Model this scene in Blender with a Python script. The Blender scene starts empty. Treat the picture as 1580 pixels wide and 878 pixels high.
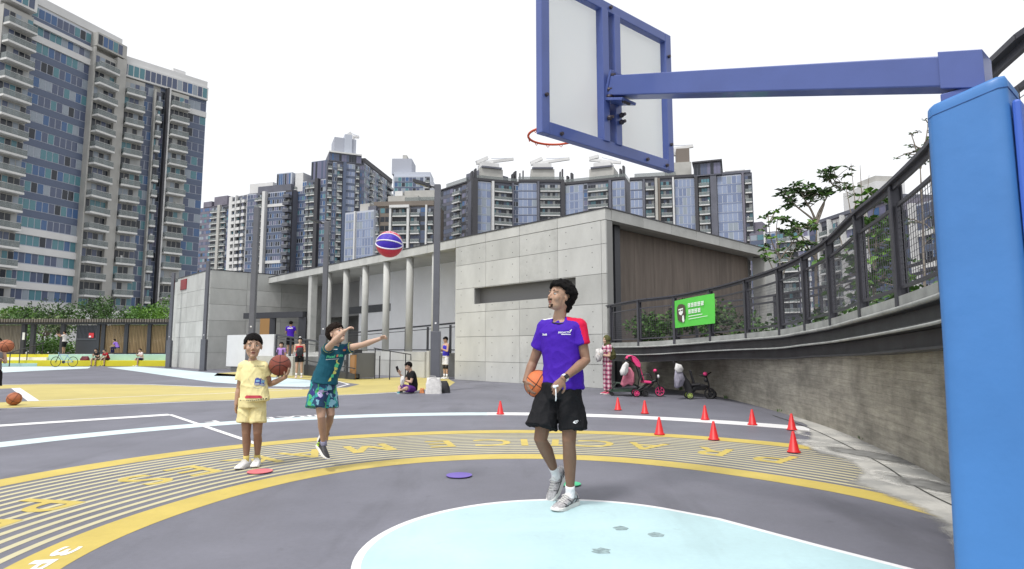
import bpy, math, random
from mathutils import Vector, Matrix, noise
from mathutils.bvhtree import BVHTree
random.seed(7)
R = math.radians
S = bpy.context.scene
COL = S.collection
# ---------------------------------------------------------------- camera
F = 940.0; PT = math.atan(98/F); EYE = 1.28        # focal length in pixels of a 1580 px wide frame, pitch, eye height
cam_d = bpy.data.cameras.new("camera"); cam = bpy.data.objects.new("camera", cam_d); COL.objects.link(cam)
cam_d.sensor_width = 36; cam_d.lens = 36*F/1580; cam_d.clip_start = .05; cam_d.clip_end = 6000
cam.location = (0, 0, EYE); cam.rotation_euler = (math.pi/2+PT, 0, 0)
S.camera = cam
# ---------------------------------------------------------------- light
SUN_EL, SUN_AZ = R(62), R(-35)       # azimuth from +Y (away from camera) towards +X
w = bpy.data.worlds.new("World"); S.world = w; w.use_nodes = True
nt = w.node_tree; nt.nodes.clear()
out = nt.nodes.new("ShaderNodeOutputWorld"); bg = nt.nodes.new("ShaderNodeBackground")
sky = nt.nodes.new("ShaderNodeTexSky"); sky.sky_type = 'NISHITA'; sky.sun_disc = False
sky.sun_elevation = SUN_EL; sky.sun_rotation = SUN_AZ; sky.dust_density = 4; sky.air_density = 1.0; sky.ozone_density = 1
hs = nt.nodes.new("ShaderNodeHueSaturation"); hs.inputs['Saturation'].default_value = .13
mx = nt.nodes.new("ShaderNodeMix"); mx.data_type = 'RGBA'; mx.inputs[0].default_value = .55
mx.inputs[7].default_value = (12.3, 12.45, 12.8, 1)
nt.links.new(sky.outputs[0], hs.inputs['Color']); nt.links.new(hs.outputs[0], mx.inputs[6])
nt.links.new(mx.outputs[2], bg.inputs[0]); bg.inputs[1].default_value = .10
nt.links.new(bg.outputs[0], out.inputs[0])
sl = bpy.data.lights.new("sun", 'SUN'); sl.energy = 2.0; sl.angle = R(9); sl.color = (1, .97, .92)
sun = bpy.data.objects.new("sun", sl); COL.objects.link(sun)
sd = Vector((math.sin(SUN_AZ)*math.cos(SUN_EL), math.cos(SUN_AZ)*math.cos(SUN_EL)*-1, math.sin(SUN_EL)))  # from behind-left of the camera
sun.rotation_euler = sd.to_track_quat('Z', 'Y').to_euler(); sun.location = (0, 0, 60)
sky.sun_rotation = math.atan2(sd.x, sd.y)
S.view_settings.view_transform = 'Standard'; S.view_settings.look = 'None'
S.view_settings.exposure = 0.38; S.view_settings.gamma = 1
S.cycles.max_bounces = 6; S.cycles.transparent_max_bounces = 12
S.cycles.use_denoising = True

# ---------------------------------------------------------------- helpers
def V(*a): return Vector(a)
def ray(px, py):
    u = (px-790)/F; v = (439-py)/F
    return V(u, math.cos(PT)-v*math.sin(PT), math.sin(PT)+v*math.cos(PT))
def G(px, py, z=0):
    r = ray(px, py); return V(0, 0, EYE)+r*((z-EYE)/r.z)
def P(px, py, Y):
    r = ray(px, py); return V(0, 0, EYE)+r*(Y/r.y)
def onplane(px, py, o, d):
    """point seen at the pixel on the vertical plane through o along d"""
    r = ray(px, py); n = V(d[1], -d[0], 0); o = V(o[0], o[1], 0); t = o.dot(n)/V(r.x, r.y, 0).dot(n)
    return V(0, 0, EYE)+r*t

MATS = {}
def mat(name, col, rough=.6, metal=0, var=0, vscale=4, bump=0, bscale=40, spec=.45, trans=0, emis=None, alpha=1, col2=None, stretch=None, coat=0, sharp=None):
    if name in MATS: return MATS[name]
    m = bpy.data.materials.new(name); m.use_nodes = True; n = m.node_tree; b = n.nodes['Principled BSDF']
    b.inputs['Base Color'].default_value = (*col, 1); b.inputs['Roughness'].default_value = rough
    b.inputs['Metallic'].default_value = metal; b.inputs['Specular IOR Level'].default_value = spec
    b.inputs['Transmission Weight'].default_value = trans; b.inputs['Alpha'].default_value = alpha
    b.inputs['Coat Weight'].default_value = coat
    if var or bump:
        tc = n.nodes.new('ShaderNodeTexCoord'); mp = n.nodes.new('ShaderNodeMapping')
        n.links.new(tc.outputs['Object'], mp.inputs[0])
        if stretch: mp.inputs['Scale'].default_value = stretch
    if var:
        t = n.nodes.new('ShaderNodeTexNoise'); t.inputs['Scale'].default_value = vscale; t.inputs['Detail'].default_value = 6; t.inputs['Roughness'].default_value = .62
        n.links.new(mp.outputs[0], t.inputs[0])
        cr = n.nodes.new('ShaderNodeValToRGB')
        a, c = (.32, .68) if sharp is None else sharp
        cr.color_ramp.elements[0].position = a; cr.color_ramp.elements[1].position = c
        c2 = col2 or tuple(x*(1-var) for x in col)
        c1 = col if col2 else tuple(min(1, x*(1+var)) for x in col)
        cr.color_ramp.elements[0].color = (*c2, 1); cr.color_ramp.elements[1].color = (*c1, 1)
        n.links.new(t.outputs['Fac'], cr.inputs[0]); n.links.new(cr.outputs[0], b.inputs['Base Color'])
    if bump:
        t2 = n.nodes.new('ShaderNodeTexNoise'); t2.inputs['Scale'].default_value = bscale; t2.inputs['Detail'].default_value = 5
        n.links.new(mp.outputs[0], t2.inputs[0])
        bp = n.nodes.new('ShaderNodeBump'); bp.inputs['Strength'].default_value = bump; bp.inputs['Distance'].default_value = .02
        n.links.new(t2.outputs['Fac'], bp.inputs['Height']); n.links.new(bp.outputs[0], b.inputs['Normal'])
    MATS[name] = m; return m

class MB:
    def __init__(s): s.v = []; s.f = []; s.m = []; s.mats = []
    def mi(s, m):
        if m not in s.mats: s.mats.append(m)
        return s.mats.index(m)
    def add(s, vs, fs, m):
        o = len(s.v); s.v += [tuple(v) for v in vs]; k = s.mi(m)
        s.f += [tuple(i+o for i in f) for f in fs]; s.m += [k]*len(fs)
    def obox(s, c, ux, uy, uz, m):
        c, ux, uy, uz = Vector(c), Vector(ux), Vector(uy), Vector(uz)
        if ux.cross(uy).dot(uz) < 0: ux = -ux
        vs = [c+ux*a+uy*b+uz*d for d in (-1, 1) for b in (-1, 1) for a in (-1, 1)]
        s.add(vs, [(0, 2, 3, 1), (4, 5, 7, 6), (0, 1, 5, 4), (2, 6, 7, 3), (0, 4, 6, 2), (1, 3, 7, 5)], m)
    def box(s, x0, x1, y0, y1, z0, z1, m):
        s.obox(((x0+x1)/2, (y0+y1)/2, (z0+z1)/2), ((x1-x0)/2, 0, 0), (0, (y1-y0)/2, 0), (0, 0, (z1-z0)/2), m)
    def beam(s, p, q, wd, ht, m, up=(0, 0, 1)):
        p, q = Vector(p), Vector(q); d = q-p; L = d.length
        if L < 1e-6: return
        d /= L; u = Vector(up)
        if abs(d.dot(u)) > .98: u = V(0, 1, 0) if abs(d.y) < .9 else V(1, 0, 0)
        sd_ = d.cross(u).normalized(); u = sd_.cross(d)
        s.obox((p+q)/2, d*(L/2), sd_*(wd/2), u*(ht/2), m)
    def tube(s, pts, rad, m, n=10, cap=True, ell=None, side=None):
        """swept tube; rad: number or list; ell: ratio (second axis) or list; side: reference side vector"""
        pts = [Vector(p) for p in pts]; k = len(pts)
        rs = rad if isinstance(rad, (list, tuple)) else [rad]*k
        es = ell if isinstance(ell, (list, tuple)) else [ell or 1]*k
        vs = []; prev = Vector(side) if side is not None else None
        for i, p in enumerate(pts):
            t = (pts[min(i+1, k-1)]-pts[max(i-1, 0)])
            t = t.normalized() if t.length > 1e-9 else V(0, 0, 1)
            if prev is None:
                prev = t.cross(V(0, 0, 1))
                if prev.length < .1: prev = t.cross(V(0, 1, 0))
            a = prev-t*prev.dot(t)
            if a.length < 1e-6: a = t.orthogonal()
            a.normalize(); prev = a if side is None else Vector(side); b = t.cross(a)
            for j in range(n):
                an = 2*math.pi*j/n; vs.append(p+a*(math.cos(an)*rs[i])+b*(math.sin(an)*rs[i]*es[i]))
        fs = []
        for i in range(k-1):
            for j in range(n):
                j2 = (j+1) % n; fs.append((i*n+j, i*n+j2, (i+1)*n+j2, (i+1)*n+j))
        if cap: fs.append(tuple(range(n))[::-1]); fs.append(tuple((k-1)*n+j for j in range(n)))
        s.add(vs, fs, m)
    def ell(s, c, rx, ry, rz, m, M=None, nu=16, nv=10):
        c = Vector(c); M = M or Matrix.Identity(3); vs = [c+M@V(0, 0, rz)]
        for i in range(1, nv):
            th = math.pi*i/nv
            for j in range(nu):
                ph = 2*math.pi*j/nu
                vs.append(c+M@V(rx*math.sin(th)*math.cos(ph), ry*math.sin(th)*math.sin(ph), rz*math.cos(th)))
        vs.append(c+M@V(0, 0, -rz)); fs = []
        for j in range(nu): fs.append((0, 1+j, 1+(j+1) % nu))
        for i in range(nv-2):
            for j in range(nu):
                a = 1+i*nu+j; b = 1+i*nu+(j+1) % nu; fs.append((a, a+nu, b+nu, b))
        L = len(vs)-1
        for j in range(nu): fs.append((L, L-nu+(j+1) % nu, L-nu+j))
        s.add(vs, fs, m)
    def prism(s, poly, z0, z1, m, top=None):
        n = len(poly); ar = sum(poly[i][0]*poly[(i+1) % n][1]-poly[(i+1) % n][0]*poly[i][1] for i in range(n))
        if ar < 0: poly = poly[::-1]
        vs = [(p[0], p[1], z0) for p in poly]+[(p[0], p[1], z1) for p in poly]
        fs = [(i, (i+1) % n, n+(i+1) % n, n+i) for i in range(n)]
        s.add(vs, fs+[tuple(range(n))[::-1]], m); s.add(vs[n:], [tuple(range(n))], top or m)
    def sheet(s, poly, z, m):
        n = len(poly); ar = sum(poly[i][0]*poly[(i+1) % n][1]-poly[(i+1) % n][0]*poly[i][1] for i in range(n))
        if ar < 0: poly = poly[::-1]
        s.add([(p[0], p[1], z) for p in poly], [tuple(range(n))], m)
    def strip(s, A, B, m):
        """quads between two polylines of equal length (3D)"""
        n = len(A); s.add(list(A)+list(B), [(i, i+1, n+i+1, n+i) for i in range(n-1)], m)
    def build(s, name, parent=None, org=(0, 0, 0), smooth=False, bevel=0, xf=None):
        me = bpy.data.meshes.new(name); o_ = Vector(org)
        vs = [Vector(v) for v in s.v]
        if xf is not None: vs = [xf@v for v in vs]
        me.from_pydata([tuple(v-o_) for v in vs], [], s.f)
        for m in s.mats: me.materials.append(m)
        me.polygons.foreach_set('material_index', s.m)
        if smooth: me.polygons.foreach_set('use_smooth', [True]*len(s.f))
        me.update(); o = bpy.data.objects.new(name, me); COL.objects.link(o)
        if parent is not None: o.parent = parent
        elif Vector(org).length: o.location = org
        if bevel:
            b = o.modifiers.new('bevel', 'BEVEL'); b.width = bevel; b.segments = 2; b.limit_method = 'ANGLE'; b.angle_limit = R(40)
        return o

def tag(o, label, cat, group=None):
    o['label'] = label; o['category'] = cat
    if group: o['group'] = group
    return o
def thing(name, label, cat, loc=(0, 0, 0), rz=0, group=None):
    o = bpy.data.objects.new(name, None); COL.objects.link(o); o.location = loc; o.rotation_euler = (0, 0, rz)
    o.empty_display_size = .2
    return tag(o, label, cat, group)
def struct(o, kind='structure'): o['kind'] = kind; return o
def dup(root, loc, rz=None, label=None):
    c = root.copy(); COL.objects.link(c); c.location = loc
    if rz is not None: c.rotation_euler = (0, 0, rz)
    if label: c['label'] = label
    for ch in list(root.children):
        d = ch.copy(); COL.objects.link(d); d.parent = c
        for g in list(ch.children):
            e = g.copy(); COL.objects.link(e); e.parent = d
    return c
def text_mesh(txt, size=1, bold=0):
    if txt == 'M':
        q = [(0, 0), (0, .73), (.15, .73), (.36, .30), (.57, .73), (.72, .73), (.72, 0), (.59, 0), (.59, .47), (.42, .13), (.30, .13), (.13, .47), (.13, 0)]
        return [V(x*size, y*size, 0) for x, y in q], [(0, 1, 11, 12), (1, 2, 3, 9, 10, 11), (3, 4, 5, 8, 9), (5, 6, 7, 8)]
    if 'M' in txt: bold = 0
    """flat triangles of a piece of lettering in the XY plane, lower left corner at the origin"""
    cu = bpy.data.curves.new('lettering', 'FONT'); cu.body = txt; cu.size = size; cu.offset = bold; cu.resolution_u = 3
    o = bpy.data.objects.new('lettering', cu); COL.objects.link(o)
    dg = bpy.context.evaluated_depsgraph_get(); me = bpy.data.meshes.new_from_object(o.evaluated_get(dg))
    vs = [v.co.copy() for v in me.vertices]; fs = [tuple(p.vertices) for p in me.polygons]
    bpy.data.objects.remove(o); bpy.data.curves.remove(cu); bpy.data.meshes.remove(me)
    if vs:
        x0 = min(v.x for v in vs); y0 = min(v.y for v in vs); vs = [v-V(x0, y0, 0) for v in vs]
    return vs, fs
def interp(t, xs, ys):
    if t <= xs[0]: return ys[0]
    for i in range(1, len(xs)):
        if t <= xs[i]:
            k = (t-xs[i-1])/(xs[i]-xs[i-1]); return ys[i-1]*(1-k)+ys[i]*k
    return ys[-1]
def spline(pts, n=8):
    """Catmull-Rom through points"""
    pts = [Vector(p) for p in pts]; o = []
    for i in range(len(pts)-1):
        p0 = pts[max(i-1, 0)]; p1 = pts[i]; p2 = pts[i+1]; p3 = pts[min(i+2, len(pts)-1)]
        for k in range(n):
            t = k/n; o.append(.5*((2*p1)+(p2-p0)*t+(2*p0-5*p1+4*p2-p3)*t*t+(3*p1-3*p2+p3-p0)*t**3))
    o.append(pts[-1]); return o

# ---------------------------------------------------------------- materials
M_court = mat('court_grey', (.150, .151, .182), .55, var=.10, vscale=.9, bump=.15, bscale=160, spec=.4)
M_yel = mat('paint_yellow', (.52, .405, .095), .55, var=.07, vscale=2.5, bump=.1, bscale=160)
M_yel2 = mat('paint_pale_yellow', (.50, .46, .29), .6, var=.06, vscale=3)
M_yelf = mat('paint_yellow_field', (.49, .41, .14), .55, var=.07, vscale=.8, bump=.1, bscale=160)
M_cyan = mat('paint_pale_cyan', (.43, .60, .63), .5, var=.06, vscale=1.2, bump=.1, bscale=150)
M_cyan2 = mat('paint_ice', (.56, .68, .71), .5, var=.05, vscale=2)
M_white = mat('paint_white', (.74, .74, .75), .5, var=.05, vscale=5)
M_conc = mat('concrete', (.44, .445, .43), .75, var=.13, vscale=.9, bump=.25, bscale=30, stretch=(1, 1, .55))
M_concd = mat('concrete_joint', (.25, .25, .245), .9)
M_tie = mat('tie_hole', (.16, .16, .155), .9)
M_soff = mat('concrete_soffit', (.40, .40, .385), .8, var=.1, vscale=1)
M_dark = mat('dark_steel', (.045, .047, .055), .45, metal=.3)
M_pole = mat('grey_steel', (.12, .125, .145), .45, metal=.2, var=.06, vscale=5)
M_whitew = mat('white_wall', (.76, .77, .80), .7, var=.04, vscale=1)
M_black = mat('black', (.015, .015, .017), .5)

def grime(m, amt=.5, s=1.0):
    """scuffs, dust and dark streaks over an evenly coloured floor paint"""
    n = m.node_tree; b = n.nodes['Principled BSDF']; src = b.inputs['Base Color'].links[0].from_socket
    tc = n.nodes.new('ShaderNodeTexCoord'); out_ = src
    for (sc, st, lo, hi, c0, c1, rt) in [((1, 1, 1), .35*s, .30, .70, 1-.22*amt, 1+.16*amt, 0), ((1, .16, 1), 2.1*s, .55, .75, 1, 1-.30*amt, .7), ((.2, 1, 1), 1.7*s, .58, .80, 1, 1+.25*amt, -.4), ((1, 1, 1), 26*s, .35, .75, 1-.07*amt, 1+.07*amt, 0), ((1, 1, 1), 5*s, .64, .74, 1, 1-.28*amt, 0)]:
        mp = n.nodes.new('ShaderNodeMapping'); mp.inputs['Scale'].default_value = sc; mp.inputs['Rotation'].default_value = (0, 0, rt); mp.inputs['Location'].default_value = (st*3, rt, 0)
        t = n.nodes.new('ShaderNodeTexNoise'); t.inputs['Scale'].default_value = st; t.inputs['Detail'].default_value = 8; t.inputs['Roughness'].default_value = .6
        r = n.nodes.new('ShaderNodeMapRange'); r.inputs[1].default_value = lo; r.inputs[2].default_value = hi; r.inputs[3].default_value = c0; r.inputs[4].default_value = c1
        v = n.nodes.new('ShaderNodeVectorMath'); v.operation = 'SCALE'
        n.links.new(tc.outputs['Object'], mp.inputs[0]); n.links.new(mp.outputs[0], t.inputs[0]); n.links.new(t.outputs['Fac'], r.inputs[0]); n.links.new(out_, v.inputs[0]); n.links.new(r.outputs[0], v.inputs['Scale']); out_ = v.outputs[0]
    n.links.new(out_, b.inputs['Base Color'])
for m_, a_ in ((M_court, .8), (M_yel, .45), (M_yelf, .45), (M_cyan, .45), (M_cyan2, .4), (M_white, .4), (M_yel2, .4)): grime(m_, a_)
grime(M_conc, .5, 1.6)
# ================================================================= GROUND
def sheet_obj(name, poly, z, m, kind='structure'):
    b = MB(); b.sheet([(p[0], p[1]) for p in poly], z, m); o = b.build(name); o['kind'] = kind; return o
M_ground = mat('far_ground', (.16, .16, .15), .9, var=.2, vscale=.05)
sheet_obj('ground', [(-3000, -800), (3000, -800), (3000, 4000), (-3000, 4000)], -.03, M_ground)
sheet_obj('court_floor', [(-60, -6), (14, -6), (14, 44), (-60, 44)], 0, M_court)
CX, CY = .2, 4.33
def polar(fn, th): r = fn(th); return V(CX+r*math.cos(R(th)), CY+r*math.sin(R(th)), 0)
def fitr(pix):
    d = []
    for px, py in pix:
        g = G(px, py); d.append((math.degrees(math.atan2(g.y-CY, g.x-CX)) % 360, math.hypot(g.x-CX, g.y-CY)))
    d.sort(); xs = [a for a, _ in d]; ys = [b for _, b in d]
    def f(th):      # smooth the hand-measured radii with a gaussian window
        sw = sv = 0
        for a, b in zip(xs, ys):
            k = math.exp(-((th-a)/22)**2); sw += k; sv += k*b
        return sv/sw if sw > 1e-6 else interp(th, xs, ys)
    return f
r_out = fitr([(0, 742), (100, 723), (200, 706), (300, 693), (400, 683), (560, 671), (700, 665), (810, 664), (1000, 668), (1180, 679), (1250, 690)])
r_in = fitr([(70, 878), (180, 835), (300, 790), (400, 757), (480, 736), (600, 718), (800, 708), (1000, 717), (1180, 745), (1390, 777)])
r_far = fitr([(0, 687), (100, 671), (200, 660), (320, 652), (400, 647), (560, 641), (770, 636), (1000, 642), (1230, 659)])
def ring(name, f0, f1, t0, t1, z, m, n=90):
    b = MB(); A = []; B = []
    for i in range(n+1):
        th = t0+(t1-t0)*i/n; a = polar(f0, th); c = polar(f1, th); A.append((a.x, a.y, z)); B.append((c.x, c.y, z))
    b.strip(B, A, m); return b.build(name)
wo, wi = .34, .33
struct(ring('painted_arc_line', lambda t: r_out(t)-wo, r_out, 3, 205, .004, M_yel))
struct(ring('painted_arc_line', r_in, lambda t: r_in(t)+wi, 3, 215, .004, M_yel))
b = MB(); NS = 13
for k in range(NS):
    f = (k+.75)/(NS+.5); A = []; B = []
    for i in range(91):
        th = 3+207*i/90; r0 = r_in(th)+wi; r1 = r_out(th)-wo; c = r0+(r1-r0)*f; hw = .030
        A.append((CX+(c-hw)*math.cos(R(th)), CY+(c-hw)*math.sin(R(th)), .004)); B.append((CX+(c+hw)*math.cos(R(th)), CY+(c+hw)*math.sin(R(th)), .004))
    b.strip(B, A, M_yel2)
struct(b.build('painted_arc_stripes'))
struct(ring('painted_far_arc', lambda t: r_far(t)-.50, r_far, 22, 95, .004, M_white))
struct(ring('painted_far_arc', lambda t: r_far(t)-.52, r_far, 95, 205, .004, M_cyan2))
# lettering painted on the arc, read from outside the arc
def arc_text(items, rfun, z, m, size, name, wscale=1.0, bold=.03):
    b = MB()
    for ch, th in items:
        vs, fs = text_mesh(ch, 1, bold)
        wx = max(v.x for v in vs); h = max(v.y for v in vs)
        o = []
        for v in vs:
            rr = rfun(th)+(.5-v.y/h)*size
            a = R(th)+((v.x/h-wx/h/2)*size*wscale)/rr
            o.append((CX+rr*math.cos(a), CY+rr*math.sin(a), z))
        b.add(o, fs, m)
    return struct(b.build(name))
def th_of(px, py): g = G(px, py); return math.degrees(math.atan2(g.y-CY, g.x-CX)) % 360
mid = lambda t: r_in(t)+wi+(r_out(t)-wo-r_in(t)-wi)*.50
L = [('P', 1180, 712), ('R', 1086, 701), ('A', 990, 694), ('C', 915, 690), ('T', 856, 688), ('I', 810, 687.5), ('C', 762, 687), ('E', 682, 688),
     ('M', 577, 695), ('A', 478, 703), ('K', 404, 716), ('E', 322, 731), ('S', 240, 743), ('P', 82, 782), ('E', -15, 812), ('R', -110, 845)]
arc_text([(c, th_of(x, y)) for c, x, y in L], mid, .008, M_yel, .58, 'painted_letters', .98, .008)
lin = lambda t: r_in(t)+wi*.5
arc_text([('3', th_of(75, 852)), ('P', th_of(28, 876)), ('T', th_of(-25, 905))], lin, .008, M_white, .13, 'painted_letters', 2.6, .03)
lf = lambda t: r_far(t)+.12
arc_text([('F', th_of(338, 655)), ('E', th_of(418, 648)), ('A', th_of(447, 645)), ('R', th_of(471, 644)), ('T', th_of(492, 643))], lf, .008, M_white, .3, 'painted_letters', 1.3, .015)
# key area: pale cyan disc opening towards the post
K = [G(x, y) for x, y in [(1000, 780), (850, 770), (700, 784), (620, 808), (560, 845), (537, 878)]]
arc = []
cx, cy, cr = .39, 3.99, 1.36
for i in range(41):
    a = R(52)+R(150)*i/40; arc.append((cx+cr*math.cos(a), cy+cr*math.sin(a)))
e0, e1 = arc[0], arc[-1]
far_r = (e0[0]+.757*3.2, e0[1]-.65*3.2-1.2); 
keyp = [(3.35, 2.55), (2.34, 3.70), (2.0, 4.15), (1.57, 4.76)]+arc+[(-.93, 3.3), (-.6, 2.4), (.2, 1.5), (2, .8)]
def inset(poly, d):
    n = len(poly); ar = sum(poly[i][0]*poly[(i+1) % n][1]-poly[(i+1) % n][0]*poly[i][1] for i in range(n)); sg = 1 if ar > 0 else -1; o = []
    for i in range(n):
        a, b_, c = Vector(poly[i-1]), Vector(poly[i]), Vector(poly[(i+1) % n])
        t = (c-a).normalized(); o.append((b_.x-t.y*d*sg, b_.y+t.x*d*sg))
    return o
sheet_obj('painted_key_edge', keyp, .004, M_white)
sheet_obj('painted_key', inset(keyp, .055), .008, M_cyan)
# scuff marks on the key
M_scuff = mat('scuff', (.22, .30, .31), .6, var=.4, vscale=30)
b = MB()
for (x, y, rx) in [(958, 816, .055), (1012, 826, .055), (928, 851, .06)]:
    g = G(x, y); b.sheet([(g.x+rx*math.cos(a*.5)*(1+.25*math.sin(a*3.1+x)), g.y+rx*.95*math.sin(a*.5)*(1+.2*math.cos(a*2.3))) for a in range(12)], .0105, M_scuff)
struct(b.build('floor_scuffs'))
# long white court lines
def line(name, pts, wd, m, z=.006):
    b = MB(); P_ = [G(*p) for p in pts]
    for i in range(len(P_)-1):
        a, c = P_[i], P_[i+1]; t = (c-a).normalized(); n = V(-t.y, t.x, 0)*wd/2; e = t*wd*.0
        b.add([(p.x, p.y, z) for p in (a-n-e, c-n+e, c+n+e, a+n-e)], [(0, 1, 2, 3)], m)
    return struct(b.build(name))
line('court_line', [(-60, 661), (262, 640)], .34, M_white, .010)
line('court_line', [(262, 640), (398, 686)], .085, M_white, .0125)
# yellow field in the middle distance
yl = [(-80, 633), (0, 630), (150, 625), (320, 618), (400, 616), (480, 611), (560, 608), (640, 603), (692, 597), (702, 590), (690, 584), (660, 582), (620, 582), (575, 584), (520, 583),
      (470, 578), (430, 574), (380, 573), (335, 576), (330, 580), (440, 583), (530, 590), (555, 593), (535, 598), (470, 601), (330, 598), (230, 594), (150, 593), (60, 593), (0, 594), (-80, 595)]
sheet_obj('painted_yellow_field', [G(*p) for p in yl], .004, M_yelf)
pts = [(-80, 633.5), (0, 631), (150, 626), (320, 619), (400, 617), (480, 612), (560, 608.5), (640, 604)]
line('court_line', pts, .10, M_white, .0085)
line('court_line', [(-80, 594.5), (0, 593.5), (60, 592.5), (150, 592.5), (230, 593.5), (330, 597.5), (470, 600.5)], .14, M_white, .0085)
sheet_obj('painted_grey_bay', [G(*p) for p in [(-80, 601), (0, 600), (24, 599), (50, 619), (0, 621), (-80, 624)]], .0085, M_court)
line('court_line', [(24, 599), (52, 619)], .22, M_white, .0125)
line('court_line', [(52, 619), (140, 615), (250, 610), (320, 608), (420, 603), (520, 598), (538, 593), (520, 588)], .09, M_white, .0085)
# pale cyan sweeps
sheet_obj('painted_cyan_sweep', [G(*p) for p in [(-80, 567), (0, 566), (60, 565.5), (140, 566), (136, 568.5), (60, 572), (0, 575), (-80, 578)]], .004, M_cyan2)
sheet_obj('painted_cyan_sweep', [G(*p) for p in [(165, 567), (210, 565.5), (260, 569), (320, 575), (400, 580), (470, 586), (520, 592), (470, 597), (420, 596), (330, 590), (280, 583), (210, 573)]], .004, M_cyan2)

# ---- wall line of the raised walkway, its worn apron and drain
WALL = spline([(3.05, 24), (4.5, 20.6), (5.2, 18.3), (5.47, 16.3), (5.45, 13.9), (5.27, 11.4), (5.08, 9.8), (4.73, 8.1), (4.38, 6.7), (4.06, 5.7), (3.9, 4.9), (3.86, 4.0), (4.1, 2.6), (5, .6), (6.2, -1.2)], 6)
M_apron = mat('worn_concrete', (.47, .46, .43), .8, var=.24, vscale=1.1, bump=.3, bscale=40, col2=(.27, .27, .26), sharp=(.38, .60))
n_ = M_apron.node_tree; bs_ = n_.nodes['Principled BSDF']; at = n_.nodes.new('ShaderNodeAttribute'); at.attribute_name = 'wear'
tc = n_.nodes.new('ShaderNodeTexCoord'); nz = n_.nodes.new('ShaderNodeTexNoise'); nz.inputs['Scale'].default_value = 3.2; nz.inputs['Detail'].default_value = 9; nz.inputs['Roughness'].default_value = .68
n_.links.new(tc.outputs['Object'], nz.inputs[0]); ad = n_.nodes.new('ShaderNodeMath'); ad.operation = 'ADD'; n_.links.new(at.outputs['Fac'], ad.inputs[0]); n_.links.new(nz.outputs['Fac'], ad.inputs[1])
mr = n_.nodes.new('ShaderNodeMapRange'); mr.inputs[1].default_value = .68; mr.inputs[2].default_value = 1.05; n_.links.new(ad.outputs[0], mr.inputs[0]); n_.links.new(mr.outputs[0], bs_.inputs['Alpha'])
# the apron: rows run from its ragged court-side edge to the foot of the wall
ap = [(1218, 649), (1240, 655), (1246, 662), (1244, 671), (1238, 681), (1238, 690), (1246, 698), (1262, 704), (1290, 712), (1312, 722), (1312, 734), (1300, 746), (1312, 754), (1338, 762), (1368, 772), (1395, 784), (1418, 800), (1448, 830), (1475, 870)]
edge = spline([G(*q_) for q_ in ap]+[V(2.75, 2.9, 0), V(3.2, 2.1, 0)], 4)
wl = [p_ for p_ in WALL if p_.y < 12.0]; wl = [V(p_.x, p_.y, 0) for p_ in wl]
def along(L_, f):
    d = [0]
    for i in range(1, len(L_)): d.append(d[-1]+(L_[i]-L_[i-1]).length)
    t_ = f*d[-1]
    for i in range(1, len(L_)):
        if d[i] >= t_-1e-9: return L_[i-1].lerp(L_[i], (t_-d[i-1])/max(1e-9, d[i]-d[i-1]))
    return L_[-1]
wl = [p_ for p_ in wl if p_.y > 2]; NR, NC = 90, 12; vs = []; wr = []
for i in range(NR+1):
    a_, b_ = along(edge, i/NR), along(wl, i/NR)
    for j in range(NC+1):
        q_ = a_.lerp(b_, j/NC); vs.append((q_.x, q_.y, .012)); wr.append(min(1, (q_-a_).length/.42))
mb = MB(); mb.add(vs, [(i*(NC+1)+j, (i+1)*(NC+1)+j, (i+1)*(NC+1)+j+1, i*(NC+1)+j+1) for i in range(NR) for j in range(NC)], M_apron); o = mb.build('worn_apron'); struct(o)
la = o.data.attributes.new('wear', 'FLOAT', 'POINT'); la.data.foreach_set('value', wr)
def soft(m, lo, hi, sc=4):
    n = m.node_tree; bs = n.nodes['Principled BSDF']; at = n.nodes.new('ShaderNodeAttribute'); at.attribute_name = 'wear'
    tc = n.nodes.new('ShaderNodeTexCoord'); nz = n.nodes.new('ShaderNodeTexNoise'); nz.inputs['Scale'].default_value = sc; nz.inputs['Detail'].default_value = 9; nz.inputs['Roughness'].default_value = .7
    ad = n.nodes.new('ShaderNodeMath'); ad.operation = 'ADD'; mr = n.nodes.new('ShaderNodeMapRange'); mr.inputs[1].default_value = lo; mr.inputs[2].default_value = hi
    n.links.new(tc.outputs['Object'], nz.inputs[0]); n.links.new(at.outputs['Fac'], ad.inputs[0]); n.links.new(nz.outputs['Fac'], ad.inputs[1]); n.links.new(ad.outputs[0], mr.inputs[0]); n.links.new(mr.outputs[0], bs.inputs['Alpha']); return m
M_ring = soft(mat('water_stain', (.19, .19, .185), .6, var=.3, vscale=5), .72, 1.15, 5)
M_pale = soft(mat('dried_silt', (.60, .59, .56), .8, var=.12, vscale=7), .80, 1.35, 7)
def softblob(name, c, rx, ry, rot, seed, z, m, hole=0):
    vs = []; wr = []; K_ = 40; RR = 8
    for r_ in range(RR+1):
        f = r_/RR
        for i in range(K_):
            a = 2*math.pi*i/K_; rr = f*(1+.28*noise.noise(V(math.cos(a)*1.3+seed, math.sin(a)*1.3, seed))); x, y = rx*rr*math.cos(a), ry*rr*math.sin(a)
            vs.append((c.x+x*math.cos(rot)-y*math.sin(rot), c.y+x*math.sin(rot)+y*math.cos(rot), z)); wr.append((1-f)*1.2 if not hole else max(0, 1-abs(f-.72)/.25)*.75)
    mb = MB(); mb.add(vs, [(r_*K_+i, r_*K_+(i+1) % K_, (r_+1)*K_+(i+1) % K_, (r_+1)*K_+i) for r_ in range(RR) for i in range(K_)], m); o = struct(mb.build(name))
    la = o.data.attributes.new('wear', 'FLOAT', 'POINT'); la.data.foreach_set('value', wr)
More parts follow.
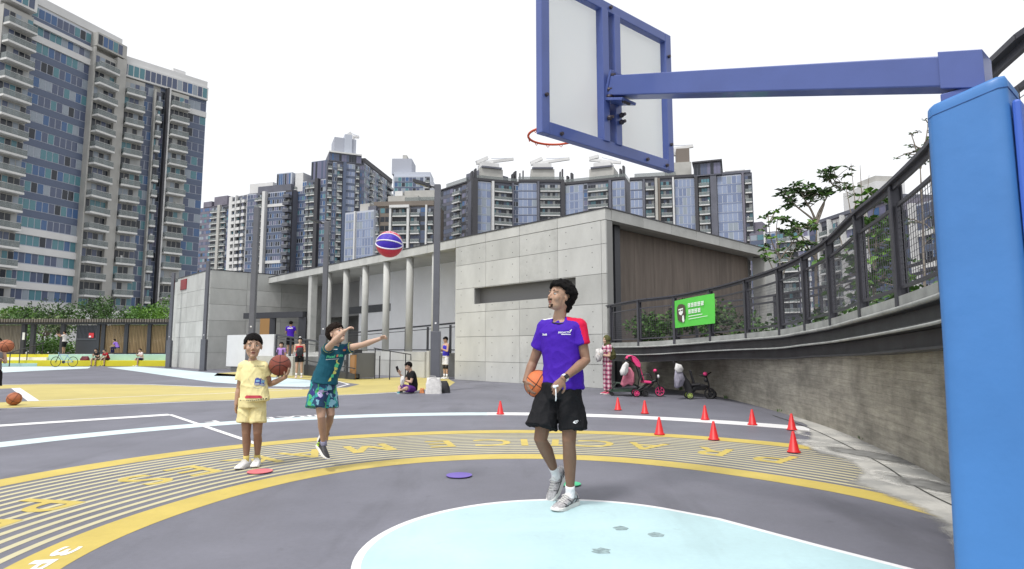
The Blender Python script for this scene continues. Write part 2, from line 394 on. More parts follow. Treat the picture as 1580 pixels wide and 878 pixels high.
for (x, y, rx, ry, sd_) in [(1345, 703, .30, .95, 1.), (1445, 752, .24, .62, 4.), (1290, 676, .25, .7, 7.)]:
    c = G(x, y); softblob('silt_patch', c, rx*1.5, ry*1.5, R(16), sd_, .016, M_pale, 1)
    if sd_ < 6: softblob('water_stain', c, rx, ry, R(16), sd_+2, .020, M_ring)
softblob('water_stain', V(4.0, 4.9, 0), .35, 1.0, R(5), 3.3, .019, M_ring)
# drain channel joint parallel to the wall
M_joint = mat('drain_joint', (.05, .05, .045), .9)
b = MB(); A = []; B = []
W2 = [p for p in WALL if p.y < 12]
for i, p in enumerate(W2[:-1]):
    t = (W2[i+1]-p).normalized(); n = V(t.y, -t.x, 0)
    if n.x > 0: n = -n
    A.append((p.x+n.x*.33, p.y+n.y*.33, .018)); B.append((p.x+n.x*.352, p.y+n.y*.352, .018))
b.strip(A, B, M_joint); struct(b.build('drain_joint'))

for o in COL.objects:      # paint and stains lie within a few millimetres of the floor
    if o.name.split('.')[0] in ('painted_arc_line', 'painted_arc_stripes', 'painted_far_arc', 'painted_letters', 'painted_key_edge', 'painted_key', 'floor_scuffs', 'court_line', 'painted_yellow_field', 'painted_grey_bay', 'painted_cyan_sweep', 'worn_apron', 'silt_patch', 'water_stain', 'drain_joint'): o.scale.z = .45
# ================================================================= CONCRETE PAVILION
C0 = V(3.04, 19.44, 0); D1 = V(-.69, .724, 0); D2 = V(.724, .69, 0); ZU = V(0, 0, 1)
def BP(a, b_, z=0, o=C0): return o+D1*a+D2*b_+ZU*z
def bbox(mb, a0, a1, b0, b1, z0, z1, m, o=C0):
    mb.obox(BP((a0+a1)/2, (b0+b1)/2, (z0+z1)/2, o), D1*((a1-a0)/2), D2*((b1-b0)/2), ZU*((z1-z0)/2), m)
rngb = random.Random(11)
M_cvar = [M_conc, mat('concrete_b', (.41, .415, .40), .75, var=.14, vscale=.8, bump=.25, bscale=30, stretch=(1, 1, .5)),
          mat('concrete_c', (.47, .475, .46), .75, var=.10, vscale=1.1, bump=.25, bscale=30, stretch=(1, 1, .5))]
def panels(mb, cols, rows, b0, th, o=C0, hole=None, axis='a', ties=True, fix=0):
    """cast panels: a backing slab in joint colour with every formwork panel standing 15 mm proud"""
    g = .007
    for i in range(len(cols)-1):
        for j in range(len(rows)-1):
            rects = [(cols[i], cols[i+1], rows[j], rows[j+1])]
            if hole:
                h0, h1, h2, h3 = hole; nr = []
                for (x0, x1, z0, z1) in rects:
                    ix0, ix1, iz0, iz1 = max(x0, h0), min(x1, h1), max(z0, h2), min(z1, h3)
                    if ix0 >= ix1 or iz0 >= iz1: nr.append((x0, x1, z0, z1)); continue
                    if iz0 > z0: nr.append((x0, x1, z0, iz0))
                    if iz1 < z1: nr.append((x0, x1, iz1, z1))
                    if ix0 > x0: nr.append((x0, ix0, iz0, iz1))
                    if ix1 < x1: nr.append((ix1, x1, iz0, iz1))
                rects = nr
            m = rngb.choice(M_cvar)
            for (x0, x1, z0, z1) in rects:
                gx0 = g if x0 == cols[i] else 0; gx1 = g if x1 == cols[i+1] else 0; gz0 = g if z0 == rows[j] else 0; gz1 = g if z1 == rows[j+1] else 0
                if axis == 'a': bbox(mb, x0+gx0, x1-gx1, b0, b0+th, z0+gz0, z1-gz1, m, o)
                else: bbox(mb, fix, fix+th, x0+gx0, x1-gx1, z0+gz0, z1-gz1, m, o)
            if ties and axis == 'a' and (x1-x0) > 1.2 and (rows[j+1]-rows[j]) > .6:
                for u in (.2, .8):
                    for k in (.25, .75):
                        xa = cols[i]+(cols[i+1]-cols[i])*u; z = rows[j]+(rows[j+1]-rows[j])*k
                        if hole and hole[0]-.05 < xa < hole[1]+.05 and hole[2]-.05 < z < hole[3]+.05: continue
                        c = BP(xa, b0-.001, z, o); mb.add([c+D1*.022*math.cos(q*.785)+ZU*.022*math.sin(q*.785) for q in range(8)], [tuple(range(8))], M_tie)
bld = thing('concrete_pavilion', 'long low board-marked concrete pavilion with a flat roof and colonnade behind the court', 'building', tuple(C0))
org = tuple(C0)
rows = [0, .75, 1.725, 2.70, 3.675, 4.65, 5.43]; cols = [.0, .2, 2.1, 4.0, 5.9, 7.8]
hole = (1.3, 6.6, 3.02, 3.655)
mb = MB(); panels(mb, cols, rows, 0, .06, hole=hole)
# backing with the same opening
for r in [(.01, 7.79, 0, 3.0), (.01, 7.79, 3.675, 5.42), (.01, 1.28, 3.0, 3.675), (6.62, 7.79, 3.0, 3.675)]:
    bbox(mb, r[0], r[1], .055, .36, r[2], r[3], M_concd)
bbox(mb, 1.2, 6.7, .36, .40, 2.9, 3.8, mat('slot_glass_grey', (.17, .17, .17), .5))
bbox(mb, 7.74, 7.80, .37, 3, 0, 5.43, M_conc)
mb.build('front_wall', bld, org)
# roof with capping strip
mb = MB()
for a0, a1 in [(0, 2.1), (2.1, 4), (4, 5.9), (5.9, 7.8)]+[(7.8+i*2, 9.8+i*2) for i in range(10)]:
    bbox(mb, a0+.008, a1-.008, -.01, .3, 5.44, 5.80, rngb.choice(M_cvar))
for k in range(7): bbox(mb, -.012, .28, .31+k*1.8, .31+(k+1)*1.8-.014, 5.44, 5.80, rngb.choice(M_cvar))
bbox(mb, .02, 27.8, .02, 12.9, 5.47, 5.79, M_soff)
mb.build('roof', bld, org)
mb = MB(); bbox(mb, -.03, 27.82, -.03, .12, 5.803, 5.845, M_dark); bbox(mb, -.03, .12, .121, 12.92, 5.803, 5.845, M_dark); mb.build('roof_capping', bld, org)
# side elevation: recessed brown cladding between concrete piers
M_brown = mat('brown_cladding', (.15, .122, .102), .7, var=.28, vscale=1.4, stretch=(2.6, 2.6, .25), bump=.2, bscale=20)
mb = MB()
bs = .95
x = 1.36
while x < 11.6:
    w_ = min(1.25, 11.6-x); bbox(mb, .74, .80, x+.004, x+w_-.004, 0, 5.44, M_brown); x += 1.25
mb.build('cladding', bld, org)
mb = MB(); bbox(mb, .40, .90, 1.0, 1.30, 0, 5.45, M_dark); mb.build('steel_column', bld, org)
mb = MB(); bbox(mb, .55, .7, .36, .998, 0, 5.45, mat('grey_render', (.36, .37, .38), .7)); bbox(mb, .82, .95, 1.31, 12, 0, 5.4, M_concd)
mb.build('side_wall', bld, org)
mb = MB(); bbox(mb, .0, .6, 11.75, 12.9, 0, 5.43, M_conc); mb.build('end_pier', bld, org)
# colonnade
for i in range(7):
    a = 9.5+i*1.98; mb = MB()
    if i == 6: bbox(mb, a-.2, a+.2, .06, .46, .1, 5.46, M_cvar[i % 3]); mb.build('column', bld, org, bevel=.03)
    else: mb.tube([BP(a, .24, 1.0 if i < 5 else .1), BP(a, .24, 3.3), BP(a, .24, 5.46)], .165, M_cvar[i % 3], 28, side=D1); mb.build('column', bld, org, smooth=True)
# back wall of the colonnade, slot window, darker lobby
mb = MB(); bbox(mb, 7.8, 20.2, 2.6, 2.8, .2, 5.47, M_whitew); bbox(mb, 7.805, 20, .6, 2.6, 5.46, 5.465, M_soff); mb.build('rear_wall', bld, org)
mb = MB(); bbox(mb, 16.8, 22.0, 2.56, 2.6, 3.3, 3.72, mat('slot_dark', (.06, .065, .075), .3)); mb.build('slot_window', bld, org)
M_lob = mat('lobby_wall', (.30, .30, .30), .8, var=.12, vscale=.8)
mb = MB(); bbox(mb, 20.2, 28, 3.6, 3.8, 3.3, 5.47, M_lob); bbox(mb, 20.2, 28, 5.6, 5.8, 0, 5.47, M_lob); bbox(mb, 20.2, 20.4, 2.8, 6, 0, 5.47, M_concd)
bbox(mb, 20.45, 21.6, 3.5, 3.58, 3.0, 5.3, M_black); bbox(mb, 21.2, 22.4, 4.3, 4.4, 1.1, 3.4, M_black)
mb.build('lobby_wall', bld, org)
mb = MB(); bbox(mb, 21.9, 22.5, 3.9, 4.0, 2.1, 3.2, mat('timber_brown', (.30, .17, .07), .6)); mb.build('door', bld, org)
# raised floor with its low front wall
mb = MB(); bbox(mb, 9.6, 27.6, .0, 6, 0, 1.05, M_conc); bbox(mb, 9.55, 9.75, -.02, .5, 0, 1.16, M_conc)
mb.build('terrace', bld, org)
mb = MB(); pc = [9.75, 11.4, 13.3, 15.2, 17.1, 19]; panels(mb, pc, [0, .72, 1.13], -.1, .1, ties=False); mb.build('terrace_front', bld, org)
# railing on the terrace
rl = thing('terrace_railing', 'dark steel railing with posts rising along the colonnade terrace', 'railing', tuple(BP(8, .7)))
mb = MB(); o_ = tuple(BP(8, .7))
for dz, s in ((0, .07), (-.16, .03)): mb.beam(BP(7.9, .62, 2.36+dz), BP(19.5, .62, 2.02+dz), s, s, M_dark)
mb.beam(BP(7.9, .62, 1.2), BP(19.5, .62, 1.18), .05, .05, M_dark)
mb.build('rail', rl, o_)
for a in (8.9, 10.55, 12.3, 14.2, 16.2, 18.2):
    mb = MB(); mb.beam(BP(a, .62, 1.06), BP(a, .62, 2.3-(a-8)*.03), .10, .06, M_dark); mb.build('post', rl, o_)
# handrail in front of the low wall
hr = thing('handrail', 'thin dark pipe handrail standing in front of the low terrace wall', 'railing', tuple(BP(14, -.9)))
mb = MB(); o_ = tuple(BP(14, -.9)); pts_ = [P(577, 537, 25.6), P(603, 542, 25.0), P(634, 547, 24.3), P(634, 556, 24.3)]
mb.tube(pts_, .022, M_dark, 6); mb.build('rail', hr, o_)
for (x, y, Y) in [(579, 538, 25.5), (602, 542, 25.0), (586, 549, 26.2), (626, 546, 24.5)]:
    q = P(x, y, Y); mb = MB(); mb.tube([q, (q.x, q.y, 0 if x != 586 and x != 626 else 0)], .022, M_dark, 6); mb.build('post', hr, o_)

# ---- left block
C1 = V(-18.3, 36.7, 0); org1 = tuple(C1)
blk = thing('concrete_block', 'blank concrete block with a small dark red sign high on its left face', 'building', org1)
mb = MB(); rows1 = [0, 1.0, 1.975, 2.95, 3.925, 4.9, 6.0]
panels(mb, [0, 2.2, 4.4, 6.7], rows1, 0, .06, o=C1, ties=False); panels(mb, [.02, 2.2, 4.4, 6.6, 8.8], rows1, 0, .06, o=C1, axis='b', fix=-.06, ties=False)
bbox(mb, .001, 6.69, .055, 10, 0, 5.99, M_concd, C1)
mb.build('wall', blk, org1)
mb = MB(); bbox(mb, -.08, 6.8, -.03, 10.05, 6.003, 6.05, M_dark, C1); mb.build('roof_capping', blk, org1)
M_redsign = mat('dark_red', (.22, .015, .02), .5)
mb = MB(); bbox(mb, 4.6, 5.9, -.05, -.005, 5.15, 5.85, M_redsign, C1); mb.build('sign_panel', blk, org1, bevel=.01)
q = BP(8.1, .8, 0, C1)
fin = MB(); bbox(fin, 7.3, 9.2, .3, .75, 0, 5.9, M_conc, C1); o = fin.build('concrete_fin', None, tuple(q)); tag(o, 'separate slim concrete fin wall at the left end of the concrete block', 'wall')

# ---- canopy, parapet, ramp in front of the lobby
cp = thing('entrance_canopy', 'dark steel beam canopy on slim posts at the lobby entrance', 'canopy', tuple(P(425, 560, 35)))
o_ = tuple(P(425, 560, 35)); mb = MB(); A_ = P(379, 487.5, 36.8); B_ = P(470, 490, 35.0)
A_.z = B_.z = 3.2; mb.beam(A_, B_, .35, .34, M_dark); mb.build('beam', cp, o_)
for x, Y, wd in ((421, 35.9, .32), (467, 35.05, .42)):
    q = P(x, 500, Y); mb = MB(); mb.beam((q.x, q.y, 0), (q.x, q.y, 3.05), wd, .2, M_dark); mb.build('post', cp, o_)
mb = MB(); q0, q1 = P(402, 500, 38.2), P(418, 500, 38.0); mb.beam((q0.x, q0.y, 2.3), (q1.x, q1.y, 2.3), .1, 2.2, mat('timber_orange', (.34, .19, .07), .6)); mb.build('timber_panel', cp, o_)
pr_o = tuple(P(386, 565, 32.6)); A_ = P(350.5, 560, 34.2); B_ = P(423, 560, 31.8)
mb = MB(); mb.beam((A_.x, A_.y, 1.13), (B_.x, B_.y, 1.13), .14, 1.72, mat('off_white_panel', (.60, .61, .62), .7, var=.04, vscale=1.5)); o = mb.build('parapet_wall', None, pr_o, bevel=.01)
tag(o, 'plain off-white parapet wall standing behind the boy in yellow', 'wall')
mb = MB(); mb.beam((A_.x+.2, A_.y+.1, .13), (B_.x-.2, B_.y+.3, .13), .1, .26, M_concd); mb.build('plinth', o, pr_o)
rr = thing('ramp_railing', 'dark steel ramp railing with solid kerb running down to the litter bin', 'railing', tuple(P(480, 590, 28)))
o_ = tuple(P(480, 590, 28)); A_ = P(425, 560, 31.7); B_ = P(548, 560, 25.0)
def lr(t, z): q = A_.lerp(B_, t); return V(q.x, q.y, z)
mb = MB(); mb.beam(lr(0, 1.96), lr(1, 1.30), .07, .07, M_dark); mb.beam(lr(0, 1.78), lr(1, 1.12), .03, .03, M_dark); mb.beam(lr(0, .9), lr(1, .45), .04, .04, M_dark); mb.build('rail', rr, o_)
mb = MB(); mb.add([lr(0, 0), lr(1, 0), lr(1, .22), lr(0, .72)], [(0, 1, 2, 3)], M_dark); d_ = V(.6, .7, 0)*.25
mb.add([p+d_ for p in (lr(0, 0), lr(1, 0), lr(1, .22), lr(0, .72))]+[lr(0, .72), lr(1, .22)], [(3, 2, 1, 0), (4, 5, 2, 3)], M_dark); mb.build('kerb', rr, o_)
for t in (0, .22, .45, .68, .92):
    mb = MB(); mb.beam(lr(t, 0), lr(t, 1.95-.66*t), .09, .06, M_dark); mb.build('post', rr, o_)
st = MB()
for i in range(6): bbox(st, 16.5+i*0, 20.5, -2.6+i*.34, 0, 0, .17*(i+1), M_conc)
o = st.build('concrete_steps', None, tuple(BP(18, -1))); tag(o, 'low concrete steps between ramp railing and colonnade', 'steps')

# ---- litter bin
q = P(559, 582, 25.6); bn = thing('litter_bin', 'square grey litter bin with a timber side beside the steps', 'bin', (q.x, q.y, 0), R(34))
mb = MB(); mb.box(-.36, .42, -.25, .3, .06, 1.08, mat('bin_grey', (.13, .135, .145), .5)); mb.build('bin_body', bn, bevel=.015)
mb = MB(); mb.box(-.44, -.362, -.26, .31, .04, 1.0, mat('bin_timber', (.36, .19, .08), .6)); mb.build('timber_side', bn)
mb = MB(); mb.box(-.42, -.1, -.2, .26, 1.083, 1.22, M_dark); mb.build('ashtray_lid', bn, bevel=.01)

# ================================================================= LAMP POSTS
M_lamp = mat('lamp_diffuser', (.28, .27, .20), .4)
def lamp(px, Y, label, head=True, hd=(-1, .15, 0)):
    q = P(px, 560, Y); t = thing('street_lamp', label, 'street lamp', (q.x, q.y, 0), 0, 'square grey lamp posts')
    mb = MB(); mb.box(-.14, .14, -.14, .14, 0, 1.78, M_pole); mb.box(-.17, .17, -.17, .17, 0, .03, M_dark); mb.build('base', t, bevel=.012)
    mb = MB(); mb.box(-.09, .09, -.09, .09, 1.78, 6.27, M_pole); mb.build('pole', t, bevel=.01)
    mb = MB(); mb.tube([(0, -.093, 2.02), (0, -.10, 2.02)], .03, M_white, 8); mb.build('access_cap', t)
    if head:
        d = Vector(hd).normalized(); mb = MB()
        mb.tube([V(0, 0, 6.1), d*.12+ZU*6.22, d*.3+ZU*6.26], [.05, .05, .04], M_pole, 8); mb.build('bracket', t)
        s_ = d.cross(ZU); mb = MB()
        vs = [d*.22-s_*.09+ZU*6.27, d*.22+s_*.09+ZU*6.27, d*.45+s_*.19+ZU*6.36, d*.76+s_*.14+ZU*6.46, d*.76-s_*.14+ZU*6.46, d*.45-s_*.19+ZU*6.36]
        lo = [v-ZU*.09 for v in vs]; mb.add(vs+lo, [(0, 1, 2, 3, 4, 5), (11, 10, 9, 8, 7, 6)]+[(i, i+6, (i+1) % 6+6, (i+1) % 6) for i in range(6)], M_dark)
        h = mb.build('lamp_head', t)
        mb = MB(); mb.add([d*.36-s_*.11+ZU*6.225, d*.36+s_*.11+ZU*6.225, d*.70+s_*.09+ZU*6.34, d*.70-s_*.09+ZU*6.34], [(0, 1, 2, 3)], M_lamp); mb.build('diffuser', h)
    return t
lamp(672, 18.3, 'tall square grey street lamp nearest the camera, white bags near its foot')
lamp(498, 23.8, 'square grey street lamp rising behind the jumping boy')
lamp(386.5, 21.3, 'square grey lamp post directly behind the boy in yellow', False)
lamp(313.5, 34.9, 'square grey lamp post in front of the corner of the concrete block', False)
lamp(260, 40.3, 'square grey lamp post before the slim concrete fin wall, farthest of all', False)

# ================================================================= RAISED WALKWAY
FP = [(3.05, 19.35, .19), (3.6, 17.0, .20), (4.37, 16.25, .25), (4.90, 14.95, .31), (5.12, 13.4, .35), (5.13, 11.6, .38), (5.04, 10.4, .43), (4.76, 8.98, .467), (4.30, 7.5, .50), (4.00, 6.3, .545), (3.62, 5.05, .59), (3.32, 4.3, .62), (3.08, 3.7, .64), (2.98, 3.2, .66), (3.05, 2.5, .68), (3.4, 1.5, .72), (4.1, .3, .76)]
FS = spline([(x, y, z+EYE) for x, y, z in FP], 8)
def nrm(i, Ln=None):
    Ln = Ln or FS
    t = Ln[min(i+1, len(Ln)-1)]-Ln[max(i-1, 0)]; t.z = 0; t.normalize(); n = V(-t.y, t.x, 0)   # points to the outer side
    return n
def off(i, d, z=0):
    n = nrm(i); c = FS[i]+n*d+ZU*z; return c
# the line runs from the building towards the camera, so its left-hand normal points away from the court
sgn = 1 if nrm(60).x > 0 else -1
def prof(mb, prs, m):
    """sweep a closed profile [(outward, height)] along the walkway edge"""
    k = len(prs); vs = []
    for i in range(len(FS)):
        n = nrm(i)*sgn
        for (d, z) in prs: vs.append(FS[i]+n*d+ZU*z)
    fs = []
    for i in range(len(FS)-1):
        for j in range(k): fs.append((i*k+j, i*k+(j+1) % k, (i+1)*k+(j+1) % k, (i+1)*k+j))
    fs.append(tuple(range(k))); fs.append(tuple((len(FS)-1)*k+j for j in range(k))[::-1]); mb.add(vs, fs, m)
wk = thing('raised_walkway', 'curved raised steel-edged walkway sweeping round the right of the court', 'walkway', (5, 12, 0))
ow = (5, 12, 0)
M_edge = mat('weathered_edge', (.30, .31, .30), .7, var=.25, vscale=3)
M_steel2 = mat('walkway_steel', (.06, .062, .068), .5, metal=.2, var=.25, vscale=3)
mb = MB(); prof(mb, [(-.04, -.17), (-.04, -.03), (.06, -.03), (.06, -.17)], M_edge); mb.build('kerb', wk, ow)
mb = MB(); prof(mb, [(-.10+.023*math.cos(a*.785), -.17+.023*math.sin(a*.785)) for a in range(8)], M_edge); mb.build('edge_pipe', wk, ow, smooth=True)
mb = MB(); prof(mb, [(-.10, -.20), (.02, -.20), (.02, -.36), (-.12, -.36), (-.12, -.385), (.22, -.385), (.22, -.18), (-.10, -.18)], M_steel2)
prof(mb, [(.10, -.39), (.10, -.56), (.0, -.56), (.0, -.585), (.35, -.585), (.35, -.39)], M_steel2); mb.build('edge_beam', wk, ow)
mb = MB(); prof(mb, [(-.115+.016*math.cos(a*.785), -.385+.016*math.sin(a*.785)) for a in range(8)], M_edge); mb.build('lower_pipe', wk, ow, smooth=True)
mb = MB(); prof(mb, [(.065, -.17), (.065, -.03), (2.3, -.03), (2.3, -.17)], M_concd); prof(mb, [(.36, -.56), (.36, -.18), (2.2, -.18), (2.2, -.56)], M_concd); mb.build('deck', wk, ow)
# the tall board-marked retaining wall beneath
m = bpy.data.materials.new('board_marked_concrete'); m.use_nodes = True; n_ = m.node_tree; bs_ = n_.nodes['Principled BSDF']; MATS['board'] = m; M_board = m
uvn = n_.nodes.new('ShaderNodeUVMap'); uvn.uv_map = 'wall_uv'
br = n_.nodes.new('ShaderNodeTexBrick'); br.offset = .37; br.inputs['Scale'].default_value = 1; br.inputs['Brick Width'].default_value = 1.9; br.inputs['Row Height'].default_value = .105; br.inputs['Mortar Size'].default_value = .0022; br.inputs['Mortar Smooth'].default_value = .6
br.inputs['Color1'].default_value = (.385, .36, .30, 1); br.inputs['Color2'].default_value = (.33, .31, .26, 1); br.inputs['Mortar'].default_value = (.28, .26, .215, 1)
n_.links.new(uvn.outputs[0], br.inputs['Vector'])
def nz_(sc_, scale, det=7, ro=.65):
    mp_ = n_.nodes.new('ShaderNodeMapping'); mp_.inputs['Scale'].default_value = sc_; t_ = n_.nodes.new('ShaderNodeTexNoise'); t_.inputs['Scale'].default_value = scale; t_.inputs['Detail'].default_value = det; t_.inputs['Roughness'].default_value = ro
    n_.links.new(uvn.outputs[0], mp_.inputs[0]); n_.links.new(mp_.outputs[0], t_.inputs[0]); return t_
g1 = nz_((.9, 7, 1), 2.4, 9, .7); g2 = nz_((1, 1.0, 1), 1.15, 9, .7); g3 = nz_((1, 5, 1), 14)
def ramp(src, a_, b_, c0_, c1_):
    r_ = n_.nodes.new('ShaderNodeValToRGB'); r_.color_ramp.elements[0].position = a_; r_.color_ramp.elements[1].position = b_; r_.color_ramp.elements[0].color = (c0_,)*3+(1,); r_.color_ramp.elements[1].color = (c1_,)*3+(1,); n_.links.new(src.outputs['Fac'], r_.inputs[0]); return r_
def mul(a_, b_):
    x_ = n_.nodes.new('ShaderNodeMix'); x_.data_type = 'RGBA'; x_.blend_type = 'MULTIPLY'; x_.inputs[0].default_value = 1; n_.links.new(a_, x_.inputs[6]); n_.links.new(b_, x_.inputs[7]); return x_.outputs[2]
c_ = mul(br.outputs['Color'], ramp(g1, .30, .68, .66, 1.20).outputs[0]); c_ = mul(c_, ramp(g2, .34, .62, .58, 1.15).outputs[0]); n_.links.new(c_, bs_.inputs['Base Color']); bs_.inputs['Roughness'].default_value = .85
bp = n_.nodes.new('ShaderNodeBump'); bp.inputs['Strength'].default_value = .8; bp.inputs['Distance'].default_value = .02; mt = n_.nodes.new('ShaderNodeMath'); mt.operation = 'ADD'; n_.links.new(g3.outputs['Fac'], mt.inputs[0]); m3_ = n_.nodes.new('ShaderNodeMath'); m3_.operation = 'MULTIPLY'; m3_.inputs[1].default_value = -.35; n_.links.new(br.outputs['Fac'], m3_.inputs[0]); n_.links.new(m3_.outputs[0], mt.inputs[1]); n_.links.new(mt.outputs[0], bp.inputs['Height']); bp.invert = False; n_.links.new(bp.outputs[0], bs_.inputs['Normal'])
mb = MB(); zt = []
for p in WALL:
    i = min(range(len(FS)), key=lambda k: (FS[k].x-p.x)**2+(FS[k].y-p.y)**2); zt.append(FS[i].z-.57)
front0 = [(p.x, p.y, -.02) for p in WALL]; front1 = [(p.x, p.y, zt[i]) for i, p in enumerate(WALL)]; mb.strip(front0, front1, M_board)
bk2 = [(p.x+.4, p.y, zt[i]) for i, p in enumerate(WALL)]; bk3 = [(p.x+.4, p.y, -.02) for i, p in enumerate(WALL)]
mb.strip(front1, bk2, M_board); mb.strip(bk2, bk3, M_board)
o = mb.build('retaining_wall', None, tuple(ow)); tag(o, 'curved board-marked brown-grey concrete retaining wall under the walkway', 'wall')
uvl = o.data.uv_layers.new(name='wall_uv'); dl = [0]
for i in range(1, len(WALL)): dl.append(dl[-1]+(WALL[i]-WALL[i-1]).length)
for lp in o.data.loops: vi = lp.vertex_index; k_ = vi % len(WALL); uvl.data[lp.index].uv = (dl[k_], o.data.vertices[vi].co.z+1.6)

# fence on the walkway edge
M_mesh = mat('wire_mesh', (.10, .10, .115), .5, metal=.4)
arcL = [0]
for i in range(1, len(FS)): arcL.append(arcL[-1]+(FS[i]-FS[i-1]).length)
def at_len(s):
    s = max(0, min(s, arcL[-1]-1e-4))
    for i in range(1, len(FS)):
        if arcL[i] >= s:
            k = (s-arcL[i-1])/(arcL[i]-arcL[i-1]); p = FS[i-1].lerp(FS[i], k); n = nrm(i)*sgn; return p, n
def near_px(px):
    best = None
    for k in range(400):
        s = arcL[-1]*k/400; p, n = at_len(s)
        if p.y < .8: break
        f_ = p.y*math.cos(PT)+(p.z+.6-EYE)*math.sin(PT); x = 790+F*p.x/f_
        if best is None or abs(x-px) < best[0]: best = (abs(x-px), s)
    return best[1]
M_fen = mat('fence_steel', (.062, .062, .075), .45, metal=.2, var=.1, vscale=6)
fence = thing('walkway_fence', 'dark steel mesh fence curving along the near edge of the raised walkway', 'fence', (5, 12, 1.6)); of = (5, 12, 1.6)
posts = [near_px(x) for x in (944, 987, 1041.6, 1096, 1152, 1204, 1243, 1282, 1327.6, 1384.5, 1452)]
s = posts[-1]+.95
while s < arcL[-1]: posts.append(s); s += 1.0
H_ = 1.14
for s in posts:
    p, n = at_len(s); t = n.cross(ZU)
    mb = MB(); mb.obox(p+ZU*(H_/2-.08), n*.055, t*.009, ZU*(H_/2+.06), M_fen); mb.obox(p+ZU*(H_/2-.08)-n*.05, n*.007, t*.038, ZU*(H_/2+.06), M_fen)
    mb.obox(p+ZU*(H_/2-.08)+n*.05, n*.007, t*.038, ZU*(H_/2+.06), M_fen); mb.build('post', fence, of)
def rail(mb, off_, z, wd, ht, m, s0=0, s1=None, step=.3):
    s1 = s1 if s1 is not None else arcL[-1]; k = max(1, int((s1-s0)/step)); pr_ = None
    for i in range(k+1):
        p, n = at_len(s0+(s1-s0)*i/k); q = p+n*off_+ZU*z
        if pr_ is not None: mb.beam(pr_, q+(q-pr_)*.02, wd, ht, m)
        pr_ = q
mb = MB(); rail(mb, -.02, H_, .12, .035, M_fen); rail(mb, -.02, H_-.04, .03, .06, M_fen); mb.build('top_rail', fence, of)
for i in range(len(posts)-1):
    s0, s1 = posts[i]+.05, posts[i+1]-.05
    if s1-s0 < .2: continue
    mb = MB(); rail(mb, 0, H_-.24, .03, .035, M_fen, s0, s1); rail(mb, 0, .06, .03, .035, M_fen, s0, s1)
    for s in (s0, s1):
        p, n = at_len(s); mb.beam(p+ZU*.06, p+ZU*(H_-.24), .035, .03, M_fen)
    fr = mb.build('panel_frame', fence, of)
    mb = MB(); L_ = s1-s0; nv = max(3, int(L_/.062)); nh = 14
    for k in range(1, nv):
        p, n = at_len(s0+L_*k/nv); mb.beam(p+ZU*.06, p+ZU*(H_-.24), .0045, .0045, M_mesh)
    for k in range(1, nh): rail(mb, 0, .06+(H_-.30)*k/nh, .0035, .0035, M_mesh, s0, s1, .35)
    mb.build('wire_mesh', fr, of)
# far side fence
fence2 = thing('walkway_fence', 'dark steel fence on the far side of the walkway, seen through the near mesh', 'fence', (7, 12, 1.6)); of2 = (7, 12, 1.6)
mb = MB()
for z_ in (1.12, .95, .1):
    rail(mb, 2.1, z_-.05, .05, .05, M_fen, 0, arcL[-1], .6)
mb.build('rail', fence2, of2)
k = 0; s = .6
while s < arcL[-1]:
    p, n = at_len(s); q = p+n*2.1
    mb = MB(); mb.beam(q+ZU*-.1, q+ZU*1.08, .07, .05, M_fen); mb.build('post', fence2, of2); s += 1.35
mb = MB(); nn = int(arcL[-1]/.12)
for k in range(nn):
    p, n = at_len(arcL[-1]*k/nn); q = p+n*2.1; mb.beam(q+ZU*.06, q+ZU*.9, .006, .006, M_mesh)
mb.build('wire_mesh', fence2, of2)
# planter soil behind
M_soil = mat('planter_soil', (.07, .06, .045), .95, var=.3, vscale=3)
pl = []; pr2 = []
for i in range(0, len(FS)):
    n = nrm(i)*sgn; a = FS[i]+n*2.4; c = FS[i]+n*9
    pl.append((a.x, a.y, FS[i].z-.02)); pr2.append((c.x+2, c.y, FS[i].z+.3))
# ================================================================= BANNER
s0, s1 = near_px(1046), near_px(1109)
p0, n0 = at_len(s0); p1, n1 = at_len(s1); p0 = p0-n0*.10; p1 = p1-n1*.10
bn_o = tuple(p0); ban = thing('banner', 'bright green banner with dark head drawing tied to the walkway fence', 'banner', bn_o)
M_green = mat('banner_green', (.10, .56, .07), .6)
zt0, zb0 = .99, .27
mb = MB()
def bnp(u, v, d=0):
    nn_ = n0.lerp(n1, u); q = p0.lerp(p1, u); q.z = p0.z+(p1.z-p0.z)*u
    return q-nn_*(d+.04*math.sin(u*3.14))+ZU*(zb0+(zt0-zb0)*v)
nu = 16
vs = [bnp(i/nu, j/4, .006*math.sin(i*1.7+j)) for i in range(nu+1) for j in range(5)]
mb.add(vs, [(i*5+j, (i+1)*5+j, (i+1)*5+j+1, i*5+j+1) for i in range(nu) for j in range(4)], M_green); cl = mb.build('banner_cloth', ban, bn_o, smooth=True)
mb = MB(); W_ = (p1-p0).length; HH = zt0-zb0
M_hair = mat('banner_brown', (.085, .07, .05), .7); M_bw = mat('banner_white', (.8, .85, .8), .7)
def bpoly(poly, d, m): mb.add([bnp(x, y, d) for x, y in poly], [tuple(range(len(poly)))], m)
bpoly([(.08, .55), (.09, .74), (.14, .83), (.24, .83), (.31, .76), (.33, .5), (.31, .28), (.25, .17), (.18, .2), (.10, .27)], .02, M_hair)
bpoly([(.13, .66), (.27, .68), (.26, .5), (.21, .42), (.15, .48)], .026, M_bw)
bpoly([(.135, .61), (.19, .62), (.19, .58), (.14, .575)], .031, M_hair); bpoly([(.21, .62), (.262, .63), (.26, .585), (.21, .58)], .031, M_hair)
bpoly([(.24, .40), (.28, .42), (.30, .22), (.26, .15), (.235, .25)], .026, M_bw)
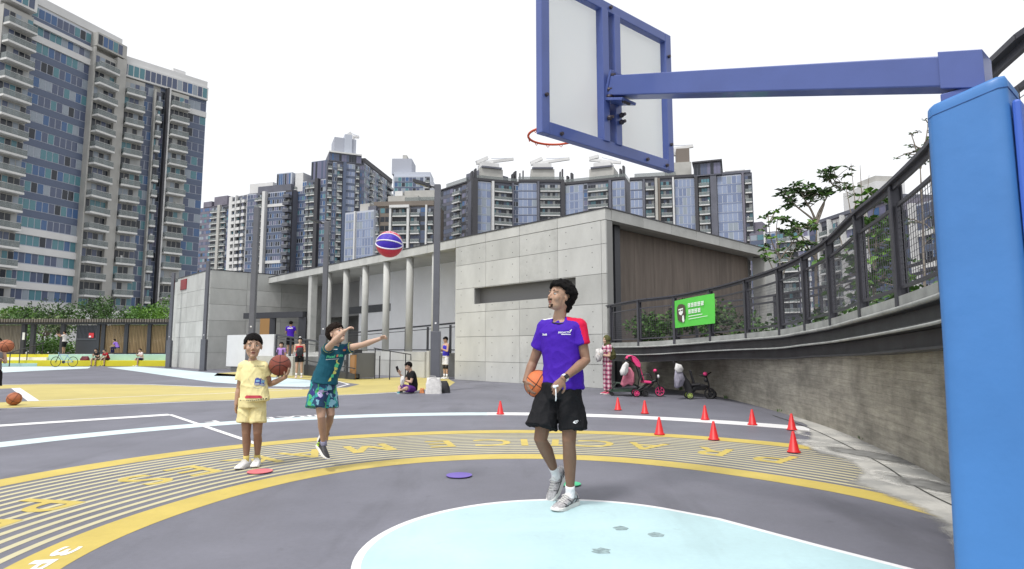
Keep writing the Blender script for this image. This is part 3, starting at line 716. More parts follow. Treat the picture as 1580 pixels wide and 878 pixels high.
for row, (y0, y1, xs, xe) in enumerate([(.66, .80, .40, .80), (.44, .58, .41, .72)]):
    rg = random.Random(row+2); nc = 5 if row == 0 else 4
    for k in range(nc):     # blocky strokes standing for the banner's unreadably small characters
        x0 = xs+(xe-xs)*k/nc; x1 = x0+(xe-xs)/nc*.82
        for yy in (y0, (y0+y1)/2-.01, y1-.025): bpoly([(x0, yy), (x1, yy+.004), (x1, yy+.03), (x0, yy+.026)], .022, M_bw)
        for xx in (x0+(x1-x0)*rg.choice((.1, .2)), x0+(x1-x0)*.5, x0+(x1-x0)*rg.choice((.75, .85))): bpoly([(xx, y0), (xx+.010, y0), (xx+.010, y1), (xx, y1)], .024, M_bw)
bpoly([(.41, .335), (.75, .35), (.75, .372), (.41, .36)], .022, M_bw); bpoly([(.41, .24), (.86, .27), (.86, .285), (.41, .262)], .022, M_bw)
mb.build('banner_print', ban, bn_o)
# ================================================================= TOWERS
def gm(n, c, r=.15): return mat('glass_'+n, c, r, spec=.4)
GL = {'teal': gm('teal', (.09, .21, .25)), 'blue': gm('blue', (.06, .12, .25)), 'slate': gm('slate', (.085, .105, .17)), 'dark': gm('dark', (.025, .03, .04)),
      'pale': gm('pale', (.26, .30, .35)), 'curtain': gm('curtain', (.36, .37, .37), .5), 'violet': gm('violet', (.15, .15, .23)), 'ice': gm('ice', (.24, .29, .42)), 'ice2': gm('ice2', (.17, .21, .33))}
PAL = {'near': ['teal', 'blue', 'slate', 'dark', 'slate', 'blue', 'teal', 'slate', 'pale', 'teal'], 'dark': ['dark', 'slate', 'slate', 'blue', 'dark', 'violet'],
       'ice': ['ice', 'ice', 'ice2', 'ice', 'ice2', 'ice', 'pale'], 'mix': ['slate', 'teal', 'dark', 'blue', 'violet', 'pale'], 'balc': ['dark', 'dark', 'pale', 'dark', 'curtain', 'slate', 'teal']}
M_mull = mat('mullion', (.44, .47, .54), .5); M_mulld = mat('mullion_dark', (.10, .105, .125), .5)
M_spand = mat('spandrel', (.085, .11, .175), .35); M_slab = mat('balcony_white', (.62, .62, .61), .6, var=.1, vscale=.3)
M_rail = mat('balcony_glass', (.22, .25, .25), .25, spec=.6, alpha=.55); M_railm = mat('balcony_rail', (.40, .41, .41), .4)
M_beige = mat('beige_render', (.40, .395, .375), .8, var=.1, vscale=.3); M_twhite = mat('tower_white', (.60, .60, .60), .7, var=.06, vscale=.2)
M_tgrey = mat('tower_grey', (.115, .12, .15), .7, var=.15, vscale=.25); M_tdark = mat('tower_dark', (.05, .05, .058), .6)
M_purp = mat('tower_mauve', (.16, .15, .19), .7, var=.15, vscale=.3)
M_brn = mat('tower_brown', (.17, .145, .125), .7)
class Tower:
    def __init__(s, name, label, cat, A, B, ztop, fh, pal, depth=14, z0=0, maxparts=100, group='apartment towers beyond the court', wallm=None, seed=1):
        s.A = V(A[0], A[1], 0); s.B = V(B[0], B[1], 0); s.L = (s.B-s.A).length; s.t = (s.B-s.A)/s.L
        s.n = V(s.t.y, -s.t.x, 0)
        if s.n.dot((s.A+s.B)/2) > 0: s.n = -s.n          # outward = towards the court
        s.fh = fh; s.ztop = ztop; s.pal = pal; s.rg = random.Random(seed); s.gap = .06 if ztop < 61 and A[1] < 130 else .10; s.depth = depth; s.z0 = z0
        s.org = tuple(s.A); s.root = thing(name, label, cat, s.org, 0, group); s.max = maxparts; s.ba = []; s.wi = []
        s.wm = wallm or M_tgrey; s.body = MB(); s.trim = MB()
        s.box(s.body, 0, s.L, -depth, 0, z0, ztop, s.wm)
    def p(s, u, d, z): return s.A+s.t*u+s.n*d+ZU*z
    def box(s, mb, u0, u1, d0, d1, z0, z1, m): mb.obox(s.p((u0+u1)/2, (d0+d1)/2, (z0+z1)/2), s.t*((u1-u0)/2), s.n*((d1-d0)/2), ZU*((z1-z0)/2), m)
    def floors(s, top=None):
        z = (top or s.ztop)-.6-s.fh; k = 0
        while z > s.z0-s.fh: yield k, z; z -= s.fh; k += 1
    def glass(s, u0, u1, d=0, pw=1.1, wh=.56, top=None, frame=None, span=None, band=None, pal=None, zmin=-99):
        fr = frame or M_mull; u0 *= s.L; u1 *= s.L; n = max(1, round((u1-u0)/pw)); pw = (u1-u0)/n; pal = PAL[pal or s.pal]
        s.box(s.body, u0, u1, 0, d+.06, s.z0, (top or s.ztop)-.3, fr)
        for k, z in s.floors(top):
            if z < zmin: break
            mb = MB(); h = s.fh
            for i in range(n):
                a = u0+i*pw+s.gap; b_ = u0+(i+1)*pw-s.gap
                g = GL[s.rg.choice(pal)]
                q = [s.p(a, d+.10, z+h*(1-wh)), s.p(b_, d+.10, z+h*(1-wh)), s.p(b_, d+.10, z+h-.05), s.p(a, d+.10, z+h-.05)]; mb.add(q, [(0, 1, 2, 3)], g)
            sm = band(k) if band else None
            if sm is not None: s.box(mb, u0, u1, d+.06, d+.35, z+.0, z+h*(1-wh)*.85, sm)
            else: mb.add([s.p(u0+.04, d+.10, z+.03), s.p(u1-.04, d+.10, z+.03), s.p(u1-.04, d+.10, z+h*(1-wh)-s.gap*1.6), s.p(u0+.04, d+.10, z+h*(1-wh)-s.gap*1.6)], [(0, 1, 2, 3)], span or M_spand)
            s.wi.append((z, mb))
    def balc(s, u0, u1, d=0, dep=1.1, top=None, slab=None, railm=None, back=None, seam=True, zmin=-99, small=False):
        u0 *= s.L; u1 *= s.L; h = s.fh
        s.box(s.body, u0, u1, 0, d+.02, s.z0, (top or s.ztop)-.3, back or M_tgrey)
        for k, z in s.floors(top):
            if z < zmin: break
            mb = MB(); n = max(2, round((u1-u0)/.95)); pw = (u1-u0)/n
            for i in range(n):
                g = GL[s.rg.choice(PAL['balc'])]; a = u0+i*pw+.06; b_ = u0+(i+1)*pw-.06
                mb.add([s.p(a, d+.05, z+.1), s.p(b_, d+.05, z+.1), s.p(b_, d+.05, z+h-.45), s.p(a, d+.05, z+h-.45)], [(0, 1, 2, 3)], g)
            e = .12 if not small else 0
            s.box(mb, u0+e, u1-e, d+.06, d+dep, z-.2, z+.14, slab or M_slab)
            s.box(mb, u0+e+.03, u1-e-.03, d+dep-.08, d+dep-.04, z+.14, z+1.08, railm or M_rail)
            s.box(mb, u0+e+.02, u1-e-.02, d+dep-.1, d+dep-.02, z+1.08, z+1.16, M_railm)
            s.box(mb, u0+e, u0+e+.05, d+.1, d+dep-.1, z+.14, z+1.08, railm or M_rail); s.box(mb, u1-e-.05, u1-e, d+.1, d+dep-.1, z+.14, z+1.08, railm or M_rail)
            if seam and s.rg.random() < .35:
                x = s.rg.uniform(u0+.4, u1-.6); s.box(mb, x, x+.35, d+.3, d+.6, z+.15, z+s.rg.uniform(.7, 1.7), s.rg.choice([M_tdark, M_beige, M_twhite, M_purp]))
            s.ba.append((z, mb))
    def pier(s, u0, u1, d, m, top=None, z0=None): s.box(s.trim, u0*s.L, u1*s.L, -.5, d, s.z0 if z0 is None else z0, (top or s.ztop)+.02, m)
    def cap(s, u0, u1, z0, z1, m, d0=None, d1=.3, glass=False):
        d0 = -s.depth if d0 is None else d0; s.box(s.trim, u0*s.L, u1*s.L, d0, d1, z0, z1, m)
        if glass:
            a = u0*s.L+.2
            while a < u1*s.L-.9: s.trim.add([s.p(a, d1+.03, z0+.35), s.p(a+.85, d1+.03, z0+.35), s.p(a+.85, d1+.03, z1-.35), s.p(a, d1+.03, z1-.35)], [(0, 1, 2, 3)], GL[s.rg.choice(PAL['near' if s.A.y < 150 else 'dark'])]); a += 1
    def crane(s, u, z, L=12, rot=.3, m=None):
        m = m or M_twhite; c = s.p(u*s.L, -s.depth/2, z); d = s.t*math.cos(rot)+ZU*math.sin(rot)
        mb = MB(); mb.beam(c, c+ZU*2.2, 1.6, 1.6, m); mb.beam(c+ZU*2.2-d*L*.4, c+ZU*2.2+d*L*.6, .9, 1.0, m); mb.beam(c+ZU*2.6-d*L*.4, c+ZU*3.9-d*L*.1, 1.2, 1.2, m)
        mb.beam(c+ZU*3.5, c+ZU*2.6+d*L*.6, .2, .2, M_mull); mb.build('roof_crane', s.root, s.org)
    def done(s):
        s.body.build('wall', s.root, s.org)
        if s.trim.v: s.trim.build('trim', s.root, s.org)
        for nm, L in (('window', s.wi), ('balcony', s.ba)):
            L.sort(key=lambda e: -e[0]); mx_ = s.max
            # the copies hidden below the pavilion roof line or the trees go last
            for z, mb in L[:mx_]: mb.build(nm, s.root, s.org)
            if len(L) > mx_:
                st_ = MB()
                for z, mb in L[mx_:]:
                    for f_, mi_ in zip(mb.f, mb.m): st_.add([mb.v[i] for i in f_], [tuple(range(len(f_)))], mb.mats[mi_])
                o = st_.build(nm, s.root, s.org); o['kind'] = 'stuff'
def XY(px, Y):
    """plan point of a facade column seen at px at the height of the horizon"""
    r = ray(px, 500); return (r.x/r.y*Y, Y)
def ZT(px, py, Y): return P(px, py, Y).z
wb = lambda lo: (lambda k: M_twhite if k >= lo or k == 1 else None)
# --- the near curved tower on the left: two wings
P0 = XY(-45, 93); P1 = XY(158, 113); P2 = XY(300, 125.4)
zA = 59.5; zB = 56.6
t = Tower('apartment_tower', 'tallest glass tower at the left edge, blue-grey curtain wall between balcony stacks', 'apartment tower', P0, P1, zA, 3.0, 'near', seed=2, wallm=M_beige, z0=0)
def fr(T, px):      # fraction along the facade for a pixel column at the horizon
    a = ray(px, 450); a = V(a.x, a.y, 0); n = V(T.t.y, -T.t.x, 0); q = a*(T.A.dot(n)/a.dot(n)); return max(0, min(1, (q-T.A).dot(T.t)/T.L))
t.glass(fr(t, 12), fr(t, 111), 0, 1.05, band=wb(12)); t.balc(0, fr(t, 10), .9, 1.5, top=zA-2.8, back=M_beige); t.balc(fr(t, 113), fr(t, 147), 1.0, 1.6, top=zA-3.4, back=M_beige)
t.pier(fr(t, 111), fr(t, 113.5), 1.3, M_beige, zA-3); t.pier(fr(t, 147), 1, 1.6, M_beige, zA-3.2)
t.cap(0, 1, zA, zA+1.5, M_twhite, d1=.1); t.cap(fr(t, 12), fr(t, 112), zA-3.9, zA-3.2, M_twhite, d0=0, d1=.6)
t.cap(fr(t, 112), 1, zA-2.8, zA-.2, M_beige, d0=-1, d1=1.5, glass=True); t.cap(0, fr(t, 10), zA-2.4, zA+2.2, M_twhite, d0=-1, d1=1.6, glass=True); t.cap(fr(t, 40), fr(t, 75), zA+1.5, zA+2.6, M_twhite, d1=-2)
t.done()
t = Tower('apartment_tower', 'right wing of the near tower, beige and black vertical stripe beside stacked balconies', 'apartment tower', P1, P2, zB, 3.0, 'near', seed=5, wallm=M_beige)
t.pier(0, fr(t, 160.5), .4, M_tdark); t.pier(fr(t, 161), fr(t, 168), 1.5, M_beige); t.pier(fr(t, 157), fr(t, 161), 1.2, M_tdark)
t.balc(fr(t, 168.5), fr(t, 201), .8, 1.4, top=zB-3, back=M_beige); t.glass(fr(t, 202), fr(t, 217), 0, 1.0); t.balc(fr(t, 219), fr(t, 228), .8, 1.0, top=zB-4, back=M_tgrey, small=True)
t.pier(fr(t, 217), fr(t, 219), 1.2, M_beige, zB-4); t.glass(fr(t, 228), fr(t, 236), 0, 1.0, pal='dark'); t.pier(fr(t, 236), fr(t, 239), 1.4, M_tdark, zB-3); t.pier(fr(t, 239.5), fr(t, 242), 1.3, M_twhite, zB-3)
t.balc(fr(t, 242), fr(t, 272), .8, 1.4, top=zB-3, back=M_beige); t.glass(fr(t, 273), 1, 0, 1.4, band=lambda k: M_twhite if k in (1, 14, 15, 16, 17) else None)
t.cap(0, 1, zB, zB+1.4, M_twhite, d1=.1); t.cap(0, 1, zB-2.9, zB-.1, M_twhite, d0=-1, d1=.7, glass=True); t.cap(fr(t, 250), fr(t, 270), zB, zB+2.5, M_twhite, d0=-8, d1=-1)
t.done()
# --- podium under the near tower
mb = MB(); c = XY(-60, 84); d_ = XY(300, 112); mb.beam((c[0], c[1], 3.6), (d_[0], d_[1], 3.6), 8, 7.2, M_twhite); o = mb.build('tower_podium', None, (c[0], c[1], 0)); tag(o, 'long pale podium at the foot of the near left tower behind the trees', 'building')

def simple(label, px0, px1, ytop, Y0, Y1, fh, pal, plan, seed, top=None, wallm=None, depth=16, cols=None, z0=-2, mp=100):
    A, B = XY(px0, Y0), XY(px1, Y1); z = ZT((px0+px1)/2, ytop, (Y0+Y1)/2)
    t = Tower('apartment_tower', label, 'apartment tower', A, B, z, fh, pal, seed=seed, wallm=wallm, depth=depth, z0=z0, maxparts=mp)
    # below this height the pavilion hides the facade for good
    zmin = EYE+.10*(Y0+Y1)/2*.55
    for (a, b_, kind, kw) in plan:
        a, b_ = (a-px0)/(px1-px0), (b_-px0)/(px1-px0)
        if kind == 'g': kw = dict(zmin=zmin, **kw); t.glass(a, b_, **kw)
        elif kind == 'b': kw = dict(zmin=zmin, **kw); t.balc(a, b_, **kw)
        elif kind == 'p': t.pier(a, b_, **kw)
        elif kind == 'c': z0_ = t.ztop+kw.pop('z0', 0); t.cap(a, b_, z0_, z0_+kw.pop('h'), kw.pop('m'), **kw)
    return t
T_ = simple
# M1 far mauve slab at the right of the near tower
t = T_('hazy mauve tower just right of the near tower, half hidden behind the concrete block', 300, 350, 318, 330, 320, 3.1, 'mix', [(300, 318, 'g', dict(pw=1.6, frame=M_purp, span=M_purp)), (318, 330, 'b', dict()), (330, 334, 'p', dict(d=1.5, m=M_beige)), (334, 342, 'b', dict()), (342, 350, 'g', dict(pw=1.4, frame=M_purp)),
     (305, 318, 'c', dict(h=3, m=M_purp)), (322, 342, 'c', dict(h=5, m=M_purp))], 11, wallm=M_purp); t.done()
t = T_('narrow tower of small white balconies left of the blue glass tower', 346, 373, 302, 268, 262, 3.0, 'mix', [(346, 351, 'p', dict(d=.6, m=M_twhite)), (351, 357, 'b', dict(slab=M_twhite, railm=M_twhite)), (357.5, 359, 'p', dict(d=1.2, m=M_twhite)), (359, 365, 'b', dict(slab=M_twhite, railm=M_twhite)), (365, 367, 'g', dict(pw=1)), (367, 372, 'b', dict(slab=M_twhite, railm=M_twhite))], 12, wallm=M_twhite); t.done()
t = T_('blue glass tower with three white horizontal bands and dark round balcony stacks', 373, 445, 296, 255, 248, 3.0, 'mix', [(373, 387, 'g', dict(pw=1.3, pal='dark')), (387, 393, 'b', dict()), (394, 400, 'b', dict(d=.5, back=M_tdark)), (400.5, 405, 'p', dict(d=1.6, m=M_twhite)),
     (406, 434, 'g', dict(pw=1.2, pal='dark', band=lambda k: M_twhite if k % 8 == 1 else None)), (435, 445, 'b', dict(d=.8, dep=2.0, slab=M_tgrey, railm=M_mulld, back=M_tdark)), (373, 410, 'c', dict(h=4.5, m=M_twhite, d1=-1)), (388, 440, 'c', dict(h=2.8, m=M_tgrey, d1=-.5)),
     (413, 437, 'c', dict(z0=2.8, h=5.5, m=M_mull, d1=-2, glass=True)), (440, 452, 'c', dict(h=8, m=M_twhite, d0=-12, d1=-3))], 13); t.done()
# M4 the big stepped tower
pl4 = lambda *cols: list(cols)
t = T_('dark stepped tower wing with scattered small balconies left of the tallest tower', 445, 497, 278, 252, 246, 3.0, 'mix', [(447, 452, 'b', dict()), (453, 466, 'g', dict(pw=1.2)), (467, 472, 'b', dict(small=True)), (473, 481, 'b', dict()), (482, 487, 'p', dict(d=1.5, m=M_tdark)), (488, 496, 'g', dict(pw=1.1)), (471, 497, 'c', dict(h=8, m=M_spand, d1=-.5, glass=True))], 14, wallm=M_tgrey); t.done()
t = T_('tallest dark glass tower in the middle with a pale grey plant room on top', 497, 556, 251, 244, 250, 3.0, 'mix', [(498, 505, 'b', dict()), (506, 512, 'g', dict(pw=1)), (513, 521, 'b', dict()), (522, 527, 'p', dict(d=.9, m=M_spand)), (527, 541, 'g', dict(pw=1.1, pal='ice')), (542, 548, 'b', dict()), (549, 556, 'g', dict(pw=1, pal='dark', frame=M_mulld)),
     (499, 551, 'c', dict(h=3.5, m=M_tgrey, d1=.3, glass=True)), (499, 551, 'c', dict(z0=3.5, h=.6, m=M_slab, d1=.9)), (508, 543, 'c', dict(z0=4.1, h=7.0, m=mat('plant_room_blue', (.36, .38, .44), .7), d0=-12, d1=-2)), (524, 536, 'c', dict(z0=4.1, h=8.6, m=M_mull, d0=-13, d1=-1.5))], 15, wallm=M_tgrey); t.crane(.72, t.ztop+12, 5, .1); t.done()
t = T_('dark tower wing stepping back right of the tallest tower', 556, 600, 268, 252, 285, 3.1, 'mix', [(556, 564, 'g', dict(pw=1.3)), (564, 568, 'b', dict()), (569, 577, 'g', dict(pw=1.3)), (577, 582, 'b', dict()), (583, 591, 'g', dict(pw=1.3)), (592, 600, 'b', dict(back=M_tdark, slab=M_tgrey)), (556, 600, 'c', dict(h=2, m=M_tdark))], 16, wallm=M_tgrey); t.done()
t = T_('far pale blue glass tower with a plain square plant room left of the street lamp', 602, 662, 272, 330, 330, 3.1, 'near', [(604, 650, 'g', dict(pw=2, wh=.7)), (652, 660, 'b', dict()), (602, 660, 'c', dict(h=3, m=M_mull, d1=-2)), (596, 628, 'c', dict(z0=3, h=9, m=mat('plant_room_blue', (.36, .38, .44), .7), d0=-20, d1=-6)), (610, 617, 'c', dict(z0=12, h=4, m=M_beige, d0=-20, d1=-12))], 17, wallm=M_mull); t.done()
t = T_('lower pale curtain-wall tower with tall narrow panes left of the balcony block', 528, 573, 326, 205, 200, 3.0, 'ice', [(529, 543, 'g', dict(pw=1.3, wh=.75, span=GL['pale'])), (544, 546, 'p', dict(d=.8, m=M_twhite)), (547, 573, 'g', dict(pw=1.1, wh=.8, span=GL['ice'])), (545, 560, 'c', dict(h=3, m=M_beige, d1=-2)), (561, 573, 'c', dict(h=1.6, m=M_tgrey, d1=-1))], 18, wallm=M_mull); t.done()
t = T_('brown and beige balcony block with white vertical frames behind the flying ball', 573, 667, 318, 202, 200, 3.0, 'mix', [(574, 582, 'b', dict()), (583, 598, 'g', dict(pw=1.4, frame=M_brn, span=M_brn, pal='balc')), (599, 602, 'p', dict(d=1.5, m=M_twhite)), (603, 626, 'b', dict(back=M_tdark, slab=M_slab)), (626.5, 630, 'p', dict(d=1.5, m=M_twhite)), (631, 646, 'b', dict(slab=M_twhite)), (646, 654, 'g', dict(pw=1.4, pal='dark', frame=M_brn)), (655, 657.5, 'p', dict(d=1.3, m=M_twhite)), (658, 667, 'b', dict()),
     (573, 667, 'c', dict(h=1.6, m=M_brn, d1=.4)), (599, 630, 'c', dict(z0=-.8, h=.9, m=M_twhite, d0=0, d1=1.7)), (592, 640, 'c', dict(z0=1.6, h=2.5, m=M_beige, d1=-2)), (620, 667, 'c', dict(z0=1.6, h=1.6, m=M_rail, d1=-1)), (600, 612, 'c', dict(z0=4.1, h=2.2, m=M_twhite, d0=-12, d1=-4)), (614, 664, 'c', dict(z0=3.2, h=3.4, m=M_beige, d0=-14, d1=-5))], 19, wallm=M_brn); t.done()
t = T_('dark brown-grey tower with white slab edges just right of the street lamp', 664, 732, 289, 235, 215, 3.0, 'dark', [(664, 676, 'b', dict(slab=M_mull)), (678, 699, 'g', dict(pw=2.2, wh=.55, frame=M_tgrey, span=M_tgrey, pal='dark')), (700, 712, 'b', dict(back=M_tdark, slab=M_twhite)), (713, 721, 'g', dict(pw=1.5, frame=M_brn, span=M_tdark, pal='dark')), (722, 730, 'b', dict(slab=M_tgrey, railm=M_mulld)), (684, 716, 'c', dict(h=2.6, m=M_rail, d1=-1)), (664, 732, 'c', dict(h=.5, m=M_tdark, d1=.5)), (712, 732, 'c', dict(h=4.2, m=M_tgrey, d1=-2))], 20, wallm=M_tgrey); t.done()
# M9 crescent of three linked towers
Z9 = []
for (a, b_, Y0, Y1, cols, hut, sd_, lab) in [
    (726, 800, 212, 218, [(726, 734, 'p', dict(d=1.6, m=M_tdark)), (735, 756, 'g', dict(pw=1.5, wh=.8, pal='ice', span=GL['pale'])), (757, 760, 'p', dict(d=1.2, m=M_twhite)), (760, 789, 'b', dict(slab=M_twhite)), (789, 791, 'p', dict(d=1.3, m=M_tgrey)), (791, 800, 'g', dict(pw=1.2, pal='dark'))], (742, 778), 21, 'left third of the crescent tower, pale glass strip beside wide balconies'),
    (800, 873, 218, 218, [(800, 829, 'g', dict(pw=1.5, wh=.8, pal='ice', span=GL['slate'])), (830, 833, 'p', dict(d=1.2, m=M_tgrey)), (834, 866, 'b', dict(slab=M_twhite)), (867, 873, 'p', dict(d=1.0, m=M_tdark))], (820, 858), 22, 'middle third of the crescent tower, balconies between blue-grey glass strips'),
    (873, 969, 218, 210, [(874, 903, 'g', dict(pw=1.5, wh=.8, pal='ice', span=GL['ice'])), (904, 910, 'g', dict(pw=1, pal='dark')), (911, 943, 'b', dict(slab=M_twhite)), (944, 948, 'p', dict(d=.8, m=M_tgrey)), (949, 968, 'g', dict(pw=1.4, wh=.8, pal='ice', span=GL['pale']))], (911, 950), 23, 'right third of the crescent tower, its right edge against the sky')]:
    t = T_(lab, a, b_, 281, Y0, Y1, 3.0, 'ice', cols, sd_, wallm=M_tgrey)
    h0, h1 = hut; fa = (h0-a)/(b_-a); fb = (h1-a)/(b_-a)
    t.cap(0, 1, t.ztop, t.ztop+.9, M_tdark, d1=.4); t.cap(.0 if sd_ != 21 else .12, 1, t.ztop+.9, t.ztop+2.2, M_rail, d1=-.6)
    t.cap(fa, fb, t.ztop+.9, t.ztop+5.5, M_beige, d0=-10, d1=-2); t.cap(fa+.03, fb-.03, t.ztop+5.5, t.ztop+6.1, M_tgrey, d0=-10, d1=-1.4); t.cap(fa+.06, fb-.06, t.ztop+6.1, t.ztop+8.0, M_twhite, d0=-9, d1=-3); [t.cap(u_, u_+.03, t.ztop+.9, t.ztop+h_, M_tdark, d0=-3, d1=-.8) for u_, h_ in ((.02, 3.6), (.09, 4.6), (.90, 4.2), (.95, 5.2))]
    t.crane((fa+fb)/2+(.1 if sd_ != 23 else -.05), t.ztop+7.8, 15 if sd_ != 23 else 12, .22 if sd_ == 21 else .15 if sd_ == 22 else -.2); t.done()
    Z9.append(t)
t = T_('wide glass tower with a beige pier and brown rooftop block behind the backboard', 976, 1078, 276, 196, 192, 3.0, 'ice', [(977, 996, 'g', dict(pw=1.5, wh=.8, pal='ice', span=GL['slate'])), (997, 1000, 'p', dict(d=.8, m=M_tgrey)), (1001, 1015, 'b', dict(slab=M_twhite)), (1016, 1020, 'p', dict(d=1.8, m=M_beige)), (1020.5, 1024, 'p', dict(d=1.2, m=M_brn)), (1025, 1043, 'b', dict(slab=M_twhite)), (1043.5, 1046, 'p', dict(d=1.5, m=M_twhite)), (1047, 1078, 'g', dict(pw=1.3, wh=.8, pal='ice', span=GL['ice'])),
     (976, 1078, 'c', dict(h=.9, m=M_tdark, d1=.4)), (984, 1050, 'c', dict(z0=.9, h=1.6, m=M_rail, d1=-1)), (1035, 1076, 'c', dict(z0=.9, h=5.2, m=M_beige, d0=-10, d1=-3)), (1053, 1074, 'c', dict(z0=6.1, h=5, m=M_brn, d0=-9, d1=-4))], 24, wallm=M_tgrey); t.crane(.72, t.ztop+10.0, 11, .12); t.done()
t = T_('dark tower with a taller corner bay and violet glass right of the backboard', 1078, 1170, 270, 192, 186, 3.0, 'ice', [(1079, 1084, 'p', dict(d=1.4, m=M_tdark)), (1085, 1103, 'b', dict(d=.8, slab=M_twhite, back=M_tdark)), (1104, 1114, 'p', dict(d=1.0, m=M_tgrey)), (1115, 1153, 'g', dict(pw=1.4, wh=.8, pal='ice', span=GL['ice2'])), (1154, 1157, 'p', dict(d=.9, m=M_purp)), (1158, 1169, 'b', dict(slab=M_slab)),
     (1078, 1122, 'c', dict(h=4.2, m=M_tgrey, d1=1.2, glass=True)), (1076, 1124, 'c', dict(z0=4.2, h=.5, m=M_tdark, d1=2)), (1122, 1168, 'c', dict(h=.8, m=M_tgrey, d1=.3)), (1128, 1160, 'c', dict(z0=.8, h=1.2, m=M_twhite, d0=-8, d1=-3))], 25, wallm=M_tgrey); t.done()
# right-hand blocks seen over and through the walkway fence
t = T_('low mauve apartment block with white slab bands behind the sparse tree', 1162, 1262, 356, 185, 175, 3.0, 'mix', [(1163, 1186, 'g', dict(pw=2, pal='mix', frame=M_purp)), (1186.5, 1189, 'p', dict(d=1.2, m=M_twhite)), (1190, 1204, 'g', dict(pw=1.6, pal='dark')), (1205, 1238, 'b', dict(slab=M_twhite)), (1239, 1262, 'g', dict(pw=1.6, pal='mix', band=lambda k: M_twhite)), (1165, 1180, 'c', dict(h=4, m=M_purp, d0=-10, d1=-3))], 26, wallm=M_purp, z0=-2); t.done()
t = T_('broad grid-fronted apartment block with white frames behind the walkway trees', 1256, 1400, 330, 150, 120, 3.0, 'mix', [(1257, 1276, 'g', dict(pw=1.7, pal='dark', frame=M_purp)), (1277, 1280, 'p', dict(d=1.0, m=M_twhite)), (1281, 1296, 'b', dict(slab=M_twhite)), (1297, 1299, 'p', dict(d=1.1, m=M_twhite)), (1300, 1318, 'b', dict(slab=M_twhite, back=M_twhite)), (1319, 1322, 'p', dict(d=1.1, m=M_twhite)), (1323, 1352, 'g', dict(pw=1.6, pal='mix', band=lambda k: M_twhite)), (1353, 1356, 'p', dict(d=1.1, m=M_twhite)), (1357, 1399, 'g', dict(pw=1.7, pal='dark', frame=M_purp)),
     (1256, 1400, 'c', dict(h=.8, m=M_tgrey, d1=.4)), (1300, 1352, 'c', dict(z0=.8, h=5.5, m=M_twhite, d0=-10, d1=-3)), (1318, 1346, 'c', dict(z0=6.3, h=1.6, m=M_beige, d0=-9, d1=-4))], 27, wallm=M_purp, z0=-2); t.done()
t = T_('dark-windowed block with a white pier, seen through the mesh beside the blue pad', 1400, 1560, 300, 118, 96, 3.0, 'dark', [(1401, 1425, 'g', dict(pw=1.8, pal='dark', frame=M_purp)), (1426, 1431, 'p', dict(d=1.2, m=M_twhite)), (1432, 1480, 'g', dict(pw=1.8, pal='dark', band=lambda k: M_twhite if k % 2 else None)), (1481, 1486, 'p', dict(d=1.2, m=M_twhite)), (1487, 1559, 'b', dict())], 28, wallm=M_purp, z0=-2); t.done()

# ================================================================= FAR LEFT TERRACE
M_bench = mat('terrace_yellow', (.56, .50, .02), .6, var=.08, vscale=1); M_tcy = mat('terrace_cyan', (.36, .56, .52), .6, var=.08, vscale=1); M_tside = mat('terrace_paving', (.48, .46, .40), .8, var=.1, vscale=1)
tr = thing('stepped_seating', 'long stepped seating bank, yellow bench below and pale cyan tier above', 'bleachers', (-40, 43.2, 0)); og = (-40, 43.2, 0)
mb = MB(); mb.box(-33.4, -23.9, 43.2, 44.2, 0, .40, M_bench); mb.build('lower_tier', tr, og, bevel=.01)
mb = MB(); mb.box(-33.4, -24, 44.2, 46, 0, .82, M_tcy); mb.build('upper_tier', tr, og, bevel=.01)
mb = MB()
for k in range(4): mb.box(-50, -33.41, 43.2+k*.42, 46, 0 if k == 0 else .205*k, .205*(k+1)-.001, [M_tcy, M_bench, M_white, M_bench][k])
mb.build('stair', tr, og)
mb = MB(); mb.box(-56, -22, 46, 75, -.02, .80, M_tside); struct(mb.build('upper_ground'))
# stair rail
sr = thing('stair_handrail', 'sloping dark stair handrail at the left end of the seating bank', 'railing', (-37.5, 42.9, 0)); os_ = (-37.5, 42.9, 0)
A_ = P(16, 544, 42.6); B_ = P(68, 529, 45.2)
mb = MB(); mb.tube([A_, B_], .035, M_dark, 6); mb.tube([A_-ZU*.02, (A_.x, A_.y, 0)], .035, M_dark, 6); mb.build('rail', sr, os_)
for k in (.28, .5, .74, .97):
    q = A_.lerp(B_, k); mb = MB(); mb.tube([q, (q.x, q.y, max(0, q.z-.95))], .03, M_dark, 6); mb.build('post', sr, os_)
# slatted timber screen with steel frame and pergola beam
M_slat = mat('timber_slat', (.23, .155, .08), .75, var=.3, vscale=2, stretch=(3, 3, .2)); M_slatg = mat('timber_slat_grey', (.17, .15, .13), .8, var=.25, vscale=2, stretch=(3, 3, .2))
YF = 46.5
def Xf(px, Y=YF): return ray(px, 520).x/ray(px, 520).y*Y
sc = thing('timber_screen', 'long slatted timber screen with dark steel posts and pergola beam left of the concrete block', 'fence', (Xf(130), YF, .8)); oc = (Xf(130), YF, .8)
zb = .8; ztp = 3.05
def slats(x0, x1, m, nm):
    mb = MB(); x = x0
    while x < x1-.04: mb.box(x, x+.075, YF-.02, YF+.03, zb+.12, ztp-.05, m); x += .11
    mb.box(x0, x1, YF+.03, YF+.06, zb+.1, zb+.9, M_dark); mb.box(x0, x1, YF-.03, YF+.05, zb+.02, zb+.10, M_dark); mb.build(nm, sc, oc)
slats(Xf(-90), Xf(36), M_slatg, 'slat_panel')
for a, b_ in ((152, 158), (162, 193), (199, 228), (234, 258)): slats(Xf(a), Xf(b_), M_slat, 'slat_panel')
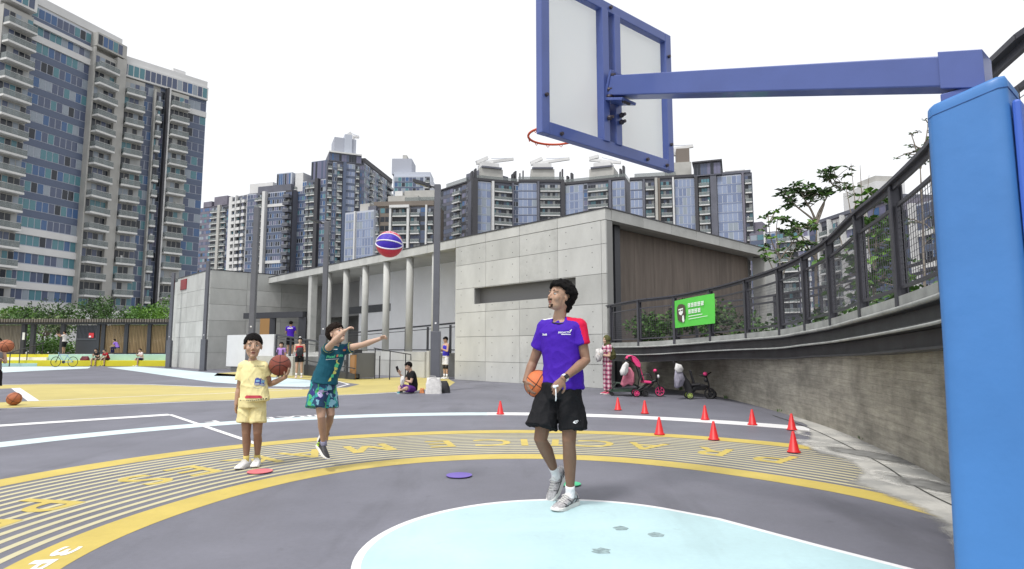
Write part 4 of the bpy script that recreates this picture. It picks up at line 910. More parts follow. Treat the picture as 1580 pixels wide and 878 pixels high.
for a in (-30, 0+36.5, 51, 97, 152, 160, 195.5, 231, 260):
    mb = MB(); x = Xf(a); mb.box(x-.14, x+.14, YF-.12, YF+.12, zb, ztp+.02, M_dark); mb.build('post', sc, oc)
mb = MB(); mb.box(Xf(-95), Xf(262), YF-.25, YF+.8, ztp+.03, ztp+.16, M_dark)
x = Xf(-95)
while x < Xf(262): mb.box(x, x+.09, YF-.55, YF+1.2, ztp+.17, ztp+.42, M_slatg); x += .19
mb.build('pergola_beam', sc, oc)
mb = MB(); x0, x1 = Xf(119), Xf(151); mb.box(x0, x1, YF-.10, YF-.05, zb+.03, ztp-.04, M_dark)
x = x0+.05
while x < x1: mb.box(x, x+.02, YF-.14, YF-.101, zb+1.2, ztp-.1, M_pole); x += .1
mb.box(x0, x1, YF-.15, YF-.101, zb+1.12, zb+1.18, M_pole); mb.build('gate', sc, oc)
mb = MB(); mb.box(Xf(139.5), Xf(147), YF-.19, YF-.155, 2.05, 2.42, mat('notice_red', (.55, .03, .04), .5)); nb = mb.build('notice_sign', sc, oc)
mb = MB(); mb.box(Xf(140), Xf(143), YF-.2, YF-.191, 2.09, 2.2, M_white); mb.build('notice_print', nb, oc)
mb = MB(); mb.box(Xf(37.5), Xf(41), YF-.2, YF-.15, 1.9, 2.45, M_white); mb.build('notice_sign', sc, oc)

# ================================================================= VEGETATION
def leafmat(n, c, c2): return mat(n, c, .55, var=.4, vscale=.6, col2=c2, sharp=(.3, .7), spec=.3)
M_lf1 = leafmat('leaf_dark', (.075, .15, .035), (.030, .075, .02)); M_lf2 = leafmat('leaf_mid', (.09, .19, .035), (.04, .10, .02)); M_lf3 = leafmat('leaf_bright', (.16, .30, .04), (.06, .15, .025)); M_lf4 = leafmat('leaf_pale', (.20, .26, .10), (.11, .16, .06))
M_lfd = leafmat('leaf_deep', (.05, .09, .03), (.02, .045, .015))
M_bark = mat('bark', (.22, .19, .16), .9, var=.3, vscale=3, bump=.4, bscale=20); M_barkd = mat('bark_dark', (.09, .075, .06), .9, var=.3, vscale=3)
def leaf(mb, p, d, L, W, m, rg, fold=.25):
    d = d.normalized(); s_ = d.cross(V(rg.uniform(-1, 1), rg.uniform(-1, 1), rg.uniform(-.3, 1.5))).normalized(); up_ = s_.cross(d)
    a = p; t_ = p+d*L-up_*L*.12; q1 = p+d*L*.5+s_*W+up_*W*fold; q2 = p+d*L*.5-s_*W+up_*W*fold; c_ = p+d*L*.5
    mb.add([a, q1, t_, q2, c_], [(0, 1, 4), (1, 2, 4), (0, 4, 3), (4, 2, 3)], m)
def bush_tree(label, x, y, z, h, rx, rz, m2, n=900, seed=0, trunk=True, name='tree', cat='tree', group='trees behind the timber screen', lsz=.22, clumps=26, barkm=None):
    rg = random.Random(seed); t = thing(name, label, cat, (x, y, z), 0, group)
    crown = MB(); tk = MB(); ch = h-rz
    cl = []
    for i in range(clumps):
        a = rg.uniform(0, 6.283); k = rg.uniform(.2, 1)**.6; zz = rg.uniform(-1, 1); rr = math.sqrt(max(0, 1-zz*zz*.8))*k
        cl.append(V(rx*rr*math.cos(a), rx*rr*math.sin(a)*.8, ch+rz*zz*rg.uniform(.6, 1)))
    for c in cl:
        cr = rg.uniform(.22, .42)*rx; m = rg.choice(m2)
        for k in range(n//clumps):
            d = V(rg.gauss(0, 1), rg.gauss(0, 1), rg.gauss(0, .75)).normalized(); p = c+d*cr*rg.uniform(.35, 1)
            leaf(crown, p, (d+V(rg.uniform(-.7, .7), rg.uniform(-.7, .7), rg.uniform(-.6, .3))), lsz*rg.uniform(.7, 1.3), lsz*.33, m, rg)
    if trunk:
        b0 = V(0, 0, 0); f_ = V(rg.uniform(-.2, .2), rg.uniform(-.2, .2), ch*.55); tk.tube([b0, b0.lerp(f_, .5)+V(.05, .03, 0), f_], [.05*h*.4+.05, .05*h*.3+.04, .05*h*.25+.03], barkm or M_barkd, 8)
        for c in cl[::3]: tk.tube([f_, f_.lerp(c, .5)+V(0, 0, .15), c], [.04*h*.25+.02, .03, .012], barkm or M_barkd, 5)
        tk.build('trunk', t)
    crown.build('crown' if trunk else 'foliage', t); return t
for (px, Y, h, rx, rz, ms, sd_, lab) in [
    (-6, 57, 4.4, 2.5, 1.6, [M_lf4, M_lf2], 1, 'pale loose tree at the far left end behind the timber screen'),
    (32, 64, 5.6, 1.8, 1.2, [M_lf3, M_lf2], 7, 'small bright green treetop at the left above the pale tree'),
    (68, 56, 5.2, 2.9, 1.6, [M_lf1, M_lf2, M_lfd], 2, 'broad dark green tree behind the opening in the timber screen'),
    (152, 58, 6.0, 2.8, 2.0, [M_lf1, M_lfd, M_lf1], 3, 'darkest and tallest rounded tree behind the timber screen'),
    (204, 60, 5.2, 1.9, 1.5, [M_lf3, M_lf2], 4, 'bright green feathery tree right of the dark round tree'),
    (230, 56, 4.8, 1.7, 1.5, [M_lf3, M_lf2], 5, 'light green tree in front of the balcony stack'),
    (252, 60, 6.0, 1.8, 2.2, [M_lf2, M_lf3], 6, 'green tree beside the slim concrete fin wall')]:
    q = XY(px, Y); bush_tree(lab, q[0], q[1], .8, h-.8, rx, rz, ms, 2800, sd_, lsz=.23)
for k, (px, Y, rx, rz, m_) in enumerate([(48, 49.5, 1.3, .6, M_lf3), (66, 50.5, 1.5, .55, M_lf2), (84, 49, 1.4, .5, M_lf2), (104, 50, 1.4, .55, M_lf3)]):
    q = XY(px, Y); bush_tree(['bright lime shrub at the left side of the screen opening', 'low green shrub second from the left in the screen opening', 'low green shrub behind the man in the white shirt', 'low green shrub next to the dark gate'][k], q[0], q[1], .8, 1.15 if k else 1.6, rx, rz, [m_, M_lf2], 600, 30+k, trunk=False, name='shrub', cat='shrub', group='shrubs in the screen opening', lsz=.2, clumps=14)
for k, (px, Y, h) in enumerate([(72, 53, 3.3), (93, 52, 3.4)]):
    q = XY(px, Y); bush_tree(['thin crooked tree with pale dry leaves left of the man in the white shirt', 'thin tree with reddish trunk just behind the man in the white shirt'][k], q[0], q[1], .8, h, 1.3, .8, [M_lf4, M_lfd], 300, 44+k, lsz=.2, group='trees behind the timber screen')

def branchy(label, base, tips, seed, leafL, leafW, mats_, nl=11, droop=.25, barkm=None, r0=.07, group='trees behind the walkway'):
    """tree with a bare limb skeleton and rosettes of long leaves at the twig ends"""
    rg = random.Random(seed); t = thing('tree', label, 'tree', tuple(base), 0, group); base = Vector(base); tk = MB(); cr = MB()
    fork = base
    for path, ros in tips:
        pts_ = [Vector(p)-base for p in path]; sp = spline(pts_, 4) if len(pts_) > 2 else pts_
        k = len(sp); a0 = r0 if path[0] is tips[0][0][0] else r0*.55
        tk.tube(sp, [a0*(1-.75*i/(k-1)) for i in range(k)], barkm or M_bark, 7)
        for (p, rad, n) in ros:
            p = Vector(p)-base
            for j in range(int(n*1.05)):
                c = p+V(rg.gauss(0, 1), rg.gauss(0, 1), rg.gauss(0, .7))*rad
                e = min(sp, key=lambda s_: (s_-c).length); 
                if (e-c).length > .06: tk.tube([e, e.lerp(c, .5)+V(0, 0, .02), c], [.012, .009, .006], barkm or M_bark, 4)
                m = rg.choice(mats_)
                for l_ in range(nl):
                    an = 6.283*l_/nl+rg.uniform(-.3, .3); d = V(math.cos(an), math.sin(an), rg.uniform(-.5, .7)-droop*.3)
                    leaf(cr, c, d, leafL*rg.uniform(.6, 1.15), leafW, m, rg)
    tk.build('trunk', t); cr.build('crown', t); return t
Y1 = 16.5
q = lambda x, y, Y=Y1: P(x, y, Y)
base = q(1262, 540, Y1); base.z = 1.0
fk = q(1260, 345); 
branchy('tree with dark glossy rosettes of long leaves standing behind the middle of the walkway fence', base, [
    ([base, q(1259, 450), fk], []),
    ([fk, q(1262, 330), q(1278, 300), q(1290, 275)], [(q(1288, 276), .22, 13), (q(1302, 290), .14, 6)]),
    ([fk, q(1252, 325), q(1240, 305), q(1232, 285)], [(q(1232, 285), .2, 9), (q(1255, 302), .22, 12)]),
    ([fk, q(1250, 335), q(1225, 315), q(1212, 298)], [(q(1225, 312), .2, 8), (q(1210, 297), .07, 3)]),
    ([fk, q(1268, 325), q(1272, 310), q(1266, 295)], [(q(1268, 298), .2, 11)]),
    ([q(1259, 400), q(1245, 380), q(1228, 345)], [(q(1232, 352), .2, 8), (q(1240, 375), .14, 5)])], 5, .22, .036, [M_lfd, M_lfd, M_lf1, M_lf2], 10)
base = q(1208, 545, 15.8); base.z = 1.0; g15 = lambda x, y: P(x, y, 15.8)
branchy('sparse small-leaved tree over the right end of the pavilion roof', base, [
    ([base, g15(1206, 470), g15(1203, 400)], []),
    ([g15(1203, 400), g15(1198, 360), g15(1200, 335)], [(g15(1200, 335), .16, 6), (g15(1215, 345), .14, 5)]),
    ([g15(1203, 400), g15(1190, 370), g15(1186, 345)], [(g15(1190, 335), .12, 5), (g15(1182, 350), .1, 3), (g15(1184, 372), .1, 3)]),
    ([g15(1203, 400), g15(1222, 375), g15(1240, 350)], [(g15(1235, 352), .2, 8), (g15(1222, 362), .16, 6), (g15(1242, 385), .2, 6)]),
    ([g15(1205, 440), g15(1190, 410), g15(1183, 392)], [(g15(1184, 392), .12, 6)]),
    ([g15(1205, 430), g15(1218, 400), g15(1225, 385)], [(g15(1222, 388), .2, 7), (g15(1215, 400), .15, 5)])], 6, .15, .035, [M_lf1, M_lf2, M_lf3, M_lfd], 8, r0=.04)
base = P(1345, 520, 10.2); base.z = 1.2; g10 = lambda x, y: P(x, y, 10.2)
branchy('bright broad-leaved young tree behind the mesh near the blue pad', base, [
    ([base, g10(1350, 430), g10(1352, 340)], [(g10(1350, 350), .18, 10), (g10(1345, 390), .22, 13), (g10(1360, 420), .22, 10)]),
    ([g10(1350, 420), g10(1340, 370), g10(1352, 310)], [(g10(1355, 300), .09, 4), (g10(1338, 318), .07, 4), (g10(1345, 340), .12, 6)]),
    ([g10(1350, 440), g10(1375, 410), g10(1390, 385)], [(g10(1385, 395), .16, 8), (g10(1370, 440), .2, 9)]),
    ([g10(1348, 450), g10(1325, 420), g10(1316, 395)], [(g10(1318, 400), .2, 9), (g10(1315, 440), .2, 9)])], 8, .16, .05, [M_lf3, M_lf2, M_lf3, M_lf2], 7, r0=.035)
base = P(1425, 500, 9.5); base.z = 1.2; g9 = lambda x, y: P(x, y, 9.5)
branchy('wispy dark twiggy tree rising beyond the blue pad', base, [
    ([base, g9(1425, 380), g9(1420, 260)], [(g9(1415, 350), .15, 7)]),
    ([g9(1420, 260), g9(1412, 225), g9(1405, 205)], [(g9(1412, 235), .12, 7), (g9(1402, 250), .1, 5), (g9(1414, 204), .03, 2)]),
    ([g9(1420, 260), g9(1428, 220), g9(1432, 190)], [(g9(1430, 215), .12, 8), (g9(1432, 190), .05, 3), (g9(1425, 240), .1, 5)])], 9, .07, .016, [M_lfd, M_lfd, M_lf1], 6, r0=.03)
# bare saplings
base = P(1325, 520, 13); base.z = 1.2; g13 = lambda x, y: P(x, y, 13)
t = thing('tree', 'leafless pale sapling of thin upright twigs between the two leafy walkway trees', 'tree', tuple(base), 0, 'trees behind the walkway'); mb = MB()
for (a, b_, c) in [((1325, 400), (1322, 340), (1313, 252)), ((1325, 380), (1335, 330), (1341, 270)), ((1324, 360), (1312, 325), (1305, 285)), ((1325, 350), (1330, 310), (1327, 255)), ((1322, 340), (1318, 320), (1334, 290)), ((1326, 420), (1300, 380), (1290, 340))]:
    mb.tube([g13(*a)-base, g13(*b_)-base, g13(*c)-base], [.02, .012, .005], M_bark, 5)
mb.tube([V(0, 0, 0), g13(1325, 400)-base], [.035, .02], M_bark, 6); mb.build('trunk', t)
# hedge plants in the walkway planter, low along the inner fence
hl = [(1003, 505, 19.5), (1020, 500, 19.6), (1040, 492, 19), (1062, 490, 18.5), (1085, 492, 18), (1125, 495, 16.5), (1160, 500, 15.5), (1195, 500, 14.5), (1235, 492, 13.5), (1290, 480, 12), (1325, 470, 11), (1375, 455, 9.5), (1415, 440, 9)]
hn = ['beside the pavilion corner pier', 'second from the pavilion corner', 'left of the banner', 'directly behind the banner', 'behind the banner right half', 'just right of the banner', 'before the brown cladding end', 'under the sparse tree', 'left of the rosette tree trunk', 'right of the rosette tree trunk', 'under the leafless sapling', 'under the bright broad-leaved tree', 'nearest the blue pad']
for k, (x, y, Y) in enumerate(hl):
    c = P(x, y, Y); bush_tree('dark green planter shrub '+hn[k], c.x, c.y, 1.2, max(.6, c.z-1.2+(.45 if k < 6 else .1)), .8 if k < 9 else .5, .5 if k < 6 else .4, [M_lf1, M_lfd, M_lf2], 420 if k < 7 else 200, 60+k, trunk=False, name='shrub', cat='shrub', group='planter shrubs behind the walkway', lsz=.13, clumps=12)
mb = MB(); soil = [(FS[i]+nrm(i)*sgn*2.35) for i in range(0, len(FS), 4)]
poly = [(p.x, p.y) for p in soil]+[(16, 0), (26, 20), (16, 30)]
mb.prism(poly, -.025, 1.55, M_soil); o = mb.build('planter_bed', None); struct(o)
# weeds against the retaining wall
def weed(label, x, y, n, h, m, seed):
    g = G(x, y); rg = random.Random(seed); t = thing('weed', label, 'weed', (g.x, g.y, 0.02), 0, 'weeds along the retaining wall'); mb = MB()
    for k in range(n): leaf(mb, V(rg.uniform(-.05, .05), rg.uniform(-.08, .08), 0), V(rg.uniform(-.5, .5), rg.uniform(-.6, .6), rg.uniform(.6, 1.6)), h*rg.uniform(.5, 1), h*.09, m, rg)
    mb.build('leaves', t)
for k, a in enumerate([(1391, 686, 16, .24, M_lf2, 1), (1393, 680, 12, .3, M_lf3, 9), (1412, 690, 14, .13, M_lf2, 2), (1350, 672, 8, .07, M_lfd, 3), (1330, 680, 10, .06, M_lf1, 4), (1262, 653, 10, .1, M_lf2, 5), (1120, 617, 14, .12, M_lf1, 6), (1050, 603, 16, .14, M_lf1, 7), (1200, 637, 9, .08, M_lf2, 8)]):
    weed(['tallest green weed at the wall foot near the blue pad', 'thin yellow-green stem beside the tallest weed', 'small leafy weed right of the tallest weed', 'tiny dark weed in the drain joint', 'tiny weed left of the dark one in the drain joint', 'small weed beside the end cones', 'low weed beside the black push tricycle', 'low weed between the two tricycles', 'small weed at the wall foot right of the black tricycle'][k], *a)
# ================================================================= BASKETBALL HOOP
M_hoopb = mat('hoop_blue', (.068, .102, .30), .38, var=.07, vscale=3, coat=.2); M_rim = mat('rim_orange', (.55, .07, .02), .4, var=.15, vscale=20)
M_bolt = mat('bolt', (.06, .05, .06), .5, metal=.5); M_padm = mat('pad_vinyl', (.055, .185, .46), .42, var=.06, vscale=1.5, bump=.25, bscale=5); M_padb = mat('pad_vinyl_side', (.05, .13, .52), .45)
m = bpy.data.materials.new('backboard_acrylic'); m.use_nodes = True; n_ = m.node_tree; n_.nodes.clear()
o_ = n_.nodes.new('ShaderNodeOutputMaterial'); d_ = n_.nodes.new('ShaderNodeBsdfDiffuse'); tl = n_.nodes.new('ShaderNodeBsdfTranslucent'); gl = n_.nodes.new('ShaderNodeBsdfGlossy'); m1 = n_.nodes.new('ShaderNodeMixShader'); m2 = n_.nodes.new('ShaderNodeMixShader')
d_.inputs[0].default_value = (.90, .92, .93, 1); tl.inputs[0].default_value = (.96, .98, .99, 1); gl.inputs['Roughness'].default_value = .25; m1.inputs[0].default_value = .88; m2.inputs[0].default_value = .05
n_.links.new(d_.outputs[0], m1.inputs[1]); n_.links.new(tl.outputs[0], m1.inputs[2]); n_.links.new(m1.outputs[0], m2.inputs[1]); n_.links.new(gl.outputs[0], m2.inputs[2]); n_.links.new(m2.outputs[0], o_.inputs[0]); M_acr = m
BL = V(.195, 4.44, 0); BR = V(1.464, 5.49, 0); BW = (BR-BL).length; E_ = (BR-BL)/BW; N_ = V(-E_.y, E_.x, 0)     # N_ points to the rim side
zb_, zt_ = 2.885, 4.20
def HB(u, v, d=0): return BL+E_*u+N_*d+ZU*(zb_+v)      # u along the board, v up, d towards the rim
PO = V(2.40, 3.09, 0); hoop = thing('basketball_hoop', 'blue basketball hoop seen from behind, backboard on a long arm from a padded post', 'basketball hoop', tuple(PO)); oh = tuple(PO)
HT = zt_-zb_
def hb(mb, u0, u1, v0, v1, d0, d1, m): mb.obox(HB((u0+u1)/2, (v0+v1)/2, (d0+d1)/2), E_*((u1-u0)/2), ZU*((v1-v0)/2), N_*((d1-d0)/2), m)
mb = MB(); hb(mb, .03, BW-.03, .03, HT-.03, .02, .035, M_acr); mb.build('backboard_panel', hoop, oh)
mb = MB(); fw = .085; dd = -.045
hb(mb, 0, fw, 0, HT, dd, .02, M_hoopb); hb(mb, BW-fw, BW, 0, HT, dd, .02, M_hoopb); hb(mb, fw+.001, BW-fw-.001, 0, fw+.015, dd, .019, M_hoopb); hb(mb, fw+.001, BW-fw-.001, HT-fw, HT, dd, .019, M_hoopb)
fr_ = mb.build('backboard_frame', hoop, oh, bevel=.006)
for (u, v) in [(.045, .30), (BW-.045, .25), (BW-.045, HT-.22), (BW/2-.03, HT-.04), (.2, .03), (BW-.4, .04), (BW-.12, .04)]:
    mb = MB(); c = HB(u, v, dd-.008); mb.tube([c+N_*.01, c-N_*.012], [.016, .014], M_bolt, 8); mb.build('bolt', fr_, oh)
def uof(px, py): q = onplane(px, py, BL+N_*dd, E_); return (q-(BL+N_*dd)).dot(E_)
for px in (934, 952.5):
    u = uof(px, 120); mb = MB(); hb(mb, u-.038, u+.038, fw, HT-fw+.004, dd-.012, .018, M_hoopb); s_ = mb.build('strut', hoop, oh, bevel=.004)
    for v in (.28, .46, .34 if px > 940 else .52):
        mb = MB(); c = HB(u+.01, v, dd-.02); mb.tube([c+N_*.02, c-N_*.05], .014, M_bolt, 7); mb.ell(c-N_*.012, .022, .022, .022, M_bolt, None, 8, 6); mb.build('bolt', s_, oh)
um = (uof(934, 120)+uof(952, 120))/2
aq = onplane(945, 131, BL+N_*-.1, E_); AS = HB(um, aq.z-zb_, -.07)
te = 2.62; AD = V(PO.x-AS.x, PO.y-AS.y, 0); AD.normalize()
APX = P(1495, 107, PO.y); AE = V(PO.x, PO.y, 2.72)
ax = (AE-AS).normalized()
sdv = ax.cross(ZU).normalized(); upv = sdv.cross(ax)
mb = MB(); mb.obox(AS+upv*.0-ax*-.0, ax*.012, sdv*.085, upv*.125, M_hoopb); mb.obox(AS+ax*.1-upv*.115, ax*.10, sdv*.09, upv*.012, M_hoopb); mp_ = mb.build('mounting_plate', hoop, oh, bevel=.004)
for (a, b_) in [(-.065, .085), (-.065, -.09), (.065, .085), (.065, -.09)]:
    mb = MB(); c = AS+sdv*a+upv*b_+ax*.015; mb.tube([c-ax*.01, c+ax*.03], .015, M_bolt, 7); mb.build('bolt', mp_, oh)
mb = MB(); c = AS+ax*.19-upv*.13; mb.tube([c-sdv*.02, c+sdv*.06], .014, M_bolt, 8); mb.build('bolt', mp_, oh)
mb = MB(); L_ = (AE-AS).length; mb.obox(AS+ax*(L_/2), ax*(L_/2), sdv*.075, upv*.082, M_hoopb); mb.build('arm', hoop, oh, bevel=.008)
mb = MB(); hh_ = -ax.z/V(ax.x, ax.y, 0).length*.095; vs_ = [AE+AD*(.095*a)+sdv*(.095*b_)+ZU*(.102*c_-hh_*a) for c_ in (-1, 1) for b_ in (-1, 1) for a in (-1, 1)]; mb.add(vs_, [(0, 2, 3, 1), (4, 5, 7, 6), (0, 1, 5, 4), (2, 6, 7, 3), (0, 4, 6, 2), (1, 3, 7, 5)], M_hoopb); mb.build('collar', hoop, oh, bevel=.004)
mb = MB(); mb.obox(PO+ZU*1.31, AD*.10, sdv*.085, ZU*1.31, M_hoopb); mb.build('post', hoop, oh, bevel=.006)
# padding with a gathered top
mb = MB(); hp = .168; lv = [(0, 1.13), (.6, 1.09), (1.3, 1.04), (2.0, 1.015), (2.53, 1.0), (2.56, .99), (2.575, .95), (2.58, .6)]
vs = []; ring_ = []
for a in range(32):
    an = 2*math.pi*(a+.5)/32; cx_, sy_ = math.cos(an), math.sin(an); k = 1/max(abs(cx_), abs(sy_)); k = min(k, 1.39); ring_.append((cx_*k, sy_*k))
pc_ = PO+AD*.02
for z, s_ in lv:
    for i, (a, b_) in enumerate(ring_): 
        wv = 1+.012*noise.noise(V(a*2, b_*2, z*1.7))
        vs.append(pc_+AD*(a*hp*s_*wv)+sdv*(b_*hp*s_*wv)+ZU*(z+(0.035*a if z > 2.4 else 0)))
fs = [(i*32+j, i*32+(j+1) % 32, (i+1)*32+(j+1) % 32, (i+1)*32+j) for i in range(len(lv)-1) for j in range(32)]+[tuple((len(lv)-1)*32+j for j in range(32))]
mb.add(vs, fs, M_padm); pad_ = mb.build('post_padding', hoop, oh, smooth=True)
for z_, kk in ((2.515, 1.004),):
    mb = MB(); mb.tube([pc_+AD*(a*hp*kk)+sdv*(b_*hp*kk)+ZU*(z_+.035*a*(z_ > 2)) for a, b_ in ring_+ring_[:1]], .0028, mat('pad_seam', (.03, .09, .26), .6), 5, cap=False); mb.build('seam', pad_, oh)
mb = MB(); c_ = pc_-sdv*hp*1.006+AD*.02; mb.tube([c_+ZU*.02, c_+ZU*1.2, c_+ZU*2.5], .0022, MATS['pad_seam'], 5); mb.build('seam', pad_, oh)
mb = MB(); mb.obox(PO+AD*.215+sdv*.0+ZU*1.24, AD*.018, sdv*.14, ZU*1.24, M_padb); mb.build('padding_flap', hoop, oh, bevel=.015)
# rim
RC = V(.395, 5.47, 3.235)
mb = MB(); mb.tube([RC+V(math.cos(a*math.pi/20), math.sin(a*math.pi/20), 0)*.245 for a in range(41)], .011, M_rim, 8, cap=False)
rim = mb.build('rim', hoop, oh, smooth=True)
mb = MB(); bc = HB((RC-BL).dot(E_), RC.z-zb_, .036); mb.obox(bc+N_*.01, E_*.11, ZU*.07, N_*.008, M_rim)
for s_ in (-1, 1): mb.beam(bc+E_*.08*s_+N_*.02, RC-N_*.12+E_*.19*s_, .02, .03, M_rim)
mb.build('rim_bracket', hoop, oh)
for k in range(12):
    a = k*math.pi/6+.2; c = RC+V(math.cos(a), math.sin(a), 0)*.245-ZU*.012; tg = V(-math.sin(a), math.cos(a), 0); mb = MB(); mb.tube([c-tg*.015, c-ZU*.018, c+tg*.015], .0035, M_rim, 5); mb.build('net_hook', rim, oh)

# ================================================================= BASKETBALLS
def ball_mesh(name, label, c, r, ma, mb_, mseam, rot=(0, 0, 0), split=False, txt=None):
    """leather ball: eight panels with raised seams"""
    Rm = Matrix.Rotation(rot[2], 3, 'Z')@Matrix.Rotation(rot[1], 3, 'Y')@Matrix.Rotation(rot[0], 3, 'X'); t = thing(name, label, 'basketball', tuple(c), 0)
    b_ = MB(); nu, nv = 40, 24
    b_.ell((0, 0, 0), r, r, r, ma, Rm, nu, nv)
    if split:
        k = b_.mi(mb_); inv = Rm.transposed()
        for i, f in enumerate(b_.f):
            cc = Vector((0, 0, 0))
            for v in f: cc += Vector(b_.v[v])
            cc = inv@(cc/len(f)/r); 
            if cc.z < math.sqrt(max(0, .60**2*(1-(cc.x)**2)))-.0 and cc.z > -math.sqrt(max(0, .60**2*(1-(cc.x)**2))): b_.m[i] = k
    b_.build('ball_panels', t, smooth=True)
    s_ = MB(); wd = .0032*r/.12 if not split else .0065*r/.12
    def circ(f, n=48): pts_ = [Rm@(f(2*math.pi*i/n).normalized()*r*1.0) for i in range(n+1)]; s_.tube(pts_, wd, mseam, 6, cap=False)
    circ(lambda a: V(math.cos(a), math.sin(a), 0))
    if not split: circ(lambda a: V(0, math.cos(a), math.sin(a)))
    for sg in (1, -1):
        circ(lambda a, sg=sg: V(math.cos(a), .0+sg*0+.8*math.sin(a), sg*.60*abs(math.sin(a))**1.0) if split else V(math.cos(a), sg*(.42+.30*math.cos(2*a)), math.sin(a)))
    s_.build('seams', t, smooth=True)
    if txt:
        tv, tf = text_mesh(txt[0], txt[1]); w0 = max(v.x for v in tv); q = []
        for v in tv:
            lon = (v.x-w0/2)/r; lat = txt[2]+v.y/r; q.append(Rm@(V(math.sin(lon)*math.cos(lat), -math.cos(lon)*math.cos(lat), math.sin(lat))*r*1.012))
        x_ = MB(); x_.add(q, tf, txt[3]); x_.build('ball_lettering', t)
    return t
M_leather = mat('leather_brown', (.23, .055, .035), .5, bump=.5, bscale=260, var=.08, vscale=8); M_leather2 = mat('leather_orange', (.42, .13, .055), .5, bump=.5, bscale=260, var=.15, vscale=8)
M_seam = mat('seam_black', (.015, .012, .012), .6); M_bblue = mat('ball_blue', (.045, .015, .40), .35, bump=.3, bscale=260); M_bred = mat('ball_red', (.62, .03, .06), .35, bump=.3, bscale=260)
M_bor = mat('ball_orange_bright', (.62, .16, .05), .5, bump=.3, bscale=260); M_wseam = mat('seam_white', (.75, .72, .80), .5)
ball_mesh('basketball', 'red and blue basketball flying in mid-air before the colonnade roof', P(601, 377, 5.5), .121, M_bred, M_bblue, M_wseam, (R(-8), R(6), R(4)), True, ('MOLTEN', .042, .80, M_wseam))
ball_mesh('basketball', 'brown basketball lying alone on the yellow field at the left edge', G(21, 625.5)+V(0, 0, .145), .145, M_leather2, M_leather2, M_seam, (R(20), R(30), R(40)))
B_BOY = P(432, 563.5, 6.74); ball_mesh('basketball', 'dark brown basketball held on the palm of the boy in yellow', B_BOY, 0.114, M_leather, M_leather, M_seam, (R(80), R(0), R(20)))
B_MAN = P(830, 592, 5.16); ball_mesh('basketball', 'orange basketball tucked under the arm of the man in the purple shirt', B_MAN, .115, M_bor, M_bor, M_seam, (R(30), R(20), R(50)))
B_KID = P(10, 534, 12.6); ball_mesh('basketball', 'orange basketball carried by the person cut off at the left edge', B_KID, .13, M_leather2, M_leather2, M_seam, (R(60), R(20), R(10)))

# ================================================================= CONES AND SPOTS
M_cone = mat('cone_red', (.60, .018, .022), .45, var=.08, vscale=20)
mb = MB()
def conem():
    n = 24; pr_ = [(.078, .0), (.080, .006), (.076, .012), (.064, .02), (.016, .246), (.010, .252), (.006, .25)]
    vs = [V(r_*math.cos(2*math.pi*j/n), r_*math.sin(2*math.pi*j/n), z) for r_, z in pr_ for j in range(n)]
    fs = [(i*n+j, i*n+(j+1) % n, (i+1)*n+(j+1) % n, (i+1)*n+j) for i in range(len(pr_)-1) for j in range(n)]; mb.add(vs, fs+[tuple(range(n))[::-1], tuple((len(pr_)-1)*n+j for j in range(n))], M_cone)
conem(); c0 = mb.build('sports_cone', smooth=True)
cones = [(772, 639.5, 'red cone left of the man, alone beyond the white line'), (953.5, 633, 'leftmost cone of the far row, just right of the man'), (995, 638.5, 'second cone of the far row, in front of the pink tricycle'),
         (1088, 648, 'third cone of the far row, in front of the black tricycle'), (1161, 656, 'fourth cone of the far row, between the black tricycle and the end pair'), (1222, 664, 'farther cone of the end pair, small white mark on it'),
         (1017.5, 671, 'leftmost cone of the near row on the yellow arc'), (1101.5, 679, 'middle cone of the near row on the yellow arc'), (1225, 698.5, 'right cone of the near row, nearest the blue pad')]
for k, (x, y, lab) in enumerate(cones):
    g = G(x, y); o = c0 if k == 0 else c0.copy()
    if k: COL.objects.link(o)
    o.location = (g.x, g.y, .008); tag(o, lab, 'cone', 'red sports cones')
for (x, y, r_, colr, lab) in [(401, 729, .125, (.62, .15, .17), 'pink rubber spot marker in front of the boy in yellow'), (708.5, 735, .13, (.16, .11, .42), 'purple rubber spot marker on the grey floor left of the man'), (880, 748.5, .10, (.06, .45, .22), 'green rubber spot marker behind the man\'s foot')]:
    g = G(x, y); mb = MB(); mb.prism([(r_*math.cos(a*.2618), r_*math.sin(a*.2618)) for a in range(24)], 0, .006, mat('spot_'+lab[:4], colr, .6)); o = mb.build('spot_marker', bevel=.002); o.location = (g.x, g.y, .0095); tag(o, lab, 'marker', 'rubber spot markers')

